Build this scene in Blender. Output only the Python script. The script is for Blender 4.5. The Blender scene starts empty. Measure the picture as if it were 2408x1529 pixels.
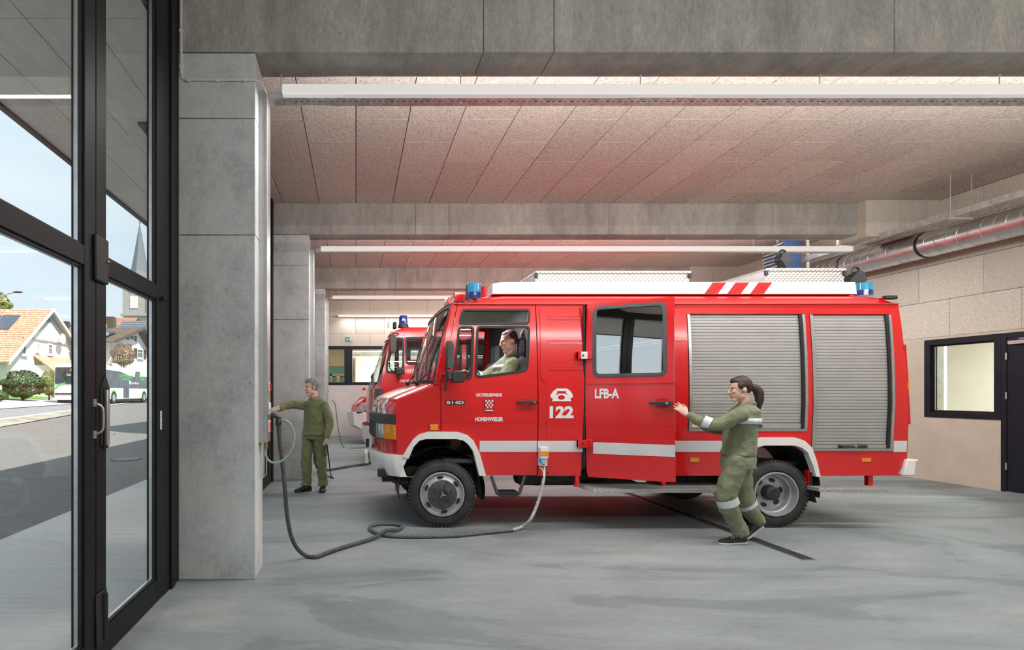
import bpy, bmesh, math, random
from mathutils import Vector, Matrix
from mathutils.geometry import tessellate_polygon
from math import sin, cos, pi, radians, sqrt
R = random.Random(7)
S = bpy.context.scene
COL = S.collection
# ------------------------------------------------------------------ camera
F = 1340.0; VX = 837.0; VY = 925.0; EYE = 1.455
cd = bpy.data.cameras.new('camera'); cam = bpy.data.objects.new('camera', cd); COL.objects.link(cam)
cam.location = (0, 0, EYE); cam.rotation_euler = (pi/2, 0, 0)
cd.sensor_fit = 'HORIZONTAL'; cd.sensor_width = 36.0; cd.lens = F/2408*36
cd.shift_x = (1204-VX)/2408; cd.shift_y = (VY-764.5)/2408
cd.clip_start = .05; cd.clip_end = 600
S.camera = cam
# ------------------------------------------------------------------ exposure
S.view_settings.view_transform = 'Standard'; S.view_settings.look = 'None'
S.view_settings.gamma = 1; S.view_settings.use_curve_mapping = False
S.view_settings.exposure = 0.0
S.cycles.max_bounces = 10; S.cycles.diffuse_bounces = 6; S.cycles.glossy_bounces = 5
S.cycles.transparent_max_bounces = 24; S.cycles.transmission_bounces = 6
S.cycles.sample_clamp_indirect = 6; S.cycles.caustics_reflective = False; S.cycles.caustics_refractive = False
# ------------------------------------------------------------------ sky
wd = bpy.data.worlds.new('sky'); S.world = wd; wd.use_nodes = True
nt = wd.node_tree; nt.nodes.clear()
out = nt.nodes.new('ShaderNodeOutputWorld'); bg = nt.nodes.new('ShaderNodeBackground')
tc = nt.nodes.new('ShaderNodeTexCoord'); mp = nt.nodes.new('ShaderNodeMapping'); mp.inputs['Scale'].default_value = (1.3, 1.3, 5)
nz = nt.nodes.new('ShaderNodeTexNoise'); nz.inputs['Scale'].default_value = 1.7; nz.inputs['Detail'].default_value = 3
rp = nt.nodes.new('ShaderNodeValToRGB'); rp.color_ramp.elements[0].position = .30; rp.color_ramp.elements[1].position = .80
sx = nt.nodes.new('ShaderNodeSeparateXYZ'); gr = nt.nodes.new('ShaderNodeValToRGB')
gr.color_ramp.elements[0].position = 0; gr.color_ramp.elements[0].color = (.56, .70, .80, 1)
gr.color_ramp.elements[1].position = .7; gr.color_ramp.elements[1].color = (.50, .65, .80, 1)
mx = nt.nodes.new('ShaderNodeMix'); mx.data_type = 'RGBA'; mx.inputs[7].default_value = (.76, .80, .83, 1)
L = nt.links.new
L(tc.outputs['Generated'], mp.inputs[0]); L(mp.outputs[0], nz.inputs[0]); L(nz.outputs[0], rp.inputs[0])
L(tc.outputs['Generated'], sx.inputs[0]); L(sx.outputs[2], gr.inputs[0]); L(gr.outputs[0], mx.inputs[6])
L(rp.outputs[0], mx.inputs[0]); L(mx.outputs[2], bg.inputs[0]); L(bg.outputs[0], out.inputs[0])
SKY = bg; bg.inputs[1].default_value = 1.4
# ------------------------------------------------------------------ sun
EL = radians(53)
sd = bpy.data.lights.new('sun', 'SUN'); so = bpy.data.objects.new('sun', sd); COL.objects.link(so)
so.location = (20, -12, 30)
so.rotation_euler = Vector((-.85*cos(EL), .527*cos(EL), -sin(EL))).to_track_quat('-Z', 'Y').to_euler()
sd.energy = 8.5; sd.angle = radians(.6); sd.color = (1, .95, .88)
LAMP_DOWN = 190; FILL_UP = 150; BOUNCE_C = (1.0, .985, .96)  # pendant power, then power of the added ceiling fill

# ------------------------------------------------------------------ helpers
def tag(o, label=None, cat=None, group=None, kind=None):
    if label: o['label'] = label
    if cat: o['category'] = cat
    if group: o['group'] = group
    if kind: o['kind'] = kind
    return o
def thing(name, loc, label=None, cat=None, group=None, kind=None, parent=None):
    o = bpy.data.objects.new(name, None); COL.objects.link(o); o.empty_display_size = .1
    o.location = loc
    if parent: o.parent = parent; o.location = Vector(loc)-wpos(parent)
    return tag(o, label, cat, group, kind)
def wpos(o):
    p = Vector((0, 0, 0))
    while o: p += o.location; o = o.parent
    return p
def link(name, me, mat=None, parent=None, label=None, cat=None, group=None, kind=None):
    o = bpy.data.objects.new(name, me); COL.objects.link(o)
    if mat and not me.materials: me.materials.append(mat)
    if parent: o.parent = parent; o.location = -wpos(parent)
    return tag(o, label, cat, group, kind)
def copy_tree(o, parent=None):
    c = o.copy(); COL.objects.link(c)
    if parent: c.parent = parent
    for ch in list(o.children): copy_tree(ch, c)
    return c
class MB:
    def __init__(s): s.v = []; s.f = []
    def add(s, vs, fs):
        n = len(s.v); s.v += [tuple(p) for p in vs]; s.f += [tuple(i+n for i in f) for f in fs]; return s
    def box(s, x0, x1, y0, y1, z0, z1, M=None):
        vs = [Vector((x, y, z)) for x in (x0, x1) for y in (y0, y1) for z in (z0, z1)]
        if M: vs = [M @ p for p in vs]
        return s.add(vs, [(0, 1, 3, 2), (4, 6, 7, 5), (0, 4, 5, 1), (2, 3, 7, 6), (0, 2, 6, 4), (1, 5, 7, 3)])
    def bar(s, a, b, w, h, up=(0, 0, 1)):
        a = Vector(a); b = Vector(b); d = (b-a); l = d.length; d.normalize(); u = Vector(up)
        sd_ = d.cross(u).normalized(); u = sd_.cross(d)
        M = Matrix((sd_, d, u)).transposed().to_4x4(); M.translation = a
        return s.box(-w/2, w/2, 0, l, -h/2, h/2, M)
    def prism(s, poly, fn):
        """poly 2D list -> fn(a,b,t) for t in 0,1"""
        n = len(poly); vs = [fn(a, b, 0) for a, b in poly]+[fn(a, b, 1) for a, b in poly]
        return s.add(vs, [tuple(range(n)), tuple(range(2*n-1, n-1, -1))]+[(i, i+n, (i+1) % n+n, (i+1) % n) for i in range(n)])
    def tube(s, path, r, seg=8, caps=True):
        P = [Vector(p) for p in path]; n = len(P); rr = r if isinstance(r, (list, tuple)) else [r]*n
        T = [(P[min(i+1, n-1)]-P[max(i-1, 0)]).normalized() for i in range(n)]
        u = T[0].orthogonal().normalized(); vs = []
        for i in range(n):
            u = (u-T[i]*u.dot(T[i])).normalized(); w = T[i].cross(u)
            rx = rr[i] if isinstance(rr[i], (tuple, list)) else (rr[i], rr[i])
            for k in range(seg):
                a = 2*pi*k/seg; vs.append(P[i]+u*cos(a)*rx[0]+w*sin(a)*rx[1])
        fs = [(i*seg+k, i*seg+(k+1) % seg, (i+1)*seg+(k+1) % seg, (i+1)*seg+k) for i in range(n-1) for k in range(seg)]
        if caps: fs += [tuple(range(seg-1, -1, -1)), tuple(range((n-1)*seg, n*seg))]
        return s.add(vs, fs)
    def lathe(s, prof, c, axis='y', seg=32, a0=0, a1=2*pi):
        """prof list of (along, radius)"""
        vs = []; c = Vector(c); full = abs(a1-a0-2*pi) < 1e-6; m = seg if full else seg+1
        for t, r in prof:
            for k in range(m):
                a = a0+(a1-a0)*k/seg
                p = {'y': (r*cos(a), t, r*sin(a)), 'z': (r*cos(a), r*sin(a), t), 'x': (t, r*cos(a), r*sin(a))}[axis]
                vs.append(c+Vector(p))
        fs = [(i*m+k, i*m+(k+1) % m, (i+1)*m+(k+1) % m, (i+1)*m+k) for i in range(len(prof)-1) for k in range(seg)]
        return s.add(vs, fs)
    def ell(s, c, r, seg=12, rings=8, M=None):
        c = Vector(c); vs = []
        for i in range(rings+1):
            th = pi*i/rings
            for k in range(seg):
                a = 2*pi*k/seg; p = Vector((r[0]*sin(th)*cos(a), r[1]*sin(th)*sin(a), r[2]*cos(th)))
                if M: p = M @ p
                vs.append(c+p)
        fs = [(i*seg+k, (i+1)*seg+k, (i+1)*seg+(k+1) % seg, i*seg+(k+1) % seg) for i in range(rings) for k in range(seg)]
        return s.add(vs, fs)
    def grid(s, nu, nv, fn, flip=False):
        vs = [fn(i/nu, j/nv) for i in range(nu+1) for j in range(nv+1)]
        fs = []
        for i in range(nu):
            for j in range(nv):
                a = i*(nv+1)+j; q = (a, a+1, a+nv+2, a+nv+1); fs.append(q[::-1] if flip else q)
        return s.add(vs, fs)
    def mesh(s, name, smooth=False, angle=35, weld=False):
        me = bpy.data.meshes.new(name); me.from_pydata(s.v, [], s.f)
        bm = bmesh.new(); bm.from_mesh(me)
        if weld: bmesh.ops.remove_doubles(bm, verts=bm.verts, dist=1e-5)
        bmesh.ops.dissolve_degenerate(bm, edges=bm.edges, dist=1e-7)
        bmesh.ops.recalc_face_normals(bm, faces=bm.faces)
        bm.to_mesh(me); bm.free()
        if smooth:
            me.polygons.foreach_set('use_smooth', [True]*len(me.polygons)); me.set_sharp_from_angle(angle=radians(angle))
        me.update(); return me
    def build(s, name, mat, parent=None, smooth=False, bevel=0, angle=35, seg=2, weld=True, **kw):
        o = link(name, s.mesh(name, smooth or bevel > 0, angle, weld), mat, parent, **kw)
        if bevel:
            m = o.modifiers.new('bevel', 'BEVEL'); m.width = bevel; m.segments = seg; m.limit_method = 'ANGLE'; m.angle_limit = radians(30)
            m.harden_normals = False
        return o
def rot_about(p, ang, axis='Z'):
    return Matrix.Translation(Vector(p)) @ Matrix.Rotation(ang, 4, axis) @ Matrix.Translation(-Vector(p))
def rpoly(pts, r, n=5):
    """rounded polygon; r scalar or list"""
    out = []; N = len(pts)
    for i, p in enumerate(pts):
        p = Vector(p); a = Vector(pts[i-1]); b = Vector(pts[(i+1) % N]); q = r[i] if isinstance(r, (list, tuple)) else r
        if q <= 0: out.append(tuple(p)); continue
        da = (a-p); db = (b-p); q1 = min(q, da.length*.49, db.length*.49); da.normalize(); db.normalize()
        s0 = p+da*q1; s1 = p+db*q1
        for k in range(n+1):
            t = k/n; out.append(tuple((1-t)**2*s0+2*t*(1-t)*p+t*t*s1))
    return out
def area2(p): return sum(p[i-1][0]*p[i][1]-p[i][0]*p[i-1][1] for i in range(len(p)))
def offs(p, d):
    """outward offset of closed polygon by d"""
    sgn = 1 if area2(p) > 0 else -1; n = len(p); o = []
    for i in range(n):
        a = Vector(p[i-1]); b = Vector(p[i]); c = Vector(p[(i+1) % n])
        e1 = (b-a); e2 = (c-b)
        if e1.length < 1e-9: e1 = e2
        if e2.length < 1e-9: e2 = e1
        e1.normalize(); e2.normalize()
        n1 = Vector((e1.y, -e1.x)); n2 = Vector((e2.y, -e2.x)); m = n1+n2
        if m.length < 1e-6: m = n1
        m.normalize(); k = max(.5, m.dot(n1))
        o.append((b.x+sgn*m.x*d/k, b.y+sgn*m.y*d/k))
    return o
def plate_mb(outer, holes, place, t0=0, t1=.02, cuts=(), back=True, acuts=()):
    """flat sheet with holes in (a,z), cut at z values, mapped with place(a,z,depth)"""
    loops = [[Vector((a, b, 0)) for a, b in outer]]+[[Vector((a, b, 0)) for a, b in h] for h in holes]
    flat = [p for l in loops for p in l]
    tri = tessellate_polygon(loops)
    bm = bmesh.new(); vs = [bm.verts.new(p) for p in flat]
    for t in tri:
        try: bm.faces.new([vs[i] for i in t])
        except ValueError: pass
    bmesh.ops.remove_doubles(bm, verts=bm.verts, dist=1e-6)
    for c in cuts:
        bmesh.ops.bisect_plane(bm, geom=bm.verts[:]+bm.edges[:]+bm.faces[:], plane_co=(0, c, 0), plane_no=(0, 1, 0))
    for c in acuts:
        bmesh.ops.bisect_plane(bm, geom=bm.verts[:]+bm.edges[:]+bm.faces[:], plane_co=(c, 0, 0), plane_no=(1, 0, 0))
    bm.verts.ensure_lookup_table(); bm.verts.index_update()
    P = [(v.co.x, v.co.y) for v in bm.verts]; n = len(P)
    fs = [tuple(v.index for v in f.verts) for f in bm.faces]
    be = [(e.verts[0].index, e.verts[1].index) for e in bm.edges if len(e.link_faces) == 1]
    bm.free(); m = MB()
    V = [place(a, b, t0) for a, b in P]
    if not back: return m.add(V, fs)
    V += [place(a, b, t1) for a, b in P]
    return m.add(V, fs+[tuple(i+n for i in reversed(f)) for f in fs]+[(a, b, b+n, a+n) for a, b in be])
def plate(name, mat, parent, outer, holes, place, t0=0, t1=.02, cuts=(), acuts=(), smooth=True, angle=30, **kw):
    return plate_mb(outer, holes, place, t0, t1, cuts, acuts=acuts).build(name, mat, parent, smooth=smooth, angle=angle, **kw)
def text_polys(s, bold=.0, spacing=1.0):
    cu = bpy.data.curves.new('t', 'FONT'); cu.body = s; cu.size = 1; cu.offset = bold; cu.extrude = 0; cu.fill_mode = 'FRONT'
    cu.space_character = spacing; cu.resolution_u = 4
    o = bpy.data.objects.new('t', cu); COL.objects.link(o)
    dg = bpy.context.evaluated_depsgraph_get(); me = bpy.data.meshes.new_from_object(o.evaluated_get(dg))
    v = [(p.co.x, p.co.y) for p in me.vertices]; f = [tuple(p.vertices) for p in me.polygons]
    bpy.data.objects.remove(o); bpy.data.curves.remove(cu); bpy.data.meshes.remove(me)
    x0 = min(p[0] for p in v); x1 = max(p[0] for p in v); y0 = min(p[1] for p in v); y1 = max(p[1] for p in v)
    return [((a-x0)/(x1-x0), (b-y0)/(y1-y0)) for a, b in v], f
def text(name, s, mat, parent, fn, bold=.02, spacing=1.0, **kw):
    """fn(u,v) with u,v in 0..1 over the text's own box -> 3D"""
    v, f = text_polys(s, bold, spacing)
    return MB().add([fn(a, b) for a, b in v], f).build(name, mat, parent, weld=False, **kw)
def W(px, py, d): return ((px-VX)*d/F, d, EYE+(VY-py)*d/F)
def spline(pts, n=8):
    """catmull-rom through points"""
    P = [Vector(p) for p in pts]; P = [P[0]*2-P[1]]+P+[P[-1]*2-P[-2]]; o = []
    for i in range(1, len(P)-2):
        for k in range(n):
            t = k/n; a, b, c, d = P[i-1:i+3]
            o.append(.5*((2*b)+(c-a)*t+(2*a-5*b+4*c-d)*t*t+(3*b-a-3*c+d)*t**3))
    return o+[P[-2]]
def interp(x, tab):
    if x <= tab[0][0]: return tab[0][1]
    for (a, b), (c, d) in zip(tab, tab[1:]):
        if x <= c: return b+(d-b)*(x-a)/(c-a)
    return tab[-1][1]

# ------------------------------------------------------------------ materials
def nodes(name):
    m = bpy.data.materials.new(name); m.use_nodes = True; t = m.node_tree
    return m, t, t.nodes['Principled BSDF'], t.links.new
def N(t, ty, **kw):
    n = t.nodes.new(ty)
    for k, v in kw.items():
        if hasattr(n, k): setattr(n, k, v)
        else: n.inputs[k.replace('_', ' ')].default_value = v
    return n
def ramp(t, fac, stops, L_):
    r = t.nodes.new('ShaderNodeValToRGB'); e = r.color_ramp.elements
    while len(e) < len(stops): e.new(.5)
    for q, (p, c) in zip(e, stops):
        q.position = p; q.color = (c, c, c, 1) if isinstance(c, (int, float)) else (*c, 1)
    L_(fac, r.inputs[0]); return r.outputs[0]
def mixc(t, fac, a, b, L_, mode='MIX'):
    n = t.nodes.new('ShaderNodeMix'); n.data_type = 'RGBA'; n.blend_type = mode
    for s_, v in ((0, fac), (6, a), (7, b)):
        if isinstance(v, (int, float)): n.inputs[s_].default_value = v
        elif isinstance(v, tuple): n.inputs[s_].default_value = (*v[:3], 1)
        else: L_(v, n.inputs[s_])
    return n.outputs[2]
def noise(t, L_, scale, detail=4, vec=None, rough=.55, dist=0):
    n = t.nodes.new('ShaderNodeTexNoise'); n.inputs['Scale'].default_value = scale; n.inputs['Detail'].default_value = detail
    n.inputs['Roughness'].default_value = rough; n.inputs['Distortion'].default_value = dist
    if vec is not None: L_(vec, n.inputs[0])
    return n.outputs[0]
def coords(t, L_, scale=(1, 1, 1), rot=(0, 0, 0), src='Object'):
    c = t.nodes.new('ShaderNodeNewGeometry' if src == 'Position' else 'ShaderNodeTexCoord'); m = t.nodes.new('ShaderNodeMapping'); m.inputs['Scale'].default_value = scale; m.inputs['Rotation'].default_value = rot
    L_(c.outputs[src], m.inputs[0]); return m.outputs[0]
def bump(t, L_, h, b, strength=.3, dist=.01):
    n = t.nodes.new('ShaderNodeBump'); n.inputs['Strength'].default_value = strength; n.inputs['Distance'].default_value = dist
    L_(h, n.inputs['Height']); L_(n.outputs[0], b.inputs['Normal'])
def plain(name, c, rough=.5, metal=0, var=.06, scale=8, bmp=0, coat=0, spec=.5, vs=(1, 1, 1)):
    m, t, b, l = nodes(name); v = coords(t, l, vs); n = noise(t, l, scale, 4, v)
    d = tuple(max(0, x*(1-var*1.6)) for x in c); e = tuple(min(1, x*(1+var)) for x in c)
    l(ramp(t, n, [(.3, d), (.7, e)], l), b.inputs['Base Color'])
    b.inputs['Roughness'].default_value = rough; b.inputs['Metallic'].default_value = metal
    b.inputs['Coat Weight'].default_value = coat; b.inputs['Coat Roughness'].default_value = .06; b.inputs['Specular IOR Level'].default_value = spec
    if bmp: bump(t, l, noise(t, l, scale*6, 5, v), b, bmp, .004)
    return m
def concrete(name, c, sc=1.0, pores=True, streak=(1, 1, 1), var=.22, rough=.75, patch=None):
    m, t, b, l = nodes(name); v = coords(t, l, streak)
    big = noise(t, l, 1.3*sc, 6, v, .62, .4); fine = noise(t, l, 38*sc, 5, v, .6)
    d = tuple(x*(1-var) for x in c); e = tuple(min(1, x*(1+var*.7)) for x in c)
    col = ramp(t, big, [(.28, d), (.5, c), (.74, e)], l)
    col = mixc(t, .3, col, ramp(t, fine, [(.3, .25), (.7, .8)], l), l, 'OVERLAY')
    col = mixc(t, .35, col, ramp(t, noise(t, l, 6*sc, 5, v, .7), [(.35, .32), (.65, .68)], l), l, 'OVERLAY')
    if patch:
        pn = noise(t, l, 3.1, 7, coords(t, l), .68, .3); col = mixc(t, ramp(t, pn, [(.5, 0), (.62, .55)], l), col, patch, l)
    h = fine
    if pores:
        vo = N(t, 'ShaderNodeTexVoronoi', Scale=17.0); vo.distance = 'EUCLIDEAN'; l(coords(t, l), vo.inputs[0])
        sp = t.nodes.new('ShaderNodeSeparateColor'); l(vo.outputs['Color'], sp.inputs[0])
        th = N(t, 'ShaderNodeMath', operation='MULTIPLY'); l(sp.outputs[0], th.inputs[0]); th.inputs[1].default_value = .15
        lt = N(t, 'ShaderNodeMath', operation='LESS_THAN'); l(vo.outputs['Distance'], lt.inputs[0]); 
        gt = N(t, 'ShaderNodeMath', operation='SUBTRACT'); l(th.outputs[0], gt.inputs[0]); gt.inputs[1].default_value = .068; l(gt.outputs[0], lt.inputs[1])
        col = mixc(t, lt.outputs[0], col, tuple(x*.28 for x in c), l)
    l(col, b.inputs['Base Color']); b.inputs['Roughness'].default_value = rough; b.inputs['Specular IOR Level'].default_value = .35
    bump(t, l, h, b, .25, .004)
    return m
def woodwool(name, c, dk=.45, sc=1.0):
    m, t, b, l = nodes(name)
    v1 = coords(t, l, (1, 1, 1), src='Position'); oi = t.nodes.new('ShaderNodeObjectInfo')
    vo = N(t, 'ShaderNodeTexVoronoi', Scale=75.0*sc); vo.feature = 'F1'; l(v1, vo.inputs[0])
    n1 = noise(t, l, 62*sc, 3, coords(t, l, (1, 1.6, .8), (0, 0, .6), 'Position'), .6, 1.6)
    n2 = noise(t, l, 27*sc, 3, coords(t, l, (1.9, 1, 1.3), (.4, 0, -.5), 'Position'), .6, 1.2)
    col = ramp(t, n1, [(.36, tuple(x*dk for x in c)), (.48, c), (.60, tuple(min(1, x*1.35) for x in c))], l)
    col = mixc(t, .5, col, ramp(t, n2, [(.38, tuple(x*(dk+.15) for x in c)), (.5, c), (.62, tuple(min(1, x*1.25) for x in c))], l), l)
    r = ramp(t, oi.outputs['Random'], [(0, .93), (1, 1.06)], l); col = mixc(t, 1, col, r, l, 'MULTIPLY')
    l(col, b.inputs['Base Color']); b.inputs['Roughness'].default_value = .95; b.inputs['Specular IOR Level'].default_value = .1
    bump(t, l, n1, b, .5, .006)
    return m
def glass_sheet(name, tint=(1, 1, 1), ior=1.5, refl=1.0):
    m, t, b, l = nodes(name); t.nodes.remove(b); o = t.nodes['Material Output']
    tr = N(t, 'ShaderNodeBsdfTransparent'); tr.inputs[0].default_value = (*tint, 1)
    gl = N(t, 'ShaderNodeBsdfGlossy'); gl.inputs['Roughness'].default_value = .01
    lw = N(t, 'ShaderNodeLayerWeight', Blend=.5); pw = N(t, 'ShaderNodeMath', operation='POWER'); l(lw.outputs['Facing'], pw.inputs[0]); pw.inputs[1].default_value = 5
    f0 = ((ior-1)/(ior+1))**2; mu = N(t, 'ShaderNodeMath', operation='MULTIPLY_ADD'); mu.use_clamp = True
    l(pw.outputs[0], mu.inputs[0]); mu.inputs[1].default_value = (1-f0)*refl*.7; mu.inputs[2].default_value = f0*refl
    nn = noise(t, l, 1.5, 2, coords(t, l)); bp = N(t, 'ShaderNodeBump', Strength=.02, Distance=.01); l(nn, bp.inputs['Height']); l(bp.outputs[0], gl.inputs['Normal'])
    mi = t.nodes.new('ShaderNodeMixShader'); l(mu.outputs[0], mi.inputs[0]); l(tr.outputs[0], mi.inputs[1]); l(gl.outputs[0], mi.inputs[2]); l(mi.outputs[0], o.inputs[0])
    return m
def glow(name, c, s, base=None):
    m, t, b, l = nodes(name); n = noise(t, l, 3, 2, coords(t, l))
    l(ramp(t, n, [(0, tuple(x*.95 for x in (base or c))), (1, base or c)], l), b.inputs['Base Color'])
    b.inputs['Emission Color'].default_value = (*c, 1); b.inputs['Emission Strength'].default_value = s; return m
def checker_plate(name, c, sc=18, rough=.42):
    """embossed diamond tread plate"""
    m, t, b, l = nodes(name); v = coords(t, l, (1, 1, 1), (0, 0, 0))
    def wv(rx):
        w = N(t, 'ShaderNodeTexWave', Scale=sc*.5); w.wave_type = 'BANDS'; w.bands_direction = 'X'; l(coords(t, l, (1, 1, 1), rx), w.inputs[0]); return w.outputs['Fac']
    a = wv((0, pi/4, 0)); c2 = wv((0, -pi/4, 0)); mxn = N(t, 'ShaderNodeMath', operation='MULTIPLY'); l(a, mxn.inputs[0]); l(c2, mxn.inputs[1])
    l(ramp(t, mxn.outputs[0], [(.1, tuple(x*.82 for x in c)), (.5, c)], l), b.inputs['Base Color'])
    b.inputs['Roughness'].default_value = rough; b.inputs['Metallic'].default_value = .55; bump(t, l, mxn.outputs[0], b, .6, .006)
    return m
M = {}
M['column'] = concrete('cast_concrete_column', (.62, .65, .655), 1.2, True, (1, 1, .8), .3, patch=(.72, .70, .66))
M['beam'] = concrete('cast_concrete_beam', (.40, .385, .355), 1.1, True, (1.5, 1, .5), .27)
M['floor'] = None
M['wool'] = woodwool('wood_wool_ceiling', (.67, .605, .535), .32)
M['woolwall'] = woodwool('wood_wool_wall', (.66, .62, .54), .58, 1.6)
M['render'] = plain('beige_wall_coating', (.63, .56, .47), .8, var=.05, scale=3, bmp=.1)
M['whitewall'] = plain('white_wall_coating', (.80, .78, .75), .75, var=.03, scale=3)
M['frame'] = plain('dark_anodised_frame', (.012, .013, .014), .5, 0, var=.1, scale=6, spec=.22)
M['frameb'] = plain('blue_black_paint', (.012, .015, .024), .5, 0, var=.1, scale=5, spec=.25)
M['alu'] = plain('brushed_aluminium', (.62, .63, .64), .32, .9, var=.08, scale=20)
M['satin'] = plain('satin_anodised_metal', (.55, .56, .56), .38, .75, var=.05, scale=14)
M['galv'] = plain('galvanised_steel', (.66, .71, .70), .4, .45, var=.16, scale=14)
M['duct'] = plain('spiral_duct_steel', (.70, .71, .72), .33, .9, var=.1, scale=5)
M['glass'] = glass_sheet('window_pane', (.97, .985, .98), 1.45, 1.0)
M['vglass'] = glass_sheet('vehicle_pane', (.80, .84, .84), 1.5, 1.25)
M['wglass'] = glass_sheet('windscreen_pane', (.88, .90, .90), 1.6, 1.5)
M['dglass'] = glass_sheet('mirror_film_door_pane', (.22, .23, .24), 11, 1.0)
M['red'] = plain('signal_red_paint', (.66, .006, .009), .25, 0, var=.03, scale=1.2, coat=1)
M['red'].node_tree.nodes['Principled BSDF'].inputs['Coat Roughness'].default_value = .12
M['redm'] = plain('red_plastic', (.55, .01, .012), .35, 0, var=.05)
M['white'] = plain('white_paint', (.80, .80, .80), .3, 0, var=.02, scale=2, coat=.4)
M['cream'] = plain('cream_white_plastic', (.80, .79, .77), .4, 0, var=.03)
M['reflect'] = plain('reflective_film', (.72, .73, .75), .3, .15, var=.04, scale=4)
M['black'] = plain('black_rubber', (.016, .016, .017), .55, 0, var=.25, scale=12)
M['plast'] = plain('black_plastic', (.03, .031, .033), .45, 0, var=.12, scale=9)
M['greyp'] = plain('grey_plastic', (.07, .075, .083), .5, 0, var=.1, scale=9)
M['trim'] = plain('grey_fabric_trim', (.05, .055, .06), .85, 0, var=.2, scale=30, bmp=.2)
M['seat'] = plain('seat_fabric', (.16, .18, .21), .9, 0, var=.2, scale=30)
M['chassis'] = plain('dusty_black_steel', (.035, .034, .033), .6, .1, var=.35, scale=7)
M['tyre'] = plain('tyre_rubber', (.034, .033, .032), .75, 0, var=.35, scale=6, bmp=.25)
M['rim'] = plain('silver_wheel_paint', (.52, .53, .55), .32, .55, var=.1, scale=10)
M['hub'] = plain('worn_hub_steel', (.10, .105, .11), .5, .5, var=.3, scale=12)
M['rust'] = plain('rusty_steel', (.13, .07, .05), .7, .3, var=.4, scale=15)
M['shutter'] = plain('anodised_shutter', (.40, .385, .37), .5, .25, var=.04, scale=4)
M['tread'] = checker_plate('diamond_tread_plate', (.60, .57, .54))
M['tread2'] = checker_plate('diamond_tread_step', (.55, .55, .54), 30)
M['blue'] = plain('blue_lens', (.02, .30, .55), .12, 0, var=.1, scale=12, coat=.8)
M['blued'] = plain('dark_blue_lens', (.015, .03, .22), .12, 0, var=.2, scale=12, coat=.8)
M['navy'] = plain('navy_metal', (.04, .07, .16), .45, .2)
M['orange'] = plain('amber_lens', (.85, .30, .01), .2, 0, var=.12, scale=25, coat=.6)
M['lens'] = plain('clear_lens', (.55, .58, .60), .12, .3, var=.25, scale=40, coat=.8)
M['lamp'] = glow('lamp_diffuser', (1, .985, .96), .32, (.72, .72, .74))
M['lampw'] = glow('lamp_housing', (1, .975, .94), .38, (.80, .78, .75))
M['skin'] = plain('skin', (.70, .42, .33), .55, 0, var=.08, scale=14)
M['skinf'] = plain('fair_skin', (.72, .44, .35), .55, 0, var=.06, scale=14)
M['lips'] = plain('lips', (.45, .17, .14), .5)
M['greyhair'] = plain('grey_hair', (.26, .26, .27), .75, 0, var=.4, scale=45, bmp=.5, vs=(1, 1, .3))
M['brownhair'] = plain('short_brown_hair', (.13, .085, .07), .75, 0, var=.3, scale=45, bmp=.5)
M['darkhair'] = plain('dark_brown_hair', (.045, .025, .022), .5, 0, var=.3, scale=40, bmp=.4, vs=(.3, 1, 1))
M['eye'] = plain('eye_white', (.75, .73, .70), .3)
M['iris'] = plain('iris', (.05, .04, .03), .25)
def cloth(name, c):
    m, t, b, l = nodes(name); v = coords(t, l); n = noise(t, l, 9, 5, v, .6, .6); f = noise(t, l, 220, 2, v)
    l(ramp(t, n, [(.3, tuple(x*.78 for x in c)), (.7, tuple(x*1.15 for x in c))], l), b.inputs['Base Color'])
    b.inputs['Roughness'].default_value = .9; b.inputs['Sheen Weight'].default_value = .15
    w = noise(t, l, 7, 3, coords(t, l, (1, 1, .45)), .5, 1.0); mm = N(t, 'ShaderNodeMath', operation='MULTIPLY_ADD'); l(f, mm.inputs[0]); mm.inputs[1].default_value = .04; l(w, mm.inputs[2])
    bump(t, l, mm.outputs[0], b, .55, .05); return m
M['olive'] = cloth('olive_uniform_cloth', (.165, .18, .082))
M['olive2'] = cloth('sage_uniform_cloth', (.185, .21, .125))
M['band'] = plain('reflective_band', (.66, .68, .72), .45, .1, var=.08, scale=30)
M['shoe'] = plain('black_shoe_leather', (.018, .018, .019), .55, 0, var=.3, scale=20)
M['sole'] = plain('pale_shoe_sole', (.55, .62, .60), .6)
M['asphalt'] = concrete('asphalt', (.18, .17, .16), 3, False, (1, 1, 1), .15, .9)
M['apron'] = concrete('brushed_concrete', (.60, .58, .55), 1, False, (.25, 5, 1), .07, .85)
M['road'] = concrete('road_asphalt', (.24, .245, .25), 1, False, (1, 1, 1), .1, .9)
M['kerb'] = concrete('pale_kerb', (.55, .55, .53), 1, False, (1, 1, 1), .1, .9)
M['grass'] = plain('lawn', (.13, .26, .05), .95, 0, var=.3, scale=3, bmp=.5)
M['verge'] = plain('dry_verge', (.34, .32, .25), .95, 0, var=.3, scale=1.6, bmp=.5)
M['hw'] = plain('house_render', (.74, .73, .70), .85, 0, var=.03, scale=1)
M['tile'] = plain('orange_roof_tile', (.56, .36, .24), .8, 0, var=.25, scale=5)
M['tileb'] = plain('brown_roof_tile', (.27, .21, .17), .8, 0, var=.25, scale=5)
M['slate'] = plain('slate_roof', (.14, .16, .18), .6, 0, var=.15, scale=3)
M['timber'] = plain('grey_timber', (.45, .45, .42), .8, 0, var=.2, scale=9, vs=(1, 1, .1))
M['dkwood'] = plain('dark_wood', (.10, .07, .05), .7, 0, var=.2, scale=9)
M['solar'] = plain('solar_collector', (.06, .08, .12), .15, .2, var=.1, scale=2, coat=.6)
M['pane'] = plain('dark_window', (.09, .12, .13), .12, 0, var=.2, scale=2, coat=.5)
M['leaf'] = plain('glossy_leaf', (.07, .12, .03), .45, 0, var=.6, scale=9)
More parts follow.
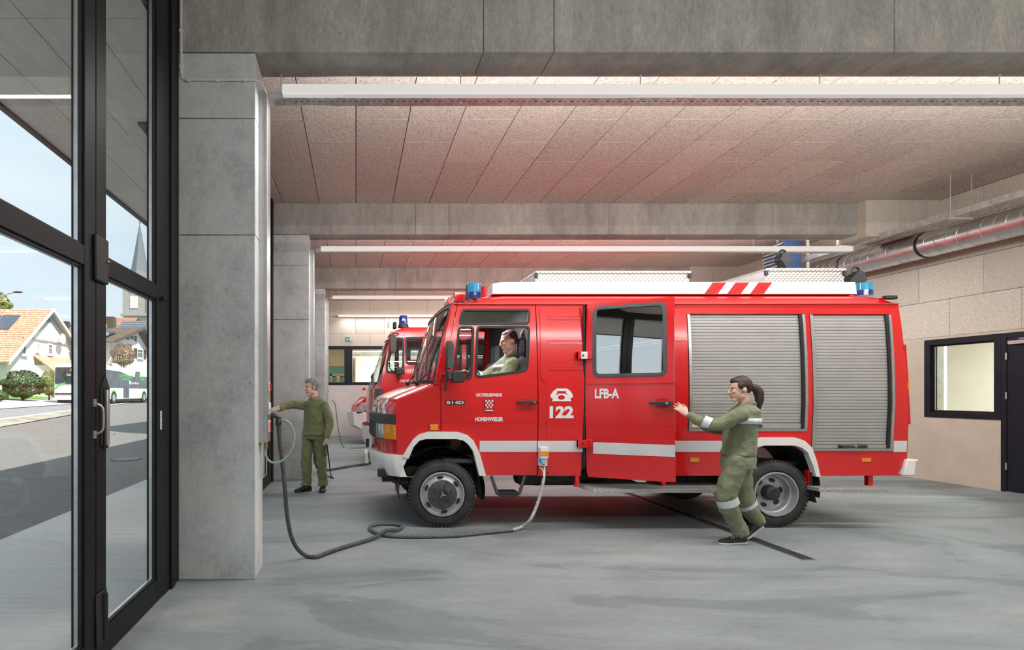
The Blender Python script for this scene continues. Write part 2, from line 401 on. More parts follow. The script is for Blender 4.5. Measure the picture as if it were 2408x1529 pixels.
M['leafy'] = plain('yellow_green_leaf', (.26, .31, .06), .6, 0, var=.4, scale=9)
M['leafb'] = plain('copper_leaf', (.30, .19, .09), .6, 0, var=.4, scale=9)
M['bark'] = plain('bark', (.12, .09, .07), .9, 0, var=.3, scale=12)
M['buswhite'] = plain('bus_white', (.80, .80, .78), .3, 0, var=.02, scale=1, coat=.5)
M['busglass'] = plain('bus_glass', (.045, .06, .06), .1, 0, var=.5, scale=1.4, coat=.7)
M['green'] = plain('vivid_green', (.10, .55, .08), .4)
M['signg'] = plain('sign_green', (.01, .30, .12), .4)
M['teal'] = plain('teal_door', (.12, .30, .26), .5)
M['wood'] = plain('light_wood', (.58, .44, .27), .5, 0, var=.15, scale=6, vs=(6, 6, .3))
M['yellow'] = plain('yellow_paper', (.75, .52, .12), .7)
M['hose'] = plain('pale_green_hose', (.28, .42, .30), .35, 0, var=.08)
M['hoseg'] = plain('grey_spiral_hose', (.13, .14, .15), .42, .1, var=.15, scale=30)
M['hosed'] = plain('dark_spiral_hose', (.075, .08, .085), .42, .1, var=.15, scale=30)
M['hoself'] = plain('pale_spiral_hose', (.50, .51, .53), .4, 0, var=.15, scale=30)
M['brass'] = plain('brass', (.45, .28, .08), .35, .9)
def stone():
    m, t, b, l = nodes('church_render'); v = coords(t, l); n = noise(t, l, 2.0, 6, v, .65)
    l(ramp(t, n, [(.3, (.30, .29, .27)), (.7, (.46, .45, .42))], l), b.inputs['Base Color']); b.inputs['Roughness'].default_value = .9; return m
M['stone'] = stone()
def floor_mat():
    m, t, b, l = nodes('power_floated_concrete')
    v = coords(t, l, (.55, 1.5, 1), (0, 0, .12)); a = noise(t, l, .55, 7, v, .60, 1.1); c = noise(t, l, 2.6, 6, coords(t, l, (.5, 1.6, 1)), .65, .5)
    f = noise(t, l, 26, 5, coords(t, l, (.6, 1.4, 1)), .65)
    col = ramp(t, a, [(.30, (.15, .18, .185)), (.43, (.20, .235, .24)), (.445, (.235, .272, .28)), (.60, (.28, .315, .325)), (.72, (.35, .365, .355))], l)
    col = mixc(t, .35, col, ramp(t, c, [(.3, .30), (.7, .72)], l), l, 'OVERLAY')
    col = mixc(t, .14, col, ramp(t, f, [(.3, .2), (.7, .8)], l), l, 'OVERLAY')
    l(col, b.inputs['Base Color']); l(ramp(t, c, [(.3, .50), (.7, .66)], l), b.inputs['Roughness']); b.inputs['Specular IOR Level'].default_value = .3
    bump(t, l, c, b, .06, .01); return m
M['floor'] = floor_mat()
# ================================================================== the setting
CEIL = 4.635; XL = -1.385; XR = 9.6; YB = -5.0; YE = 19.5
FR = [-.60, 4.443, 9.546, 14.47]           # fronts of the concrete frames
FT = .355; BEAMZ = 4.115
MB().box(-1.45, XR+.3, YB, YE+.3, -.25, 0).build('floor', M['floor'], kind='structure')
# drain
dr = thing('floor_drain', (3.95, 5, 0), 'long narrow galvanised grate drain running under the red truck', 'drain')
b = MB().box(3.885, 3.895, 4.97, 17, 0, .006).box(4.005, 4.015, 4.97, 17, 0, .006).box(3.885, 4.015, 4.955, 4.97, 0, .006); b.build('drain_frame', M['alu'], dr)
b = MB()
for i in range(480): b.box(3.895, 4.005, 4.985+i*.025, 4.995+i*.025, 0, .005)
b.box(3.93, 3.936, 4.97, 17, 0, .0052).box(3.965, 3.971, 4.97, 17, 0, .0052)
b.build('grate_bars', M['hub'], dr, kind='stuff')
MB().box(3.895, 4.005, 4.97, 17, 0, .0012).build('drain_channel', M['chassis'], dr)

def blocks(name, core, segs, mat, bev=.006, child='cast_block'):
    r = core.build(name, M['chassis'], kind='structure')
    for s_ in segs: MB().box(*s_).build(child, mat, r, bevel=bev)
    return r
g = .004; e = .006
for i, y in enumerate(FR):
    x0, x1 = XL, -.785
    zs = [0, 1.15 if i != 1 else 0, 2.69, 3.6, BEAMZ-.004]; zs = [0, 2.69, 3.6, BEAMZ-.004]
    blocks('concrete_column', MB().box(x0+e, x1-e, y+e, y+FT-e, 0, BEAMZ), [(x0, x1, y, y+FT, a+(g/2 if a else 0), b_-g/2) for a, b_ in zip(zs, zs[1:])], M['column'])
    xs = [XL, .997, 1.56, 4.24, 6.99, XR] if i > 1 else [XL, .995, 1.545, 4.2, 6.95, XR]
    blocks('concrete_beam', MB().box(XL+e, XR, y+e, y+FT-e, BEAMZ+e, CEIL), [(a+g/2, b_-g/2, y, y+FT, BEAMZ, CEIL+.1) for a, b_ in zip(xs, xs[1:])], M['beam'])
# tie marks on the beams
for i, y in enumerate(FR[1:], 1):
    for px in ((1355, 1655, 1755, 2055) if i == 1 else (763, 812, 955) if i == 2 else ()):
        if px == 1355: continue
        x = (px-VX)/F*y; b = MB()
        for k in range(7 if i == 1 else 5):
            z = BEAMZ+.06+k*.052*(1 if i == 1 else 1.6)+R.uniform(-.004, .004); b.lathe([(-.0006, 0), (-.0006, .012), (.001, .013)], (x+R.uniform(-.003, .003), y, z), 'y', 12)
        b.build('form_tie_mark', M['beam'], bpy.data.objects.get('concrete_beam' if i == 0 else 'concrete_beam.%03d' % i), kind='stuff')
# casings round the beam ends at the right wall
for y in FR[2:]:
    r = MB().box(8.42, XR, y-.14, y+FT+.05, 4.06, CEIL).build('beam_casing', M['woolwall'], kind='structure')
    for a, b_ in ((8.40, 8.965), (8.972, XR-.0)):
        MB().box(a, b_, y-.162, y-.14, 4.04, CEIL).build('casing_panel', M['woolwall'], r)
    MB().box(8.40, 8.42, y-.14, y+FT+.05, 4.04, CEIL).build('casing_panel', M['woolwall'], r)
    MB().box(8.42, XR, y-.14, y+FT+.05, 4.04, 4.06).build('casing_panel', M['woolwall'], r)

# ceiling with its boards
ceil = MB().box(-1.47, XR+.3, YB, YE+.3, CEIL+.028, 4.95).build('ceiling', M['chassis'], kind='structure')
MB().box(-1.47, XR+.3, YB, FR[1], CEIL, CEIL+.03).build('ceiling_lining', M['wool'], ceil)
MB().box(-3.5, XR+.3, YB, YE+.3, 4.96, 5.0).build('roof_slab', M['beam'], kind='structure')
P_ = .611; cache = {}
def board(parent, mat, x0, x1, y0, y1, z0, z1, name='ceiling_board', bev=.003):
    k = (round(x1-x0, 3), round(y1-y0, 3), round(z1-z0, 3), mat.name)
    if k not in cache:
        o = MB().box(-k[0]/2, k[0]/2, -k[1]/2, k[1]/2, -k[2]/2, k[2]/2).mesh(name); o.materials.append(mat)
        bm = bmesh.new(); bm.from_mesh(o); bmesh.ops.bevel(bm, geom=bm.edges[:], offset=bev, segments=1, affect='EDGES'); bm.to_mesh(o); bm.free(); cache[k] = o
    o = bpy.data.objects.new(name, cache[k]); COL.objects.link(o); o.parent = parent
    o.location = Vector(((x0+x1)/2, (y0+y1)/2, (z0+z1)/2))-wpos(parent); return o
for lo, hi in ((FR[1]+FT, FR[2]), (FR[2]+FT, FR[3]), (FR[3]+FT, YE)):
    for k in range(-3, 16):
        xa = max(XL-.05, k*P_); xb = min(XR, (k+1)*P_)
        if xb-xa < .1: continue
        y = 6.607+(0 if k % 2 == 0 else .605)-1.21*3
        while y < hi:
            ya, yb = max(lo, y), min(hi, y+1.21); y += 1.21
            if yb-ya > .05: board(ceil, M['wool'], xa+.005, xb-.005, ya+.004, yb-.004, CEIL, CEIL+.025, 'ceiling_board', .0015)

# right wall
WZ0, WZ1, WY0, WY1, DY0 = 1.057, 2.345, 8.474, 9.614, 7.22
yz = lambda a, b_, t: (XR+t, a, b_)
wr = plate('wall_right', M['render'], None, [(YB, 0), (YE+.3, 0), (YE+.3, 2.385), (YB, 2.385)],
           [[(DY0, .001), (WY0, .001), (WY0, WZ0), (WY1, WZ0), (WY1, WZ1), (DY0, WZ1)]], yz, 0, .2, smooth=False, kind='structure')
MB().box(XR+.028, XR+.2, YB, YE+.3, 2.385, CEIL).build('wall_backing', M['chassis'], wr)
MB().box(XR, XR+.028, YB, 4.78, 2.385, CEIL).build('wall_panel', M['woolwall'], wr)
for j, (za, zb) in enumerate(((2.385, 2.985), (2.985, 3.585), (3.585, 4.185), (4.185, CEIL))):
    y = 3.72+(.5 if j % 2 == 0 else 0)
    while y < YE:
        ya, yb = max(4.79, y), min(YE, y+1); y += 1
        if yb-ya > .05: board(wr, M['woolwall'], XR, XR+.025, ya+.003, yb-.003, za+.003, zb-.003, 'wall_board')
# window in right wall
w1 = thing('window_1', (XR, WY0, WZ0), kind='structure')
def frame_rect(name, mat, parent, a0, a1, z0, z1, w, place, t0, t1, **kw):
    return plate(name, mat, parent, [(a0, z0), (a1, z0), (a1, z1), (a0, z1)], [[(a0+w, z0+w), (a1-w, z0+w), (a1-w, z1-w), (a0+w, z1-w)]], place, t0, t1, smooth=False, **kw)
frame_rect('window_frame', M['frameb'], w1, WY0, WY1, WZ0, WZ1, .09, yz, -.012, .10)
frame_rect('sash', M['frame'], w1, WY0+.085, WY1-.085, WZ0+.085, WZ1-.085, .03, yz, .03, .09)
frame_rect('glazing_bead', M['alu'], w1, WY0+.112, WY1-.112, WZ0+.112, WZ1-.112, .01, yz, .045, .06)
plate('pane', M['glass'], w1, [(WY0+.1, WZ0+.1), (WY1-.1, WZ0+.1), (WY1-.1, WZ1-.1), (WY0+.1, WZ1-.1)], [], yz, .05, .062, smooth=False)
# door in right wall
d1 = thing('door_1', (XR, 7.8, 0), kind='structure')
plate('door_frame', M['frameb'], d1, [(DY0, 0), (WY0-.003, 0), (WY0-.003, WZ1), (DY0, WZ1)], [[(DY0+.07, .012), (WY0-.075, .012), (WY0-.075, WZ1-.07), (DY0+.07, WZ1-.07)]], yz, -.012, .10, smooth=False)
MB().box(XR-.005, XR+.05, DY0+.074, WY0-.079, .014, WZ1-.074).build('door_leaf', M['frameb'], d1, bevel=.002)
for z in (2.0, 1.42, .38): MB().lathe([(-.05, 0), (-.05, .011), (.05, .011), (.05, 0)], (XR-.018, WY0-.077, z), 'z', 10).build('hinge', M['alu'], d1, smooth=True)
MB().box(XR-.045, XR-.006, 7.6, 8.36, 2.17, 2.225).build('door_closer', M['satin'], d1, bevel=.004)
MB().bar((XR-.05, 8.2, 2.245), (XR-.09, 7.8, 2.245), .025, .012).build('closer_arm', M['satin'], d1)
MB().box(XR-.02, XR+.05, DY0+.08, WY0-.08, 0, .012).build('threshold', M['alu'], d1)
# office behind that window
off = MB().box(XR+.2, 13.2, 6.3, 13.2, -.1, 0).build('office_floor', M['wood'], kind='structure')
MB().box(13.2, 13.35, 6.3, 13.2, 0, 3).box(XR+.2, 13.2, 6.15, 6.3, 0, 3).box(XR+.2, 13.2, 13.2, 13.35, 0, 3).build('office_wall', M['whitewall'], off)
MB().box(XR+.2, 13.35, 6.15, 13.35, 3, 3.1).build('office_ceiling', M['whitewall'], off)
MB().box(11.40, 11.46, 11.05, 11.36, 0, 3).build('office_column', M['column'], off)
# back wall
WB0, WB1 = 1.735, 3.07; xz = lambda a, b_, t: (a, YE+t, b_)
wbk = plate('wall_back', M['whitewall'], None, [(XL-.07, 0), (XR+.2, 0), (XR+.2, WB1), (XL-.07, WB1)], [[(-1.25, WB0), (5.3, WB0), (5.3, WB1-.001), (-1.25, WB1-.001)]], xz, 0, .25, smooth=False, kind='structure')
MB().box(XL-.07, XR+.2, YE+.028, YE+.25, WB1, CEIL).build('wall_backing', M['chassis'], wbk)
for j, (za, zb) in enumerate(((WB1, 3.493), (3.493, 4.08), (4.08, CEIL))):
    x = -2.46+(.49 if j % 2 else 0)
    while x < XR:
        xa, xb = max(XL-.06, x), min(XR, x+.98); x += .98
        if xb-xa > .05: board(wbk, M['woolwall'], xa+.003, xb-.003, YE, YE+.025, za+.003, zb-.003, 'wall_board')
w2 = thing('window_2', (0, YE, WB0), kind='structure')
hol = [(-1.17, -.40), (-.12, 1.62), (1.87, 3.4), (3.65, 5.2)]
plate('window_frame', M['frameb'], w2, [(-1.25, WB0), (5.3, WB0), (5.3, WB1), (-1.25, WB1)], [[(a, WB0+.10), (b_, WB0+.10), (b_, WB1-.12), (a, WB1-.12)] for a, b_ in hol], xz, -.015, .1, smooth=False)
for a, b_ in hol:
    frame_rect('glazing_bead', M['alu'], w2, a-.004, b_+.004, WB0+.096, WB1-.116, .014, xz, .03, .05)
    plate('pane', M['glass'], w2, [(a-.01, WB0+.09), (b_+.01, WB0+.09), (b_+.01, WB1-.11), (a-.01, WB1-.11)], [], xz, .04, .05, smooth=False)
cor = MB().box(-1.45, 6, YE+.25, 23.5, -.1, 0).build('corridor_floor', M['wood'], kind='structure')
MB().box(-1.45, 6, 23.4, 23.6, 0, 3.5).box(5.9, 6, YE+.25, 23.4, 0, 3.5).box(-1.5, -1.4, YE+.25, 23.4, 0, 3.5).build('corridor_wall', M['whitewall'], cor)
MB().box(-1.4, 6, YE+.25, 23.6, 3.5, 3.6).build('corridor_ceiling', M['whitewall'], cor)
MB().box(-.28, -.2, YE+.25, 23.4, 0, 3.5).build('partition', M['wood'], cor)
MB().box(-1.4, -.28, 23.3, 23.4, 2.55, 3.5).build('wood_panel', M['wood'], cor)
MB().box(-1.4, -.3, 23.34, 23.4, 0, 2.55).build('glazed_door', M['teal'], cor)
MB().box(-1.05, -.97, 23.28, 23.34, 0, 2.25).box(-1.05, -.38, 23.28, 23.34, 2.17, 2.25).box(-.42, -.34, 23.26, 23.34, 0, 2.7).build('timber_frame', M['wood'], cor)
MB().box(.0, 3.4, 22.9, 22.96, 0, 2.9).build('white_screen', M['whitewall'], cor)
MB().box(-.04, 0, 22.88, 22.98, 0, 2.95).box(-.04, 3.4, 22.88, 22.98, 2.9, 2.98).build('screen_trim', M['wood'], cor)
wl = MB().box(-1.45, XR+.3, YB-.2, YB, 0, CEIL).build('wall_front', M['render'], kind='structure')

# folding glazed doors along the left side
XG0, XG1 = -1.445, -1.375
n_leaf = [1]
def leaf(y0, y1, handle=False):
    n_leaf[0] += 1; r = thing('door_%d' % n_leaf[0], (-1.41, (y0+y1)/2, 0), kind='structure')
    f = lambda a, b_, t: (XG1-t, a, b_); sw = .120
    y0 += .004; y1 -= .004
    for a in (y0, y1-sw): MB().box(XG0, XG1, a, a+sw, .015, 4.42).build('stile', M['frame'], r, bevel=.003)
    for za, zb in ((.015, .165), (2.105, 2.205), (4.30, 4.42)): MB().box(XG0+.001, XG1-.001, y0+sw, y1-sw, za, zb).build('rail', M['frame'], r, bevel=.003)
    for za, zb in ((.165, 2.105), (2.205, 4.30)):
        frame_rect('glazing_bead', M['black'], r, y0+sw-.004, y1-sw+.004, za-.004, zb+.004, .016, f, .014, .03)
        frame_rect('glass_spacer', M['alu'], r, y0+sw, y1-sw, za, zb, .014, f, .03, .05)
        plate('pane', M['glass'], r, [(y0+sw, za), (y1-sw, za), (y1-sw, zb), (y0+sw, zb)], [], f, .036, .042, smooth=False)
    return r
def run(ya, yb, jl, jr, n):
    r = thing('window_%d' % (3+run.k), (-1.41, (ya+yb)/2, 0), kind='structure'); run.k += 1
    MB().box(XG0-.02, XG1-.005, ya, ya+jl, 0, CEIL).build('jamb', M['frame'], r, bevel=.004)
    MB().box(XG0-.02, XG1-.005, yb-jr, yb, 0, CEIL).build('jamb', M['frame'], r, bevel=.004)
    MB().box(XG1-.006, XG1+.012, yb-jr+.16, yb-.14, 0, CEIL).build('jamb_cover', M['frame'], r, bevel=.004)
    MB().box(XG0-.02, XG1-.005, ya+jl, yb-jr, 4.43, CEIL).build('head_rail', M['frame'], r, bevel=.004)
    MB().box(XG0, XG1, ya+jl, yb-jr, 0, .012).build('sill_track', M['alu'], r)
    w = (yb-jr-ya-jl)/n
    return [leaf(ya+jl+w*i, ya+jl+w*(i+1)) for i in range(n)]
run.k = 0
L1 = run(-.245, 4.443, .121, .383, 4)
run(4.798, 9.546, .4, .4, 4); run(9.90, 14.47, .4, .4, 4); run(14.825, 19.5, .4, .4, 4); run(-5, -.6, .3, .3, 4)
# hinges, handle and bar on the two nearest leaves (seam at y = 3.0)
YS = 3.014
MB().box(XG1, XG1+.022, 2.975, 3.125, 2.047, 2.29).build('hinge', M['black'], L1[3], bevel=.008)
MB().lathe([(-.004, 0), (-.004, .012), (.004, .012), (.004, 0)], (XG1+.026, 3.10, 2.17), 'z', 10).build('hinge_pin', M['brass'], L1[3])
MB().lathe([(-.12, 0), (-.12, .018), (.12, .018), (.12, 0)], (XG1+.012, 3.09, .25), 'z', 12).build('hinge', M['black'], L1[3], smooth=True)
MB().box(XG1, XG1+.012, 3.0, 3.125, .11, .39).build('hinge_plate', M['black'], L1[3], bevel=.008)
YH = 2.985
b = MB().tube(spline([(XG1, YH, 1.40), (XG1+.025, YH, 1.397), (XG1+.045, YH+.01, 1.375), (XG1+.048, YH+.012, 1.32), (XG1+.045, YH+.01, 1.265), (XG1+.025, YH, 1.246), (XG1, YH, 1.243)], 5), .006, 8)
b.box(XG1, XG1+.01, YH-.014, YH+.014, 1.385, 1.425).box(XG1, XG1+.01, YH-.014, YH+.014, 1.218, 1.258); b.build('pull_handle', M['satin'], L1[2], smooth=True)
MB().prism([(3.06, 1.17), (3.17, 1.17), (3.17, 1.48), (3.115, 1.56), (3.06, 1.48)], lambda a, b_, t: (XG1+.006*t, a, b_)).build('bolt_cover', M['black'], L1[3])
MB().box(XG1+.006, XG1+.024, 3.10, 3.13, 1.17, 1.475).build('bolt_rail', M['satin'], L1[3], bevel=.004)
MB().box(XG1, XG1+.012, 3.085, 3.145, 1.155, 1.49).build('bolt_plate', M['frame'], L1[3], bevel=.004)
lb = MB().box(XG1+.0005, XG1+.0015, 4.0, 4.035, 1.20, 1.33).build('type_label', M['cream'], bpy.data.objects['window_3'])
b = MB()
for k in range(9): b.box(XG1+.0015, XG1+.0019, 4.006, 4.029, 1.212+k*.013, 1.212+k*.013+R.choice([.003, .005]))
b.build('label_print', M['plast'], bpy.data.objects['window_3'], kind='stuff')
MB().tube([(XG1+.02, 3.98, 2.12), (XG1+.02, 4.06, 2.12)], .012, 8).build('latch', M['frame'], bpy.data.objects['window_3'])
# outside face of the building
MB().box(-1.55, -1.445, YB, YE+.3, 4.315, 5.6).build('fascia', M['frame'], kind='structure')
MB().box(-1.40, 6, 16.7, 40, 5.0, 14).build('hose_tower', M['beam'], kind='structure')

# canopy outside
cn = MB().box(-3.50, -1.56, -8, 34, 4.34, 4.76).build('canopy', M['beam'], kind='structure')
MB().box(-3.56, -3.50, -8, 34, 4.29, 4.80).build('canopy_edge', M['frame'], cn)
xs = [-3.495, -3.0, -2.52, -2.04, -1.56]
ys = [-8, -5.5, -3, -.5, 1.9, 4.35, 6.65, 8.0, 9.4, 11.8, 14.2, 16.6, 19, 21.4, 24, 27, 30, 34]
MC = concrete('canopy_concrete', (.72, .71, .68), 1.2, False, (2.2, .5, 1), .14)
for i, (a, b_) in enumerate(zip(xs, xs[1:])):
    for c, d in zip(ys, ys[1:]): board(cn, MC, a+.003, b_-.003, c+.003, d-.003, 4.315, 4.34, 'soffit_panel', .002)
ld = MB().box(-2.3, -2.18, 6.0, 6.5, 4.29, 4.315).build('canopy_downlight', M['frame'], cn)

# ------------------------------------------------------------------ pendant lamps with cable tray
def lamp_unit(y, tray=True, x1=8.5, label='', z=3.889, tl=''):
    r = thing('linear_lamp', (-.6, y+.22, z), label, 'lamp', 'long white lamps under the beams')
    b = MB(); b.box(-.60, x1, y+.187, y+.252, z+.004, z+.080).build('lamp_body', M['lampw'], r, bevel=.003)
    x = -.10
    MB().box(-.59, x1-.01, y+.193, y+.246, z, z+.004).build('cover_strip', M['lampw'], r)
    n = int((x1-.3)/2.85)
    for k in range(n): MB().prism([(x+k*2.85, y+.192), (x+k*2.85+2.42, y+.192), (x+k*2.85+2.34, y+.247), (x+k*2.85, y+.247)], lambda a, c, t: (a, c, z-.003+t*.004)).build('diffuser', M['lamp'], r)
    lo = bpy.data.lights.new('lamp_light', 'AREA'); lo.shape = 'RECTANGLE'; lo.size = x1+.4; lo.size_y = .05; lo.energy = LAMP_DOWN; lo.color = BOUNCE_C
    o = bpy.data.objects.new('lamp_light', lo); COL.objects.link(o); o.parent = r; o.location = Vector((x1/2-.3, y+.22, z-.006))-wpos(r)
    if not tray: return r
    t = thing('cable_tray', (-.68, y+.31, z), tl, 'cable tray', 'cable trays beside the long lamps')
    holes = []
    for k in range(int((x1+.55)/.05)):
        xx = -.65+k*.05; w = .014 if k % 2 else .007; holes.append([(xx-w, y+.303), (xx+w, y+.303), (xx+w, y+.315), (xx-w, y+.315)])
    for k in range(int((x1+.55)/.1)):
        xx = -.62+k*.1; holes += [[(xx-.03, y+.270), (xx+.03, y+.270), (xx+.03, y+.277), (xx-.03, y+.277)], [(xx-.03, y+.345), (xx+.03, y+.345), (xx+.03, y+.352), (xx-.03, y+.352)]]
    plate('tray_bottom', M['galv'], t, [(-.68, y+.26), (x1+.05, y+.26), (x1+.05, y+.372), (-.68, y+.372)], holes, lambda a, c, q: (a, c, z+q), 0, .002, smooth=False)
    MB().box(-.68, x1+.05, y+.258, y+.26, z, z+.056).box(-.68, x1+.05, y+.372, y+.374, z, z+.056).box(-.682, -.68, y+.258, y+.374, z, z+.056).build('tray_side', M['galv'], t)
    MB().box(-.2, x1-.2, y+.385, y+.425, z+.02, z+.06).build('fill_strip', M['satin'], r)  # added strip and light to brighten the ceiling, not part of the pendant
    lo = bpy.data.lights.new('ceiling_fill', 'AREA'); lo.shape = 'RECTANGLE'; lo.size = x1; lo.size_y = .04; lo.energy = FILL_UP; lo.color = BOUNCE_C
    o = bpy.data.objects.new('ceiling_fill', lo); COL.objects.link(o); o.parent = r; o.location = Vector((x1/2-.2, y+.43, z+.068))-wpos(r)
    o.rotation_euler = Vector((0, .85, .53)).to_track_quat('-Z', 'Y').to_euler()
    # long side of the light runs along x
    o.rotation_euler = (pi-math.atan2(.85, .53), 0, 0)
    k = 0
    while -.624+1.5*k < x1:
        xx = -.624+1.5*k; k += 1
        b = MB().lathe([(z-.012, 0), (z-.012, .004), (BEAMZ-.001, .004), (BEAMZ-.001, 0)], (xx, y+.318, 0), 'z', 8)
        b.lathe([(z-.010, 0), (z-.010, .010), (z-.002, .010), (z-.002, 0)], (xx, y+.318, 0), 'z', 6).lathe([(BEAMZ-.010, 0), (BEAMZ-.010, .012), (BEAMZ, .012)], (xx, y+.318, 0), 'z', 8); b.build('threaded_rod', M['galv'], t)
    MB().box(-.55, x1-.1, y+.285, y+.33, z+.01, z+.035).build('cables', M['black'], t)
    return r
LAMP_DOWN, FILL_UP = LAMP_DOWN*.8, FILL_UP*.8
lamp_unit(FR[0], True, 8.5, 'long white lamp under the beam behind the camera', tl='cable tray under the beam behind the camera')
LAMP_DOWN, FILL_UP = LAMP_DOWN/.8, FILL_UP/.8
lamp_unit(FR[1], True, 8.5, 'nearest long white lamp, crossing the top of the picture', tl='nearest perforated cable tray, just behind the topmost white lamp')
lamp_unit(FR[2], True, 8.5, 'long white lamp under the second concrete beam, above the truck', tl='perforated cable tray behind the lamp under the second beam')
lamp_unit(FR[3], True, 8.5, 'long white lamp under the third, farthest beam', tl='cable tray behind the lamp under the third beam')
LAMP_DOWN = 55
o = lamp_unit(19.24-.187, False, 8.5, 'white strip lamp mounted low along the back wall boards', z=4.03)
for k in range(5): MB().box(-.4+k*2, -.36+k*2, 19.30, 19.495, 4.06, 4.09).build('bracket', M['lampw'], o)
def room_fill_lamp(x, y, z, e_, sx_=1.2, sy_=.6, lab=''):  # unseen panel added to brighten a room behind the windows
    r = MB().box(x-sx_/2, x+sx_/2, y-sy_/2, y+sy_/2, z-.05, z).build('fill_panel', M['lamp'], label=lab, cat='lamp')
    lo = bpy.data.lights.new('fill_panel_light', 'AREA'); lo.shape = 'RECTANGLE'; lo.size = sx_*.9; lo.size_y = sy_*.9; lo.energy = e_; lo.color = (.88, 1, .93)
    o = bpy.data.objects.new('fill_panel_light', lo); COL.objects.link(o); o.parent = r; o.location = (x, y, z-.056)
room_fill_lamp(11.5, 10.0, 3.0, 180, lab='added unseen light panel in the office behind the dark window')
room_fill_lamp(-.85, 21.5, 3.5, 22, .6, 1.2, lab='added unseen light panel in the timber lined corridor')
room_fill_lamp(1.8, 21.3, 3.5, 190, 2.4, 1.2, lab='added unseen light panel in the white corridor')
# white conduit on the nearest column
c = thing('cable_conduit', (-1.37, FR[1], 3.9), 'thin white conduit running down and across the nearest concrete column', 'conduit')
y = FR[1]-.012; zc = EYE+(VY-188)*y/F; xc = (426-VX)*y/F
MB().tube([(xc, y, CEIL), (xc, y, zc+.04)], .009, 8).build('vertical_pipe', M['cream'], c, smooth=True)
MB().tube([(xc+.035, y, zc), (-.79, y, zc)], .009, 8).build('horizontal_pipe', M['cream'], c, smooth=True)
MB().tube(spline([(xc, y, zc+.04), (xc+.006, y, zc+.012), (xc+.035, y, zc)], 5), .004, 6).build('bend_cable', M['cream'], c, smooth=True)
b = MB()
for x in (xc+.06, xc+.28, xc+.5): b.box(x-.012, x+.012, y-.011, y+.012, zc-.016, zc+.008)
for z in (zc+.10, zc+.38): b.box(xc-.012, xc+.012, y-.011, y+.012, z-.012, z+.012)
b.build('pipe_clip', M['cream'], c, kind='stuff')
MB().tube(spline([(-.79, y, zc), (-.74, y+.03, zc-.006), (-.71, y+.1, zc-.05), (-.725, y+.2, 3.90)], 6), .004, 6).build('loose_cable', M['cream'], c, smooth=True)

# duct and tray on the right wall
du = thing('ventilation_duct', (9.3, 8, 3.86), 'shiny spiral-seamed round metal duct along the upper right wall', 'duct')
DX, DZ, DR = 9.27, 3.86, .2
MB().lathe([(4.8, 0), (4.8, DR), (14.3, DR), (14.3, 0)], (DX, 0, DZ), 'y', 48).build('duct_pipe', M['duct'], du, smooth=True, angle=60)
P2 = []
for k in range(int(9.2/.165*24)): a = 2*pi*k/24; P2.append((DX+(DR+.001)*cos(a), 4.9+.165*k/24, DZ+(DR+.001)*sin(a)))
MB().tube(P2, .006, 4).build('spiral_seam', M['duct'], du, smooth=True)
for y in (6.9, 9.25, 10.75, 12.6):
    MB().lathe([(y-.018, DR+.001), (y-.018, DR+.007), (y-.006, DR+.007), (y-.004, DR+.003), (y+.004, DR+.003), (y+.006, DR+.007), (y+.018, DR+.007), (y+.018, DR+.001)], (DX, 0, DZ), 'y', 48).build('duct_clamp', M['black'] if y > 9 else M['galv'], du, smooth=True)
    MB().box(DX-.004, DX+.004, y-.004, y+.004, DZ+DR, CEIL).build('hanger_rod', M['galv'], du)
tr = thing('wide_cable_tray', (8.75, 8, 4.0), 'wide perforated steel cable tray hung beside the round duct', 'cable tray')
hb = []; hs = []
y = 5.0
while y < 13.3:
    for x in (8.66, 8.70, 8.74, 8.78, 8.82, 8.86): hb.append([(x-.006, y), (x+.006, y), (x+.006, y+.028), (x-.006, y+.028)])
    y += .05
y = 5.0
while y < 13.3:
    for z in (.022, .045, .068): hs.append([(y, 4.0+z-.004), (y+.024, 4.0+z-.004), (y+.024, 4.0+z+.004), (y, 4.0+z+.004)])
    y += .045
plate('tray_bottom', M['galv'], tr, [(8.62, 4.8), (8.90, 4.8), (8.90, 13.5), (8.62, 13.5)], hb, lambda a, c, q: (a, c, 4.0+q), 0, .0015, smooth=False)
plate('tray_side', M['galv'], tr, [(4.8, 4.0), (13.5, 4.0), (13.5, 4.09), (4.8, 4.09)], hs, lambda a, c, q: (8.62+q, a, c), 0, .0015, smooth=False)
plate('tray_side', M['galv'], tr, [(4.8, 4.0), (13.5, 4.0), (13.5, 4.09), (4.8, 4.09)], hs, lambda a, c, q: (8.90+q, a, c), 0, .0015, smooth=False)
for y in (6.5, 8.25, 10.2, 12.0):
    MB().box(8.60, 8.92, y-.02, y+.02, 3.975, 3.998).build('tray_bracket', M['galv'], tr)
    for x in (8.607, 8.913): MB().box(x-.004, x+.004, y-.004, y+.004, 3.98, CEIL).build('hanger_rod', M['galv'], tr)
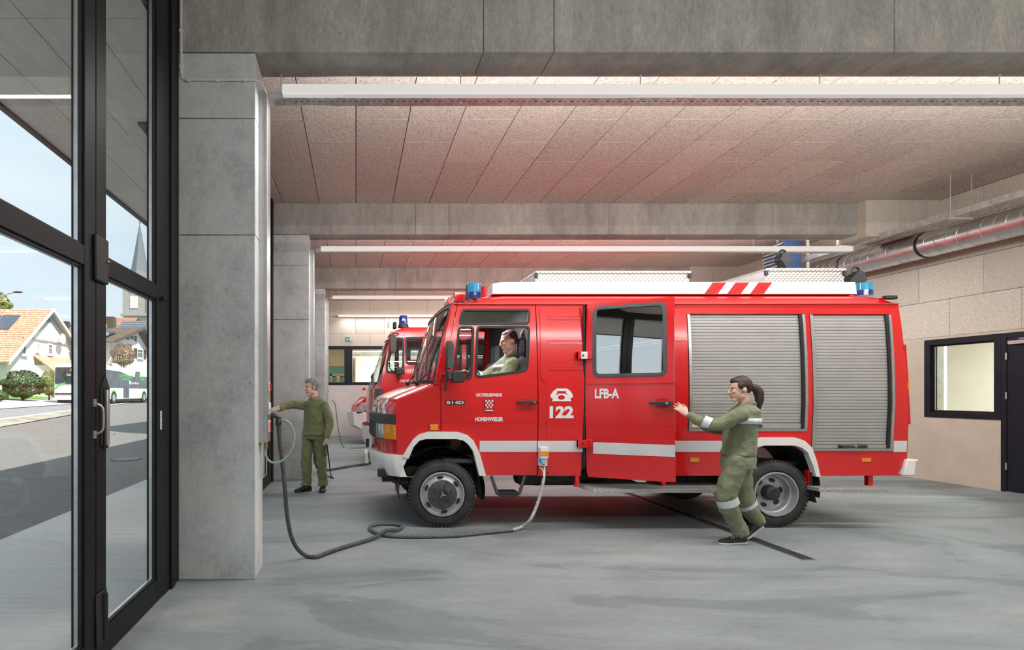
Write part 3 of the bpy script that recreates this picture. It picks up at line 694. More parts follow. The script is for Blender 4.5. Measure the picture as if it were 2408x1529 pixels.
# heater unit
hu = thing('air_heater', (8.3, 11.4, 4.0), 'dark blue louvred air heater hung near the ceiling at the right', 'heater')
H0, H1, HY = 8.12, 8.45, 10.8
MB().box(H0, H1, HY, HY+.54, 3.80, 4.36).build('heater_body', M['navy'], hu, bevel=.01)
for k in range(8): MB().box(-.035, .035, .02, .52, -.003, .003, Matrix.Translation((H0-.02, HY, 3.84+k*.067)) @ Matrix.Rotation(-.7, 4, 'Y')).build('louvre', M['galv'], hu)
MB().tube(spline([(8.62, HY+.3, 4.48), (8.75, HY+.3, 4.48), (8.80, HY+.3, 4.40), (8.80, HY+.3, 3.5)], 6), .03, 12).build('heating_pipe', M['cream'], hu, smooth=True)
MB().tube([(8.0, HY+.3, 4.48), (8.64, HY+.3, 4.48)], .03, 12).build('heating_pipe', M['cream'], hu, smooth=True)
for x in (H0+.1, H1-.1): MB().box(x-.01, x+.01, HY+.3, HY+.32, 4.36, CEIL).build('hanger_rod', M['galv'], hu)
# exit sign, cup
es = thing('exit_sign', (-.22, YE-.03, 3.3), 'small green and white escape-route sign on the far wall boards', 'sign')
ex0, ex1, ez0, ez1 = (812.5-VX)*19.45/F, (829.5-VX)*19.45/F, EYE+(VY-803)*19.45/F, EYE+(VY-793)*19.45/F
MB().box(ex0, ex1, YE-.035, YE, ez0, ez1).build('sign_panel', M['signg'], es, bevel=.003)
xm = ex0+.55*(ex1-ex0); zm = (ez0+ez1)/2; yy = YE-.0365
MB().prism([(xm-.02, zm+.012), (xm-.07, zm+.012), (xm-.07, zm+.04), (xm-.12, zm), (xm-.07, zm-.04), (xm-.07, zm-.012), (xm-.02, zm-.012)], lambda a, c, t: (a, yy+.001*t, c)).build('arrow', M['white'], es)
MB().box(xm+.01, ex1-.01, yy, YE-.035, ez0+.01, ez1-.01).build('door_symbol', M['white'], es)
MB().prism([(xm+.03, zm-.05), (xm+.045, zm-.01), (xm+.035, zm+.03), (xm+.055, zm+.045), (xm+.07, zm+.02), (xm+.06, zm-.01), (xm+.07, zm-.05), (xm+.055, zm-.05), (xm+.05, zm-.02), (xm+.042, zm-.05)], lambda a, c, t: (a, yy-.001+.0008*t, c)).build('running_figure', M['signg'], es)
cx = (794.5-VX)*19.75/F
cu = thing('takeaway_cup', (cx, 19.72, 1.84), 'yellow paper cup with a white lid on the far window sill', 'cup')
MB().box(-1.2, 1.6, YE+.1, YE+.35, 1.80, 1.835).build('window_sill', M['whitewall'], w2)
MB().lathe([(1.836, 0), (1.836, .055), (2.02, .075), (2.02, 0)], (cx, 19.74, 0), 'z', 20).build('cup_body', M['yellow'], cu, smooth=True)
MB().lathe([(2.0, .078), (2.03, .08), (2.045, .07), (2.045, 0)], (cx, 19.74, 0), 'z', 20).build('cup_lid', M['white'], cu, smooth=True)
# red extinguisher mark on the back wall
sg = thing('wall_sticker', (.35, YE, 1.6), 'tiny red triangular sticker low on the far white wall', 'sticker')
p0 = W(850, 914, 19.49); MB().prism([(p0[0], p0[2]-.06), (p0[0]+.16, p0[2]-.06), (p0[0]+.10, p0[2]+.06)], lambda a, c, t: (a, YE-.004*t, c)).build('sticker_film', M['redm'], sg)

# ------------------------------------------------------------------ supply columns (energy posts)
def post(y, lab, near=False):
    r = thing('supply_post', (-.75, y+.16, 1.057), lab, 'supply post', 'white supply posts on the columns')
    MB().box(-.782, -.716, y+.157, y+.327, 1.057, 3.90).build('trunking', M['satin'], r, bevel=.003)
    MB().box(-.785, -.745, y+.152, y+.16, 1.057, 3.90).build('trunking_cover', M['greyp'] if 0 else M['satin'], r)
    y2 = y+.2
    MB().box(-.716, -.702, y2-.025, y2+.055, 1.47, 1.545).build('switch_box', M['cream'], r, bevel=.004)
    MB().box(-.702, -.694, y2-.01, y2+.04, 1.48, 1.535).build('red_switch', M['redm'], r, label='red emergency switch')
    MB().box(-.716, -.700, y2-.03, y2+.06, 1.28, 1.38).build('socket_plate', M['cream'], r, bevel=.004)
    MB().box(-.716, -.700, y2-.03, y2+.06, 1.14, 1.235).build('socket_plate', M['cream'], r, bevel=.004)
    MB().box(-.70, -.696, y2-.01, y2+.04, 1.155, 1.22).build('red_flap', M['redm'], r)
    MB().lathe([(1.0, 0), (1.0, .016), (1.035, .018), (1.057, .012), (1.057, 0)], (-.735, y+.21, 0), 'z', 10).build('hose_fitting', M['brass'], r, smooth=True)
    if near:
        MB().prism([(-.700, 1.318), (-.628, 1.345), (-.630, 1.355), (-.702, 1.330)], lambda a, c, t: (a, y2-.03+.08*t, c)).build('socket_lid', M['white'], r)
    return r
post(FR[1], 'nearest tall supply post on the side of the big concrete column', True)
post(FR[2], 'second supply post, on the column behind the standing man')
post(FR[3], 'third supply post, on the farthest column')
# ================================================================== outside
def terr(x, y=0): return 0.0 if x > -10 else .06*(min(-x, 34)-10)
def gray(px, py):
    lo, hi = 2.0, 300.0; f = lambda d: EYE+(VY-py)*d/F-terr((px-VX)*d/F)
    for _ in range(60):
        m = (lo+hi)/2
        if f(m) > 0: lo = m
        else: hi = m
    return Vector(((px-VX)*lo/F, lo))
def drape(name, mat, pa, pb, off_, y0, y1, n=24, flat=False, **kw):
    """strip between two plan lines (x as function of y)"""
    b = MB().grid(n, 4, lambda u, v: (lambda y: (lambda x: (x, y, terr(x)+off_))(pa(y)+(pb(y)-pa(y))*v))(y0+(y1-y0)*u))
    return b.build(name, mat, smooth=True, **kw)
def line(a, b): return lambda y: a.x+(b.x-a.x)*(y-a.y)/(b.y-a.y)
MB().box(-3.53, -1.45, -20, 45, -.2, 0).build('apron_slab', M['apron'], kind='structure')
drape('yard_asphalt', M['asphalt'], lambda y: -3.53, lambda y: -24, -.006, -20, 75, 30, kind='structure')
MB().grid(24, 30, lambda u, v: (-24-90*u, -30+260*v, terr(-24-90*u)-.03)).build('village_ground', plain('village_gravel_and_grass', (.27, .27, .21), .95, var=.2, scale=.4), smooth=True, kind='structure')
MB().grid(20, 8, lambda u, v: (-3.5-21*u, 74+140*v, terr(-3.5-21*u)-.02)).build('far_ground', M['road'], smooth=True, kind='structure')
A0, A1 = gray(0, 1006), gray(188, 973); B0, B1 = gray(0, 987), gray(180, 963.5); C0, C1 = gray(0, 963.5), gray(180, 951); D0, D1 = gray(0, 941), gray(170, 941)
lA, lB, lC = line(A0, A1), line(B0, B1), line(C0, C1)
drape('verge', M['verge'], lA, lB, .03, 8, 34, kind='structure')
drape('road', M['road'], lB, lC, .015, 0, 70, kind='structure')
drape('white_road_line', M['kerb'], lambda y: lB(y)+.28, lambda y: lB(y)-.02, .035, 0, 60, kind='structure')
drape('pavement', M['kerb'], lC, lambda y: lC(y)-4.6, .05, 0, 90, kind='structure')
drape('lawn', M['grass'], lambda y: lC(y)-4.6, lambda y: lC(y)-12, .06, 0, 60, kind='structure')
for px, py, r_, lb in ((297, 1080, .33, 'round manhole cover in the shaded yard'), (246, 1022, .36, 'round manhole cover in the sunlit strip of yard')):
    p = gray(px, py); o = thing('manhole_cover', (p.x, p.y, terr(p.x)), lb, 'manhole cover', 'manhole covers in the yard')
    z = terr(p.x)
    MB().lathe([(0, r_), (.012, r_), (.012, r_-.04), (.006, r_-.04)], (p.x, p.y, z-.004), 'z', 32).build('cover_ring', M['rust'], o)
    MB().lathe([(.004, 0), (.010, r_-.045), (0, r_-.04)], (p.x, p.y, z-.002), 'z', 32).build('cover_plate', M['road'], o)

def leaves(name, mat, parent, c, r, n, size, seed, shell=.55, power=2.2):
    rr = random.Random(seed); b = MB()
    for _ in range(n):
        while 1:
            v = Vector((rr.uniform(-1, 1), rr.uniform(-1, 1), rr.uniform(-1, 1)))
            if .05 < v.length < 1: break
        q = v.length**(1/power); v.normalize(); q = shell+(1-shell)*q
        lump = 1+.10*sin(v.x*7+seed)*cos(v.y*6+seed)+.08*sin(v.z*9)
        p = Vector((c[0]+v.x*r[0]*q*lump, c[1]+v.y*r[1]*q*lump, c[2]+v.z*r[2]*q*lump))
        nrm = (v+Vector((rr.uniform(-1, 1), rr.uniform(-1, 1), rr.uniform(-.3, 1)))*.9).normalized(); u = nrm.orthogonal().normalized()
        u = (Matrix.Rotation(rr.uniform(0, 6.28), 3, nrm) @ u); w = nrm.cross(u); s_ = size*rr.uniform(.6, 1.3)
        b.add([p-u*s_, p+w*s_*.45, p+u*s_, p-w*s_*.45], [(0, 1, 2, 3)])
    return b.build(name, mat, parent, weld=False, kind='stuff')
def shrub(px, py, d, r, mat, lab, seed, n=1800, size=.13, cat='shrub', name='shrub', trunk=.3, grp=None):
    x, _, z = W(px, py, d); g0 = terr(x)
    o = thing(name, (x, d, g0), lab, cat, grp)
    leaves('foliage', mat, o, (x, d, z), r, n, size, seed)
    b = MB().tube([(x, d, g0-.1), (x+.05, d, (g0+z)/2), (x, d, z)], [r[0]*.07+.03, r[0]*.05+.02, .02], 7)
    for k in range(5): a = k*1.3+seed; b.tube([(x, d, g0+(z-g0)*.5), (x+cos(a)*r[0]*.5, d+sin(a)*r[1]*.5, z+r[2]*.3)], [.03, .01], 5)
    b.build('stem', M['bark'], o, smooth=True)
shrub(53, 905, 42, (1.42, 1.3, 1.0), M['leaf'], 'big round glossy dark green bush before the white house', 3, 7500, .075)
shrub(115, 903, 45, (.75, .75, .95), M['leafy'], 'upright yellow-green bush between the round bush and the bus', 5, 3800, .06)
shrub(2, 908, 48, (.65, .6, .78), M['leafy'], 'clipped yellow hedge bush at the left picture edge', 8, 1600, .08)
shrub(0, 930, 38.5, (.5, .5, .33), M['leaf'], 'low dark shrub at the left picture edge below the yellow one', 9, 700, .08)
shrub(-4, 722, 80, (1.6, 1.6, 1.9), M['leafy'], 'tall light green tree behind the tiled roof', 12, 3000, .17, 'tree', 'tree')
shrub(290, 835, 57.2, (1.1, 1.05, 1.15), M['leafb'], 'copper-leaved small tree before the gabled house', 14, 3600, .08, 'tree', 'tree')

def wallbox(name, x0, x1, y0, y1, z0, z1, mat, parent): return MB().box(x0, x1, y0, y1, z0, z1).build(name, mat, parent)
def gable_house(name, XG, y0, y1, yr, zr, ze0, ze1, length, gz, mat_roof, label, over=.6):
    """gable wall in plane x=XG facing +x, ridge along x"""
    o = thing(name, (XG, yr, gz), label, 'house')
    MB().prism([(y0, gz-.5), (y1, gz-.5), (y1, ze1), (yr, zr-.25), (y0, ze0)], lambda a, c, t: (XG-t*length, a, c)).build('walls', M['hw'], o)
    for (ya, za), nm in (((y0-over, ze0-(zr-ze0)/(yr-y0)*over), 0), ((y1+over, ze1-(zr-ze1)/(y1-yr)*over), 1)):
        n = max(8, int(sqrt((yr-ya)**2+(zr-za)**2)/.34)); b = MB(); X0, X1 = XG+over, XG-length
        for k in range(n):
            t0, t1 = k/n, (k+1)/n; p = (yr+(ya-yr)*t0, zr+(za-zr)*t0); q = (yr+(ya-yr)*t1, zr+(za-zr)*t1)
            b.add([(X0, p[0], p[1]+.02), (X1, p[0], p[1]+.02), (X1, q[0], q[1]+.09), (X0, q[0], q[1]+.09), (X0, q[0], q[1]), (X1, q[0], q[1])], [(0, 1, 2, 3), (3, 2, 5, 4)])
        b.build('tiled_roof', mat_roof, o)
        MB().add([(XG+over+.03, yr, zr+.12), (XG+over+.03, ya, za+.14), (XG+over+.03, ya, za-.18), (XG+over+.03, yr, zr-.2), (XG+over-.05, yr, zr+.12), (XG+over-.05, ya, za+.14), (XG+over-.05, ya, za-.18), (XG+over-.05, yr, zr-.2)],
                 [(0, 1, 2, 3), (7, 6, 5, 4), (0, 4, 5, 1), (3, 2, 6, 7), (1, 5, 6, 2), (0, 3, 7, 4)]).build('barge_board', M['hw'] if mat_roof is M['tile'] else M['dkwood'], o)
        MB().add([(XG+over-.06, yr, zr-.1), (XG+over-.06, ya, za-.03), (XG-.2, ya, za-.03), (XG-.2, yr, zr-.1)], [(0, 1, 2, 3)]).build('soffit', M['timber'] if mat_roof is M['tile'] else M['dkwood'], o)
    return o
def gwin(o, XG, px0, px1, py0, py1, shutters=False, bars=True):
    d0 = XG*F/(px0-VX); d1 = XG*F/(px1-VX); z1 = EYE+(VY-py0)*d0/F; z0 = EYE+(VY-py1)*d0/F
    f = frame_rect('window', M['hw'], o, d0-.12, d1+.12, z0-.12, z1+.12, .14, lambda a, c, t: (XG+.10-t, a, c), 0, .12)
    MB().box(XG-.02, XG+.02, d0, d1, z0, z1).build('pane', M['pane'], f)
    if bars: MB().box(XG+.0, XG+.05, (d0+d1)/2-.03, (d0+d1)/2+.03, z0, z1).box(XG, XG+.05, d0, d1, z0+(z1-z0)*.62, z0+(z1-z0)*.68).build('glazing_bar', M['hw'], f)
    MB().box(XG, XG+.18, d0-.2, d1+.2, z0-.2, z0-.12).build('sill', M['hw'], f)
    if shutters:
        w = (d1-d0)*.55
        for a in (d0-.15-w, d1+.15): MB().box(XG+.02, XG+.08, a, a+w, z0-.1, z1+.1).build('shutter', M['dkwood'], f)
XG = -29.0
h1 = gable_house('tiled_house', XG, 47.3, 59.4, 53.6, 9.35, 4.45, 5.5, 16, 1.1, M['tile'], 'white gabled house with orange tiled roof and solar panels')
gwin(h1, XG, 50, 59, 804, 832); gwin(h1, XG, 86, 89, 808, 825, bars=False); gwin(h1, XG, 112.5, 121, 811, 832); gwin(h1, XG, 44, 60, 869, 884)
MB().prism([(49.7, 6.42), (57.2, 6.35), (55.2, 7.9), (53.9, 8.15), (52.7, 8.1)], lambda a, c, t: (XG+.06*t, a, c)).build('gable_panel', M['hw'], h1)
MB().prism([(49.5, 6.3), (57.5, 6.3), (57.5, 6.42), (49.5, 6.42)], lambda a, c, t: (XG+.14*t, a, c)).build('ledge', M['timber'], h1)
b = MB()
for k in range(22): b.box(XG+.03, XG+.07, 51.0+k*.26, 51.2+k*.26, 8.0-abs(k-11)*.12, 9.05-abs(51.1+k*.26-53.6)*.72)
b.build('timber_boards', M['timber'], h1, kind='stuff')
MB().lathe([(XG+.1, 0), (XG+.1, .42), (XG+.02, .45)], (0, 53.6, 8.15), 'x', 16, 0, pi).build('fan_window', M['pane'], h1)
p = W(127.5, 797, 55.2)
MB().lathe([(0, 0), (.05, .3), (.14, .52), (.12, .53), (.02, .3), (-.04, 0)], (XG+.5, 55.2, p[2]), 'x', 24).build('satellite_dish', M['hw'], h1, smooth=True)
MB().tube([(XG, 55.4, p[2]-.1), (XG+.5, 55.2, p[2])], .04, 6).build('dish_arm', M['timber'], h1)
# porch lean-to
MB().add([(XG, 51.2, 4.95), (XG+1.9, 51.2, 3.5), (XG+1.9, 57.5, 3.5), (XG, 57.5, 4.95), (XG, 51.2, 4.8), (XG+1.9, 51.2, 3.35), (XG+1.9, 57.5, 3.35), (XG, 57.5, 4.8)], [(0, 1, 2, 3), (7, 6, 5, 4), (0, 4, 5, 1), (1, 5, 6, 2), (2, 6, 7, 3)]).build('porch_roof', M['tile'], h1)
MB().box(XG, XG+1.4, 51.4, 51.6, .9, 4.0).build('porch_wall', M['hw'], h1); MB().box(XG+1.2, XG+1.4, 57, 57.2, .9, 3.4).build('porch_post', M['hw'], h1)
# solar collectors on the near slope
sl = (9.35-4.0)/(53.6-46.7)
for k in range(3):
    x0 = XG-1.9-k*1.75; ya, yb = 50.6, 52.5
    MB().add([(x0, yb, 9.35-(53.6-yb)*sl+.16), (x0-1.6, yb, 9.35-(53.6-yb)*sl+.16), (x0-1.6, ya, 9.35-(53.6-ya)*sl+.16), (x0, ya, 9.35-(53.6-ya)*sl+.16), (x0, yb, 9.35-(53.6-yb)*sl), (x0-1.6, yb, 9.35-(53.6-yb)*sl), (x0-1.6, ya, 9.35-(53.6-ya)*sl), (x0, ya, 9.35-(53.6-ya)*sl)],
             [(0, 1, 2, 3), (0, 4, 5, 1), (1, 5, 6, 2), (2, 6, 7, 3), (3, 7, 4, 0)]).build('solar_panel', M['solar'], h1)
# house behind the bus
X2 = -25.0
h2 = gable_house('shuttered_house', X2, 58.0, 69.3, 65.0, 8.9, 6.9, 6.2, 3.3, .8, M['tileb'], 'white gabled house with brown shutters right of the mullion', .9)
gwin(h2, X2, 302, 313, 788, 797, True, False); gwin(h2, X2, 322.5, 334.5, 822, 840, True)
MB().add([(X2-.6, 58.5, 7.35), (X2-3.1, 58.5, 7.35), (X2-3.1, 61.2, 8.05), (X2-.6, 61.2, 8.05)], [(0, 1, 2, 3)]).build('solar_panel', M['solar'], h2)
MB().box(X2-3.2, X2-2.5, 64.6, 65.4, 8.6, 9.9).build('chimney', M['dkwood'], h2)
# brown roofed farmhouse, long roof parallel to the picture
def long_house(name, x0, x1, y0, y1, gz, ze, zr, mat, label, split=None):
    o = thing(name, ((x0+x1)/2, (y0+y1)/2, gz), label, 'house'); ym = (y0+y1)/2
    MB().box(x0, x1, y0, y1, gz-.5, ze).build('walls', M['hw'], o)
    MB().prism([(y0, ze), (y1, ze), (ym, zr-.2)], lambda a, c, t: (x0+t*(x1-x0), a, c)).build('gable', M['hw'], o)
    n = 14; b = MB()
    for sgn in (-1, 1):
        ya = ym+sgn*((y1-y0)/2+.7); za = ze-.35
        for k in range(n):
            t0, t1 = k/n, (k+1)/n; p = (ym+(ya-ym)*t0, zr+(za-zr)*t0); q = (ym+(ya-ym)*t1, zr+(za-zr)*t1)
            b.add([(x0-.5, p[0], p[1]+.02), (x1+.5, p[0], p[1]+.02), (x1+.5, q[0], q[1]+.1), (x0-.5, q[0], q[1]+.1), (x1+.5, q[0], q[1]), (x0-.5, q[0], q[1])], [(0, 1, 2, 3), (3, 2, 4, 5)])
    b.build('tiled_roof', mat, o); return o
h3 = long_house('farmhouse', -42, -33.3, 76, 86, 1.4, 7.9, 11.3, M['tileb'], 'brown roofed house between the tiled house and the mullion')
for x in (-39.3, -37.8): MB().add([(x, 77.3, 8.8), (x+.9, 77.3, 8.8), (x+.9, 78.5, 9.7), (x, 78.5, 9.7)], [(0, 1, 2, 3)]).build('roof_window', M['solar'], h3)
MB().box(-41.2, -40.2, 79.5, 80.2, 10.4, 11.5).build('chimney', M['dkwood'], h3)
MB().box(-38.6, -37.6, 75.95, 76.0, 5.4, 7.0).build('window', M['pane'], h3)
h4 = long_house('red_roofed_house', -43.0, -36.4, 88, 100, 1.4, 9.6, 13.9, plain('red_brown_tile', (.42, .21, .13), .8, var=.25, scale=4), 'red-brown roofed house below the church tower, left part')
MB().box(-40.2, -38.8, 91, 92.2, 12.0, 13.7).build('chimney', M['dkwood'], h4)
h5 = long_house('slate_roofed_house', -32.2, -18, 74, 86, 1.0, 7.0, 11.6, M['slate'], 'slate-grey roofed house right below the church tower')
# church
ch = thing('church', (-50.2, 130, 1.2), 'church tower with a tall pointed grey spire', 'church')
cx0, cx1 = (290-VX)*130/F, (346-VX)*130/F; cy0, cy1 = 130, 130+(cx1-cx0); zt = EYE+(VY-668)*130/F; cm = ((cx0+cx1)/2, (cy0+cy1)/2)
MB().box(cx0, cx1, cy0, cy1, 1, zt).build('tower_wall', M['stone'], ch)
zc = EYE+(VY-738)*130/F
MB().box(cx0-.5, cx1+.5, cy0-.5, cy1+.5, zc-.5, zc).box(cx0-.2, cx1+.2, cy0-.2, cy1+.2, zt-.3, zt+.1).build('cornice', M['stone'], ch)
for pr, fn in (('y', lambda a, c, t: (cm[0]+a, cy0-.06+t*(cy1-cy0+.12), c)), ('x', lambda a, c, t: (cx0-.06+t*(cx1-cx0+.12), cm[1]+a, c))):
    MB().prism([(-2.9, zt), (2.9, zt), (0, zt+2.3)], fn).build('gablet', M['stone'], ch)
za = EYE+(VY-517)*130/F; b = MB()
prof = [(zt-.2, 3.6), (zt+1.2, 2.9), (zt+3.2, 2.15), (zt+6, 1.6), (za, .05)]
b.lathe(prof, (cm[0], cm[1], 0), 'z', 8); b.build('spire', M['slate'], ch)
MB().lathe([(za-.1, 0), (za, .22), (za+.3, .22), (za+.4, 0)], (cm[0], cm[1], 0), 'z', 10).build('spire_ball', M['brass'], ch)
MB().box(cm[0]-.05, cm[0]+.05, cm[1]-.05, cm[1]+.05, za+.3, za+1.8).box(cm[0]-.35, cm[0]+.35, cm[1]-.05, cm[1]+.05, za+1.2, za+1.32).build('cross', M['chassis'], ch)
xw = (306-VX)*130/F; xw2 = (324-VX)*130/F
MB().box(xw, xw2, cy0-.12, cy0, EYE+(VY-725)*130/F, EYE+(VY-697)*130/F).build('louvre_window', M['hw'], ch)
zk = EYE+(VY-678)*130/F; MB().lathe([(-.16, 0), (-.16, .62), (0, .62)], (cm[0], cy0, zk), 'y', 20).build('clock_face', plain('clock_red', (.45, .12, .08), .6), ch)
for sx in (cx0, cx1): MB().tube([(sx, cy0-.2, zc), (sx, cy0-.2, zt)], .09, 6).build('downpipe', M['stone'], ch)
# street lamp
sl_ = thing('street_lamp', (-26, 40, 1), 'slender curved street lamp head at the left picture edge', 'lamp')
q = [W(-40, 930, 34), W(-38, 740, 34), W(-20, 708, 34), W(10, 694, 34), W(40, 686, 34)]
MB().tube(spline(q, 6), .05, 8).build('lamp_pole', M['timber'], sl_, smooth=True)
a = W(34, 688, 34); MB().ell((a[0]+.2, a[1], a[2]+.02), (.32, .13, .06), 12, 6).build('lamp_head', M['chassis'], sl_, smooth=True)
bo = thing('marker_post', (gray(184, 963).x, gray(184, 963).y, .5), 'white roadside marker post beside the mullion', 'post')
p = gray(184, 963); MB().box(p.x-.07, p.x+.07, p.y-.05, p.y+.05, terr(p.x)-.05, terr(p.x)+.95).build('post_body', M['hw'], bo, bevel=.01)
MB().box(p.x-.072, p.x+.072, p.y-.055, p.y-.045, terr(p.x)+.66, terr(p.x)+.82).build('post_band', M['plast'], bo)

# ------------------------------------------------------------------ bus
bx0, bx1, by0, by1 = -22.0, -19.6, 41.5, 55.0
def bz(y): return terr((bx0+bx1)/2)
g0 = terr(-20.6)
bus = thing('city_bus', (-20.8, 48, g0), 'white and green city bus with dark glass driving along the road', 'bus')
zz = lambda h: g0+h
body = MB().prism(rpoly([(by0, zz(.32)), (by1, zz(.32)), (by1, zz(2.95)), (by0+.3, zz(3.0)), (by0+.05, zz(2.7))], [.12, .1, .25, .3, .3]), lambda a, c, t: (bx0+t*(bx1-bx0), a, c))
body.build('bus_body', M['buswhite'], bus, bevel=.06)
MB().prism(rpoly([(bx0+.08, zz(1.5)), (bx1-.08, zz(1.5)), (bx1-.12, zz(2.72)), (bx0+.12, zz(2.72))], .12), lambda a, c, t: (a, by0-.02+.08*t, c)).build('rear_window', M['busglass'], bus)
MB().box(bx0+1.25, bx0+2.0, by0-.05, by0-.02, zz(2.42), zz(2.62)).build('destination_display', glow('display_amber', (1, .35, .02), .9), bus)
MB().prism([(bx0+.05, zz(1.15)), (bx0+.35, zz(1.5)), (bx0+.9, zz(1.62)), (bx0+.9, zz(1.56)), (bx0+.42, zz(1.42)), (bx0+.12, zz(1.1))], lambda a, c, t: (a, by0-.03+.03*t, c)).build('green_swoosh', M['green'], bus)
MB().box(bx0+.1, bx1-.1, by0-.03, by0, zz(.72), zz(.84)).build('tail_strip', M['plast'], bus)
for x in (bx0+.35, bx1-.5): MB().box(x, x+.16, by0-.045, by0-.03, zz(.74), zz(.82)).build('tail_lamp', M['redm'], bus)
text('rear_text', 'Der Landbus', M['cream'], bus, lambda u, v: (bx0+.95+u*1.1, by0-.03, zz(2.08)+v*.17), .01)
side = lambda a, c, t: (bx1+.012-t*.03, a, c)
plate('side_windows', M['busglass'], bus, rpoly([(by0+.4, zz(1.25)), (by1-.3, zz(1.25)), (by1-.3, zz(2.35)), (by0+8.3, zz(2.25)), (by0+5.9, zz(2.62)), (by0+.4, zz(2.72))], .08), [], side, 0, .03, smooth=False)
for a, c in ((5.4, 8.6), (9.8, 11.6)):
    for k in range(4): MB().box(bx1+.012, bx1+.03, by0+a+k*.25, by0+c-k*.25, zz(2.3-k*.12), zz(2.35-k*.12)).build('green_stripe', M['green'], bus)
MB().prism([(by0+8.9, zz(1.9)), (by0+10.0, zz(1.9)), (by0+10.2, zz(2.75)), (by0+9.2, zz(2.75))], lambda a, c, t: (bx1+.02-.03*t, a, c)).build('side_window', M['busglass'], bus)
for y in (by0+6.55, by0+7.15): MB().box(bx1-.02, bx1+.02, y, y+.55, zz(.42), zz(2.3)).build('door_leaf', M['busglass'], bus)
MB().lathe([(0, 0), (0, .17), (-.02, .17)], (bx1+.03, by0+7.9, zz(1.72)), 'x', 20).build('round_logo', M['cream'], bus)
text('side_text', 'landbus', M['cream'], bus, lambda u, v: (bx1+.03, by0+8.2+u*1.6, zz(1.62)+v*.2), .02)
for y in (by0+4.6, by0+11.2):
    MB().lathe([(-.25, .3), (-.25, .47), (0, .49), (0, .28), (-.06, .1), (-.06, 0)], (bx1+.03, y, zz(.47)), 'x', 28).build('wheel', M['tyre'], bus, smooth=True)
    MB().lathe([(0, .28), (.01, .27), (-.03, .12), (-.01, 0)], (bx1+.03, y, zz(.47)), 'x', 24).build('wheel_rim', M['rim'], bus, smooth=True)
    MB().lathe([(0.01, .52), (0.03, .52), (.03, .62), (.01, .62)], (bx1-.01, y, zz(.45)), 'x', 24, 0, pi).build('wheel_arch', M['green'], bus)
MB().box(bx0+.1, bx1-.1, by0+.3, by1-.2, zz(.12), zz(.34)).build('underbody', M['black'], bus)
# ================================================================== the near fire engine
TY0, TY1 = 6.13, 8.33; TC = (TY0+TY1)/2
OT = [(.4, .045), (.62, .035), (.9, .018), (1.35, 0), (1.6, .006), (1.9, .02), (2.2, .045), (2.45, .078), (2.6, .12)]
oy = lambda z: interp(z, OT)
CUTS = [.62, .9, 1.1, 1.35, 1.6, 1.75, 1.9, 2.05, 2.2, 2.33]
def TP(px, py, extra=0):
    z = EYE+(VY-py)*TY0/F
    for _ in range(3): d = TY0+oy(z)+extra; z = EYE+(VY-py)*d/F
    return ((px-VX)*d/F, z)
TPs = lambda pts: [TP(*p) for p in pts]
near = lambda a, z, t: (a, TY0+oy(z)+t, z)
far = lambda a, z, t: (a, TY1-oy(z)-t, z)
trk = thing('fire_engine', (3.0, TC, 0), 'near red fire engine with white roof box, silver roller shutters and an open side door', 'fire engine')
RED, BLK = M['red'], M['black']
def both(name, mat, outer, holes=(), t0=0, t1=.025, parent=None, cuts=CUTS, sides=(near, far), **kw):
    return [plate(name, mat, parent or trk, outer, list(holes), s_, t0, t1, cuts, **kw) for s_ in sides]
def stripe_at(x0, x1, py0=1037, py1=1063, t=-.003, parent=None, place=near, mat=None, name='white_stripe'):
    za, zb = TP(900, py1)[1], TP(900, py0)[1]
    plate(name, mat or M['reflect'], parent or trk, [(x0, za), (x1, za), (x1, zb), (x0, zb)], [], place, t, t+.002, [.9], smooth=True)
X = lambda px, py=1000: TP(px, py)[0]
# front wing + arch
archF = [(1125.5, 1118), (1111, 1060), (1100, 1045), (1089, 1036), (1072, 1032), (1000, 1032), (985, 1036), (972, 1050), (960, 1078), (948, 1118)]
archFo = [(1141, 1118), (1126, 1065), (1112, 1036), (1098, 1023), (1077, 1016), (1008, 1015), (986, 1021), (972, 1032), (958, 1052), (946, 1073)]
wing = [(1036, 905), (1036, 1016.5), (1008, 1015), (986, 1021), (972, 1032), (958, 1052), (946, 1073), (936, 1070), (932, 1030), (930, 975), (931, 945), (936, 938), (1000, 916)]
both('front_wing', RED, TPs(wing))
for s_ in (near, far):
    plate('wheel_arch_trim', M['cream'], trk, TPs(archFo+archF[::-1][1:]), [], s_, -.045, .03, [.62, .75, .9], angle=40)
# wheel well liner
def well(cx, r0, r1, y0, y1, z=.37, name='wheel_well'):
    MB().lathe([(y0, r0), (y1, r0), (y1, r0-.006), (y0, r0-.006)], (cx, 0, z), 'y', 20, -.2, pi+.2).build(name, M['chassis'], trk, smooth=True)
for ya, yb in ((TY0+.04, TY0+.62), (TY1-.62, TY1-.04)):
    well(X(1040), .47, 0, ya, yb, .40); well(X(1826), .50, 0, ya, yb, .42)
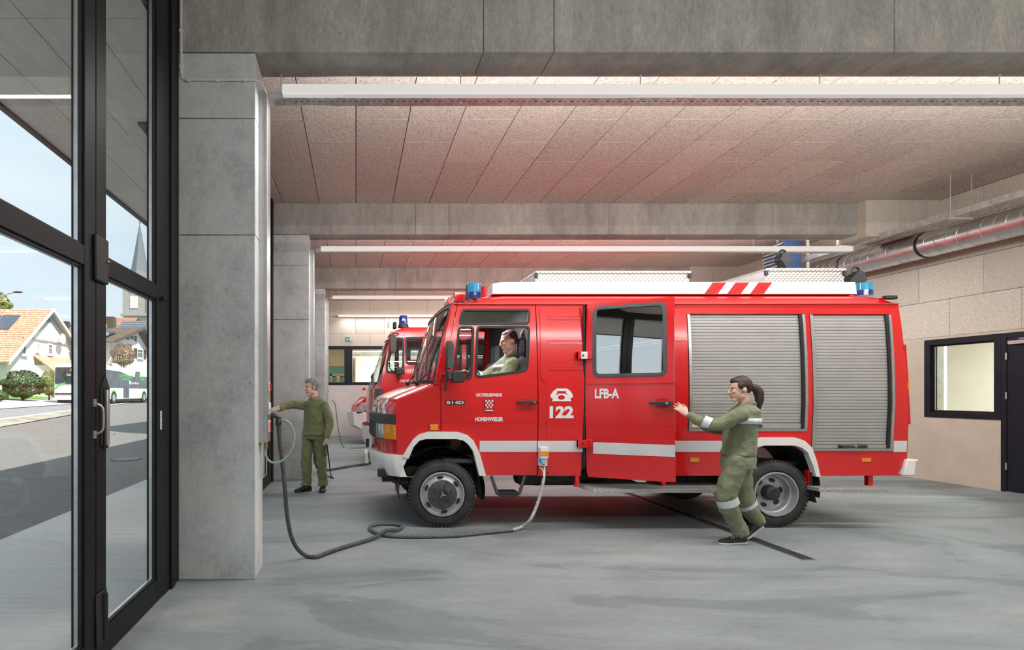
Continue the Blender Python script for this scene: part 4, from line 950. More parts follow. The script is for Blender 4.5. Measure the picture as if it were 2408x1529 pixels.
# cab door
doorO = [(1077, 714), (1258, 714), (1263, 1118), (1141, 1118), (1126, 1065), (1112, 1036), (1098, 1023), (1077, 1016.5), (1037.5, 1016.5), (1037.5, 904)]
wA = rpoly(TPs([(1086, 727), (1246, 727), (1245, 763), (1078, 764)]), [.05]*4)
wB = rpoly(TPs([(1078, 768), (1115, 768), (1109, 893), (1064, 893)]), [.05, .05, .05, .04])
wC = rpoly(TPs([(1121, 767), (1246, 767), (1241, 874), (1117, 890)]), [.05, .05, .07, .06])
for s_, nm in ((near, 'cab_door'), (far, 'cab_door')):
    dd = plate(nm, RED, trk, rpoly(TPs(doorO), [.02]+[.01]*9), [wA, wB, wC], s_, 0, .035, CUTS)
    for w in (wA, wB, wC): plate('window_seal', BLK, dd, offs(w, .004), [offs(w, -.021)], s_, -.006, .03, CUTS, angle=50)
    for w, gl in ((wA, 'vglass'), (wB, 'vglass')): plate('window_pane', M[gl], dd, offs(w, -.018), [], s_, .012, .016, CUTS)
    # the near driver's window is wound down; the far one closed
    if s_ is far: plate('window_pane', M['vglass'], dd, offs(wC, -.018), [], s_, .012, .016, CUTS)
    else:
        stripe_at(TP(1130, 1050)[0]-.01, X(1262, 1050), parent=dd)
        P0 = TP(1214, 947)
        hz, hx0, hx1 = TP(1214, 946)[1], X(1214), X(1260)
        MB().prism(rpoly([(hx0, hz-.014), (hx1-.07, hz-.016), (hx1, hz-.02), (hx1, hz+.02), (hx1-.07, hz+.016), (hx0, hz+.012)], .01), lambda a, c, t: (a, TY0-.045+t*.025, c)).build('door_handle', M['plast'], dd, bevel=.004)
        MB().box(hx0+.01, hx0+.04, TY0-.03, TY0+.003, hz-.01, hz+.01).box(hx1-.07, hx1-.01, TY0-.03, TY0+.003, hz-.014, hz+.014).build('handle_mount', M['plast'], dd)
        MB().lathe([(-.05, 0), (-.05, .009), (-.045, .009)], (hx1-.03, TY0, hz+.0), 'y', 12).build('lock', M['alu'], dd)
        hr = plate('handle_recess', M['redm'], dd, rpoly([(hx0+.05, hz-.055), (hx1-.06, hz-.055), (hx1-.06, hz+.045), (hx0+.05, hz+.045)], .04), [rpoly([(hx0+.06, hz-.045), (hx1-.07, hz-.045), (hx1-.07, hz+.035), (hx0+.06, hz+.035)], .03)], near, -.003, .0)
    # pressed crease line
    zc = TP(1100, 996)[1]; plate('crease', M['redm'], dd, [(X(1040), zc-.003), (X(1262), zc-.003), (X(1262), zc+.003), (X(1040), zc+.003)], [], s_, -.0015, .0)
# letters and badges on the door
def side_text(s, px0, px1, py0, py1, mat, parent, bold=.03, place=near, t=-.004):
    (xa, za), (xb, zb) = TP(px0, py1), TP(px1, py0)
    text('lettering', s, mat, parent, lambda u, v: place(xa+(xb-xa)*u, za+(zb-za)*v, t), bold)
dn = bpy.data.objects['cab_door']
side_text('ORTSFEUERWEHR', 1119, 1181, 925, 933, M['white'], dn, .035); side_text('HOHENWEILER', 1117, 1183, 981, 991, M['white'], dn, .045)
(xa, za), (xb, zb) = TP(1048, 952), TP(1093, 942)
plate('model_badge', BLK, dn, [(xa, za), (xb, za), (xb, zb), (xa, zb)], [], near, -.004, 0)
side_text('814D', 1050, 1091, 943.5, 950.5, M['cream'], dn, .03, t=-.006)
sh = [(1139, 939), (1161, 939), (1161, 962), (1157, 968), (1150, 972), (1143, 968), (1139, 962)]
plate('coat_of_arms', M['redm'], dn, TPs(sh), [], near, -.004, 0)
plate('shield_edge', BLK, dn, offs(TPs(sh), .003), [offs(TPs(sh), -.001)], near, -.005, 0)
b = MB()
for r_ in range(4):
    for c in range(5):
        if (r_+c) % 2 == 0 or r_ in (): 
            x0, y0 = 1141+c*3.8, 940.5+r_*5
            q = TPs([(x0, y0+4.8), (x0+3.6, y0+4.8), (x0+3.6, y0), (x0, y0)]); b.add([near(a, z, -.006) for a, z in q], [(0, 1, 2, 3)])
q = TPs([(1141, 967), (1159, 967), (1160, 964), (1140, 964)]); b.add([near(a, z, -.006) for a, z in q], [(0, 1, 2, 3)])
b.build('shield_checks', M['reflect'], dn, kind='stuff')
# crew side panel
cp = both('crew_side_panel', RED, TPs([(1260, 714), (1373, 714), (1371, 1000), (1366, 1119), (1265, 1119)]))
both('side_rib', RED, rpoly(TPs([(1269, 725), (1283, 722), (1285, 880), (1283, 902), (1275, 896), (1270, 880)]), .03), t0=-.010, t1=.0)
for py in (743, 801, 862):
    both('recess_line', M['redm'], TPs([(1286, py), (1371, py), (1371, py+2), (1286, py+2)]), t0=-.0025, t1=0)
    both('rib_band', RED, TPs([(1290, py+3), (1370, py+3), (1370, py+9), (1290, py+9)]), t0=-.006, t1=0)
both('recess_line', M['redm'], TPs([(1266, 996), (1371, 996), (1371, 997.5), (1266, 997.5)]), t0=-.0025, t1=0)
both('seam', M['redm'], TPs([(1283.5, 905), (1284.5, 905), (1285, 1117), (1284, 1117)]), t0=-.002, t1=0)
stripe_at(X(1265), X(1371, 1050)); 
side_text('122', 1292, 1349, 955, 984, M['white'], cp[0], .05)
ph = [(1295, 935), (1294, 930), (1300, 921), (1309, 914), (1334, 914), (1342, 921), (1347, 930), (1346, 935), (1340, 938), (1333, 931), (1333, 926), (1331, 925), (1331, 920), (1310, 920), (1310, 925), (1308, 926), (1307, 931), (1301, 938)]
plate('telephone_symbol', M['white'], cp[0], TPs(ph), [], near, -.004, 0)
plate('telephone_symbol', M['white'], cp[0], TPs([(1298, 944), (1300, 938), (1313, 926), (1329, 926), (1341, 938), (1343, 944)]), [[TP(1320+8.5*cos(a), 935+5.5*sin(a)) for a in [k*pi/8 for k in range(16)]]], near, -.004, 0)
# charging socket
sk = thing('charging_socket', (X(1273), TY0, .8), parent=trk)
def sbox(name, mat, px0, px1, py0, py1, y0, y1, parent, bev=.004, **kw):
    (xa, za), (xb, zb) = TP(px0, py1), TP(px1, py0); return MB().box(xa, xb, TY0+y0, TY0+y1, za, zb).build(name, mat, parent, bevel=bev, **kw)
sbox('socket_flap', M['cream'], 1265.5, 1285, 1051, 1077, -.05, .03, sk); sbox('orange_label', M['orange'], 1265.5, 1285, 1060, 1071, -.054, -.05, sk, 0)
sbox('socket_plate', M['cream'], 1264, 1284, 1077, 1095, -.02, .03, sk)
# rear body with shutters and arch
archR = [(1912, 1120), (1905, 1095), (1892, 1063), (1878, 1052), (1862, 1047), (1790, 1047), (1774, 1052), (1760, 1063), (1748, 1090), (1740, 1120)]
archRo = [(1922, 1120), (1914, 1085), (1902, 1052), (1885, 1036), (1865, 1029), (1787, 1029), (1768, 1036), (1751, 1052), (1738, 1085), (1730, 1120)]
s1 = TPs([(1617, 1012), (1898, 1014), (1891, 738), (1614, 738)]); s2 = TPs([(1907, 1058), (2099, 1058), (2094, 739), (1902, 739)])
rear = [(1553, 1119), (1730, 1119)]+archRo[::-1][1:-1]+[(1922, 1119), (2110, 1118), (2116, 1100), (2132, 1100), (2136, 1000), (2134, 905), (2124, 800), (2112, 716), (2104, 712), (1549, 714)]
both('rear_body_side', RED, TPs(rear), [s1, s2], cuts=CUTS)
both('bottom_lip', RED, TPs([(1922, 1115), (2118, 1115), (2116, 1118), (1922, 1119)]), t0=-.012, t1=0)
both('top_rail', RED, TPs([(1588, 722), (2106, 722), (2106, 719), (1588, 719)]), t0=-.008, t1=0)
for py in (802, 863): both('recess_line', M['redm'], TPs([(1556, py), (1613, py), (1613, py+1.5), (1556, py+1.5)]), t0=-.0025, t1=0)
for s_ in (near, far): plate('wheel_arch_trim', M['cream'], trk, TPs(archRo+archR[::-1][1:]), [], s_, -.045, .03, [.62, .75, .9], angle=40)
for a, b_ in ((1555, 1751), (2101, 2132)): stripe_at(X(a, 1050), X(b_, 1050))
plate('side_marker', M['orange'], trk, TPs([(1622, 1086), (1643, 1086), (1643, 1077), (1622, 1077)]), [], near, -.012, 0); plate('side_marker', M['orange'], trk, TPs([(2025, 1086), (2046, 1086), (2046, 1077), (2025, 1077)]), [], near, -.012, 0)
def shutter(px0t, px0b, px1t, px1b, py0, py1, nsl, hx, hy, foot):
    r = thing('roller_shutter', (TP(px0b, py1)[0], TY0, TP(px0b, py1)[1]), parent=trk)
    z1, z0 = TP(px0t, py0)[1], TP(px0b, py1)[1]; xa0, xb0 = TP(px0b, py1)[0], TP(px0t, py0)[0]; xa1, xb1 = TP(px1b, py1)[0], TP(px1t, py0)[0]
    L_ = lambda z: xa0+(xb0-xa0)*(z-z0)/(z1-z0); R_ = lambda z: xa1+(xb1-xa1)*(z-z0)/(z1-z0)
    h = (z1-z0-foot)/nsl
    for i in range(nsl):
        za = z0+foot+i*h; zb = za+h*.965; zm = (za+zb)/2; b = MB()
        pr = [(za, .029), (za+.002, .0235), (zm, .0220), (zb-.002, .0235), (zb, .029)]
        vs = []
        for z, t in pr: vs += [(L_(z)+.004, TY0+oy(z)+t, z), (R_(z)-.004, TY0+oy(z)+t, z)]
        b.add(vs, [(2*k, 2*k+1, 2*k+3, 2*k+2) for k in range(4)]); b.build('shutter_slat', M['shutter'], r, smooth=True)
    plate('shutter_back', M['black'], r, [(L_(z0), z0), (R_(z0), z0), (R_(z1), z1), (L_(z1), z1)], [], near, .032, .05, CUTS)
    plate('bottom_bar', M['shutter'], r, [(L_(z0)+.003, z0+.008), (R_(z0)-.003, z0+.008), (R_(z0)-.003, z0+foot-.004), (L_(z0)+.003, z0+foot-.004)], [], near, .014, .03)
    for f0, f1, sd_ in ((L_, lambda z: L_(z)+.030, 0), (lambda z: R_(z)-.052, R_, 1)):
        q = [z0+(z1-z0)*k/10 for k in range(11)]
        plate('guide_rail', M['alu'], r, [(f0(z)+(.024 if sd_ else 0), z) for z in q]+[(f1(z), z) for z in q[::-1]], [], near, -.008, .03, CUTS)
        if sd_: plate('rail_seal', M['black'], r, [(f0(z), z) for z in q]+[(f0(z)+.024, z) for z in q[::-1]], [], near, .004, .03, CUTS)
    plate('bottom_rail', M['alu'], r, [(L_(z0), z0-.02), (R_(z0), z0-.02), (R_(z0), z0+.004), (L_(z0), z0+.004)], [], near, -.008, .03)
    hxx, hzz = TP(hx, hy); w = .14
    MB().box(hxx-w, hxx+w, TY0-.035+oy(hzz), TY0-.012+oy(hzz), hzz-.011, hzz+.013).build('shutter_handle', M['plast'], r, bevel=.006)
    for q in (-w+.02, w-.02): MB().box(hxx+q-.02, hxx+q+.02, TY0-.02+oy(hzz), TY0+.02+oy(hzz), hzz-.016, hzz+.018).build('handle_mount', M['plast'], r, bevel=.004)
    MB().lathe([(-.040, 0), (-.040, .012), (-.03, .014)], (hxx+.01, TY0+oy(hzz), hzz+.004), 'y', 12).build('lock', M['alu'], r)
    return r
shutter(1615, 1619, 1891, 1897, 739, 1010, 35, 1758, 1002, .07)
shutter(1903, 1908, 2094, 2098, 740, 1056, 41, 2004, 1050, .045)
# door jambs and crew interior
for px in (1368, 1556):
    MB().prism([(TY0+.04, .62), (TY0+.03, 1.4), (TY0+.06, 2.1), (TY0+.10, 2.42), (TY0+.20, 2.42), (TY0+.15, 1.4), (TY0+.15, .62)], lambda a, c, t: (X(px)-.02+.04*t, a, c)).build('door_jamb', M['trim'], trk)
MB().tube([(X(1374), TY0+.02, z) for z in (.65, 1.0, 1.5, 2.0, 2.4)], .014, 8).build('door_seal', BLK, trk, smooth=True)
ci = thing('crew_cabin', (2.9, TC, .7), parent=trk)
MB().box(.95, 3.42, TY0+.06, TY1-.06, .70, .74).build('cab_floor', M['trim'], ci)
PQ = [(TY0+.05, .74), (TY0+.05, 1.9), (TY0+.13, 2.42), (TY1-.13, 2.42), (TY1-.05, 1.9), (TY1-.05, .74)]
MB().prism(PQ, lambda a, c, t: (1.93+.04*t, a, c)).build('partition', M['trim'], ci)
MB().prism(PQ, lambda a, c, t: (3.40+.04*t, a, c)).build('rear_partition', M['trim'], ci)
lo = bpy.data.lights.new('cab_courtesy_light', 'AREA'); lo.size = .35; lo.size_y = .12; lo.shape = 'RECTANGLE'; lo.energy = 16; lo_ = bpy.data.objects.new('cab_courtesy_light', lo); COL.objects.link(lo_); lo_.parent = ci; lo_.location = V3 = Vector((1.45, TY0+.55, 2.43))-wpos(ci)
MB().box(1.27, 1.63, TY0+.49, TY0+.61, 2.432, 2.44).build('ceiling_light', M['lamp'], ci)
MB().box(1.16, 3.42, TY0+.12, TY1-.12, 2.44, 2.46).build('headlining', M['trim'], ci)
b = MB().box(2.75, 3.25, TY0+.35, TY1-.35, 1.05, 1.18); b.build('bench_seat', M['seat'], ci, bevel=.03)
MB().box(3.22, 3.36, TY0+.35, TY1-.35, 1.2, 1.85).build('bench_back', M['seat'], ci, bevel=.03)
plate('far_crew_door', RED, trk, TPs([(1376, 714), (1549, 714), (1553, 1119), (1372, 1119)]), [rpoly(TPs([(1392, 727), (1535, 727), (1535, 885), (1392, 885)]), .07)], far, 0, .03, CUTS)
plate('window_pane', M['vglass'], trk, rpoly(TPs([(1392, 727), (1535, 727), (1535, 885), (1392, 885)]), .07), [], far, .01, .014, CUTS)
# rear and underside
RX = TP(2134, 950)[0]
MB().grid(10, 12, lambda u, v: (lambda z: (interp(z, [(.6, 5.88), (1.0, 5.93), (1.12, RX), (1.5, RX), (2.05, 5.91), (2.42, 5.86), (2.5, 5.8)])-.05*(abs(u-.5)*2)**6, TY0+oy(z)+(TY1-TY0-2*oy(z))*u, z))(.6+1.9*v)).build('rear_wall', RED, trk, smooth=True)
for s_ in (near, far):
    yq = lambda y: y if s_ is near else TY0+TY1-y
    plate('tail_lamp_cluster', M['redm'], trk, [(1.12, 0), (1.98, 0), (1.90, .08), (1.5, .11), (1.12, .10)], [], lambda a, c, t: (5.945-c*.1-(a-1.12)*.04+t, yq(TY0+oy(a)-.004+c*1.2), a), 0, .03)
    plate('tail_lamp', M['orange'], trk, [(1.5, .01), (1.9, .01), (1.86, .07), (1.5, .09)], [], lambda a, c, t: (5.955-c*.1-(a-1.12)*.04+t, yq(TY0+oy(a)-.004+c*1.2), a), 0, .03)
x0, z0 = TP(2116, 1118); x1, z1 = TP(2150, 1080)
b = MB().prism([(x0, z0), (x1-.02, z0+.0), (x1-.005, z1-.03), (x1+.02, z1-.025), (x1+.02, z1), (x0+.04, z1)], lambda a, c, t: (a, TY0-.005+t*.42, c)); b.build('rear_bumper_end', M['cream'], trk, bevel=.012)
MB().prism([(x0, z0), (x1-.02, z0+.0), (x1-.005, z1-.03), (x1+.02, z1-.025), (x1+.02, z1), (x0+.04, z1)], lambda a, c, t: (a, TY1+.005-t*.42, c)).build('rear_bumper_end', M['cream'], trk, bevel=.012)
MB().box(x0+.05, x1-.03, TY0+.42, TY1-.42, z0+.03, z1-.04).build('rear_crossbar', M['chassis'], trk)
for y in (TC-.42, TC+.36): MB().box(.55, 5.8, y, y+.06, .50, .66).build('chassis_rail', M['chassis'], trk)
MB().box(.95, 5.85, TY0+.25, TY1-.25, .655, .69).build('underbody', M['chassis'], trk)
for x in (X(1040), X(1826)): 
    MB().tube([(x, TY0+.3, .36), (x, TY1-.3, .36)], .06, 12).build('axle', M['chassis'], trk, smooth=True)
    MB().ell((x, TC, .36), (.16, .2, .16), 16, 10).build('differential', M['chassis'], trk, smooth=True)
for x, l_ in ((X(1040), .62), (X(1826), .68)):
    for y in (TY0+.55, TY1-.6):
        for k in range(3): MB().tube([(x-l_+k*.1, y, .56-k*.012), (x, y, .44-k*.022), (x+l_-k*.1, y, .56-k*.012)], (.035, .007) if 0 else .012, 6).build('leaf_spring', M['chassis'], trk)
        MB().tube([(x+.12, y-.12, .38), (x+.02, y-.12, .80)], .035, 10).build('shock_absorber', M['chassis'], trk, smooth=True)
MB().tube([(X(1210), TC, .50), (4.4, TC, .40)], .045, 10).build('drive_shaft', M['chassis'], trk, smooth=True)
# fuel tank / air tanks
xa, za = TP(1232, 1155); xb, zb = TP(1465, 1120)
MB().lathe([(xa, 0), (xa, .10), (xa+.06, .13), (xb-.1, .13), (xb-.04, .10), (xb-.04, 0)], (0, TY0+.38, .535), 'x', 20).build('fuel_tank', M['chassis'], trk, smooth=True)
for k in range(2): MB().lathe([(xa+.22+.5*k, .134), (xa+.26+.5*k, .134)], (0, TY0+.38, .535), 'x', 20).build('tank_strap', M['black'], trk)
MB().lathe([(xa-.42, 0), (xa-.42, .05), (xa-.30, .06), (xa-.30, .045), (xa-.1, .045), (xa-.1, .06), (xa, .05)], (0, TY0+.45, .57), 'x', 14).build('silencer_pipe', M['rust'], trk, smooth=True)
MB().prism([(1.05, .42), (1.30, .42), (1.45, .60), (1.0, .60)], lambda a, c, t: (a, TC-.4+t*.3, c)).build('gearbox', M['chassis'], trk)
MB().box(3.05, 3.65, TY0+.55, TY0+1.0, .46, .62).build('battery_box', M['chassis'], trk)
MB().tube(spline([(2.6, TC+.2, .45), (3.0, TC-.1, .42), (3.28, TC-.3, .36), (3.40, TC-.35, .32)], 5), .06, 12, False).build('exhaust_pipe', M['rust'], trk, smooth=True)
MB().prism([(4.9, .62), (4.93, .52), (5.1, .49), (5.2, .52), (5.6, .55), (5.6, .66), (4.9, .66)], lambda a, c, t: (a, TY0+.5+t*.5, c)).build('rear_tank', M['greyp'], trk)
for i in range(7): MB().box(3.85, 4.12, TY0+.30, TY0+.33, .50+i*.022, .508+i*.022).build('cooler_fin', M['chassis'], trk)
MB().box(3.75, 3.85, TY0+.3, TY0+.6, .42, .64).build('bracket', M['chassis'], trk)
# step
sx0, sx1 = X(1157), X(1236)
b = MB().tube([(sx0, TY0+.04, .56), (sx0+.045, TY0+.03, .42), (sx0+.06, TY0+.03, .375), (sx0+.09, TY0+.03, .355), (sx1-.09, TY0+.03, .355), (sx1-.06, TY0+.03, .375), (sx1-.045, TY0+.03, .42), (sx1, TY0+.04, .56)], (.018), 8)
b.build('step_frame', M['greyp'], trk, smooth=True)
MB().box(sx0+.07, sx1-.07, TY0+.0, TY0+.2, .372, .385).build('step_tread', M['chassis'], trk)
# running boards
RBx0, RBx1 = 2.507, X(1738, 1150)
rb = thing('running_board', (3.3, TY0, .42), parent=trk)
MB().box(RBx0, RBx1, 5.98, 6.42, .408, .452).build('board_plate', M['tread2'], rb, bevel=.003)
MB().box(RBx0-.004, RBx0, 5.98, 6.42, .400, .452).build('end_plate', M['white'], rb)
for px in (1355, 1560): MB().box(X(px), X(px)+.042, 6.16, 6.22, .44, .62).build('board_bracket', RED, rb)
rb2 = thing('running_board', (5.2, TY0, .42), parent=trk)
MB().box(4.86, 5.60, 5.98, 6.14, .42, .458).build('board_plate', M['tread2'], rb2, bevel=.003)
for px in (2052, 1909): MB().box(X(px), X(px)+(.05 if px > 2000 else .03), 6.19, 6.24, .45, .62).build('board_bracket', RED, rb2)
# mud flaps
for px, mt in ((1124, 'greyp'), (1903, 'trim')):
    x = X(px, 1150)
    for ya in (TY0+.02, TY1-.42):
        b = MB().grid(4, 6, lambda u, v: (x+.012+.05*v*v+.01*sin(u*3), ya+.4*u, .60-.33*v), False); b.build('mud_flap', M[mt], trk, smooth=True)
# ---------------------------------------------------------------- nose
def wfun(t): t = abs(t); return .55*t**2+.45*t**9
PC = [(.78, .20), (.88, .195), (1.0, .19), (1.2, .193), (1.33, .215), (1.40, .26), (1.46, .38), (1.52, .54), (1.575, .72)]
PS = [(.78, .47), (.88, .455), (1.0, .445), (1.2, .435), (1.30, .45), (1.37, .50), (1.42, .62), (1.49, .78), (1.56, .905)]
def nose(t, s, out_=0):
    """t across -1..1, s along 0..8"""
    k = min(int(s), 7); f = s-k; w = wfun(t)
    c = [PC[k][i]*(1-f)+PC[k+1][i]*f for i in (0, 1)]; d = [PS[k][i]*(1-f)+PS[k+1][i]*f for i in (0, 1)]
    z = c[0]*(1-w)+d[0]*w; x = c[1]*(1-w)+d[1]*w; o_ = oy(z)
    y = TC+t*((TY1-TY0)/2-o_-.002)
    nx, nz = (-1, 0) if s < 4 else (-.35, .93)
    return Vector((x+nx*out_, y, z+nz*out_))
def s_at(z):  # profile parameter of a height on the front face
    for k in range(8):
        if z <= PC[k+1][0]: return k+(z-PC[k][0])/(PC[k+1][0]-PC[k][0])
    return 8
MB().grid(40, 32, lambda u, v: nose(2*u-1, 8*v)).build('bonnet', RED, trk, smooth=True, angle=60)
def npatch(name, mat, t0, t1, z0, z1, o_, n=12, m=3, parent=None, thick=.02, **kw):
    b = MB(); sa, sb = s_at(z0), s_at(z1)
    f = lambda u, v: nose(t0+(t1-t0)*u, sa+(sb-sa)*v, o_)
    b.grid(n, m, f); h = lambda u, v: nose(t0+(t1-t0)*u, sa+(sb-sa)*v, o_-thick); b.grid(n, m, h)
    ring = [(k/n, 0) for k in range(n)]+[(1, k/m) for k in range(m)]+[(1-k/n, 1) for k in range(n)]+[(0, 1-k/m) for k in range(m)]
    v = [f(*q) for q in ring]+[h(*q) for q in ring]; L_ = len(ring); b.add(v, [(i, (i+1) % L_, (i+1) % L_+L_, i+L_) for i in range(L_)])
    return b.build(name, mat, parent or trk, smooth=True, angle=40, **kw)
npatch('grille_surround', M['plast'], -.995, .995, 1.12, 1.235, .014, 40)
for k in range(4): npatch('grille_louvre', M['greyp'], -.99, .99, 1.135+k*.026, 1.147+k*.026, .024, 40, 1)
npatch('grille_panel', M['plast'], -.80, .80, .94, 1.12, .012, 30)
for k in range(6): npatch('grille_louvre', M['greyp'], -.60, .60, .955+k*.028, .967+k*.028, .022, 24, 1)
for k in range(9): npatch('grille_bar', M['greyp'], -.78+k*.02 if 0 else -.60+k*.15, -.588+k*.15, .95, 1.12, .022, 1, 3)
for sg in (-1, 1):
    a, c = (-.995, -.87) if sg < 0 else (.87, .995); npatch('indicator_lamp', M['orange'], a, c, .955, 1.115, .022, 6)
    a, c = (-.865, -.63) if sg < 0 else (.63, .865); npatch('headlamp', M['lens'], a, c, .955, 1.115, .020, 6)
# side wrap of the indicator and louvre
for nm, mt, py0, py1, px0 in (('indicator_lamp', 'orange', 1001, 1034, 908), ('grille_surround', 'plast', 976, 1000, 902)):
    pass
# mirrored name on the bonnet edge
tf = lambda u, v: nose(.86-1.72*u if 0 else -.86+1.72*u, 3.35+v*1.75, .004)
text('bonnet_lettering', 'FEUERWEHR', M['white'], trk, lambda u, v: nose(.9-1.8*u, 3.2+v*1.9, .005), .06)
x, z = TP(1020, 1005)
MB().box(x-.045, x+.045, TY0-.018, TY0+.01, z-.03, z+.03).build('side_indicator', M['orange'], trk, bevel=.008)
MB().box(x-.052, x+.052, TY0-.008, TY0+.01, z-.037, z+.037).build('indicator_base', M['redm'], trk, bevel=.006)
# bumper
bp = [(.565, 6.125), (.50, 6.125), (.40, 6.15), (.31, 6.24), (.235, 6.45), (.17, 6.8), (.145, TC)]
bp = bp+[(a, TY0+TY1-c) for a, c in bp[::-1][1:]]
def bumper_pt(u, v):
    k = u*(len(bp)-1); i = min(int(k), len(bp)-2); f = k-i; x = bp[i][0]*(1-f)+bp[i+1][0]*f; y = bp[i][1]*(1-f)+bp[i+1][1]*f
    z = .555+.235*v; e_ = min(u, 1-u)*12
    if e_ < 1: x -= (1-e_)*.10*(1-v)
    x += .05*(1-v)**2.5*min(1, e_); x += .02*v**6
    if v < .3 and (u < .5): z += .0
    return Vector((x, y, z))
b = MB().grid(48, 8, lambda u, v: bumper_pt(u, v))
b.grid(48, 1, lambda u, v: bumper_pt(u, 1)+Vector((.10, 0, 0))*v); b.grid(48, 1, lambda u, v: bumper_pt(u, 0)+Vector((.10, 0, .0))*v)
b.build('front_bumper', M['cream'], trk, smooth=True, angle=50)
MB().box(.24, .36, 6.28, 6.36, .53, .62).build('towing_eye', M['plast'], trk, bevel=.01)
MB().box(.12, .16, TC-.3, TC-.2, .80, .90).build('sensor', M['plast'], trk); MB().box(.20, .25, 6.95, 7.03, .73, .84).build('hook', M['plast'], trk)
MB().box(.115, .15, TC-.28, TC+.28, .60, .72).build('number_plate', M['white'], trk)
MB().box(.3, 1.4, TY0+.35, TY1-.35, .45, .62).build('front_crossmember', M['chassis'], trk)
MB().box(.55, 1.5, TY0+.62, TY1-.62, .62, 1.3).build('engine_block', M['chassis'], trk)
MB().tube([(.42, TY0+.35, .46), (.50, TY0+.3, .44), (.62, TY0+.3, .45)], .022, 8).build('steering_rod', M['greyp'], trk, smooth=True)
# ---------------------------------------------------------------- windscreen, pillars, roof
def wsp(t, v, o_=0):
    """windscreen surface, v 0 base .. 1 top"""
    w = wfun(t); b0 = Vector((.72+.185*w, 0, 1.575-.015*w)); b1 = Vector((1.02+.045*w, 0, 2.455-.03*w))
    p = b0.lerp(b1, v); p.x += -.035*sin(pi*v)*(1-w*.5); y = TC+t*((TY1-TY0)/2-oy(p.z)-.002); return Vector((p.x-.95*o_, y, p.z+.3*o_))
MB().grid(24, 10, lambda u, v: wsp(-.93+1.86*u, .03+.94*v)).build('windscreen', M['wglass'], trk, smooth=True)
def wband(name, mat, t0, t1, v0, v1, o_, n, m, th=.02):
    f = lambda u, v: wsp(t0+(t1-t0)*u, v0+(v1-v0)*v, o_); h = lambda u, v: wsp(t0+(t1-t0)*u, v0+(v1-v0)*v, o_-th); b = MB().grid(n, m, f).grid(n, m, h)
    ring = [(k/n, 0) for k in range(n)]+[(1, k/m) for k in range(m)]+[(1-k/n, 1) for k in range(n)]+[(0, 1-k/m) for k in range(m)]
    v = [f(*q) for q in ring]+[h(*q) for q in ring]; L_ = len(ring); b.add(v, [(i, (i+1) % L_, (i+1) % L_+L_, i+L_) for i in range(L_)])
    return b.build(name, mat, trk, smooth=True, angle=40)
for a, c in ((-.95, -.925), (.925, .95)): wband('windscreen_seal', BLK, a, c, .0, 1, .008, 1, 12)
wband('windscreen_seal', BLK, -.95, .95, .0, .035, .008, 24, 1); wband('windscreen_seal', M['greyp'], -.95, .95, .955, 1.0, .010, 24, 1)
for a, c in ((-1.0, -.948), (.948, 1.0)): wband('front_pillar', RED, a, c, -.02, 1.02, .012, 4, 12, .05)
# pillar between the windscreen and the door, on the side plane
both('front_pillar_side', RED, TPs([(1035.5, 905), (1075, 714), (1066, 716), (1060, 738), (1026, 880), (1020, 905)]), t0=.001, t1=.04)
for k in range(4): MB().add([wsp(-.86+.0*k, .86, .004)+Vector((0, .05*k, 0)), wsp(-.83, .86, .004)+Vector((0, .05*k, 0)), wsp(-.83, .92, .004)+Vector((0, .05*k, 0)), wsp(-.86, .92, .004)+Vector((0, .05*k, 0))], [(0, 1, 2, 3)]).build('permit_label', M['white'], trk)
for t in (-.6, .05):
    p = nose(t, 7.7, .02); q = wsp(t-.22, .10, .03); r_ = wsp(t+.1, .55, .02)
    MB().tube([p, q, wsp(t-.12, .3, .03)], .008, 6).build('wiper_arm', M['plast'], trk, smooth=True); MB().tube([wsp(t-.15, .08, .02), r_], .006, 6).build('wiper_blade', BLK, trk)
    MB().ell(p, (.03, .03, .025), 8, 6).build('wiper_pivot', M['plast'], trk, smooth=True)
ZR = [(1.02, 0), (1.10, .22), (1.22, .55), (1.40, .85), (1.62, 1.0), (5.55, 1.0), (5.76, .85), (5.86, .5), (5.90, 0)]
def roof_pt(x, t):
    h = interp(x, ZR); a = abs(t)
    prof = [(0, .16), (.75, .135), (.86, .115), (.93, .085), (.97, .05), (1.0, 0)]
    zz_ = interp(a, prof); z0_ = 2.425+(.03*(1-wfun(t)) if x < 1.1 else 0)
    xx = x if x > 1.3 else x+.045*wfun(t)-.0
    z = z0_+zz_*h; y = TC+t*((TY1-TY0)/2-.072)
    return Vector((xx, y, z))
xsr = [1.0, 1.04, 1.10, 1.16, 1.22, 1.3, 1.4, 1.5, 1.62, 2.5, 3.5, 4.5, 5.3, 5.55, 5.66, 5.76, 5.82, 5.86, 5.90]; tsr = [-1, -.985, -.97, -.95, -.93, -.9, -.86, -.8, -.75, -.5, 0, .5, .75, .8, .86, .9, .93, .95, .97, .985, 1]
MB().grid(len(xsr)-1, len(tsr)-1, lambda u, v: roof_pt(xsr[round(u*(len(xsr)-1))], tsr[round(v*(len(tsr)-1))])).build('roof', RED, trk, smooth=True, angle=50)
for s_ in (near, far):
    yy0, yy1 = (TY0+.055, TY0+.085) if s_ is near else (TY1-.085, TY1-.055)
    MB().box(1.07, 5.90, yy0, yy1, 2.418, 2.432).build('rain_gutter', RED, trk, bevel=.004)
MB().box(1.28, 1.32, TY0+.055, TY0+.10, 2.465, 2.53).build('marker_lamp', M['plast'], trk, bevel=.01)
x, z = TP(2096, 702); MB().box(x-.08, x+.04, TY0+.05, TY0+.12, z-.012, z+.03).build('marker_lamp', M['plast'], trk, bevel=.01)
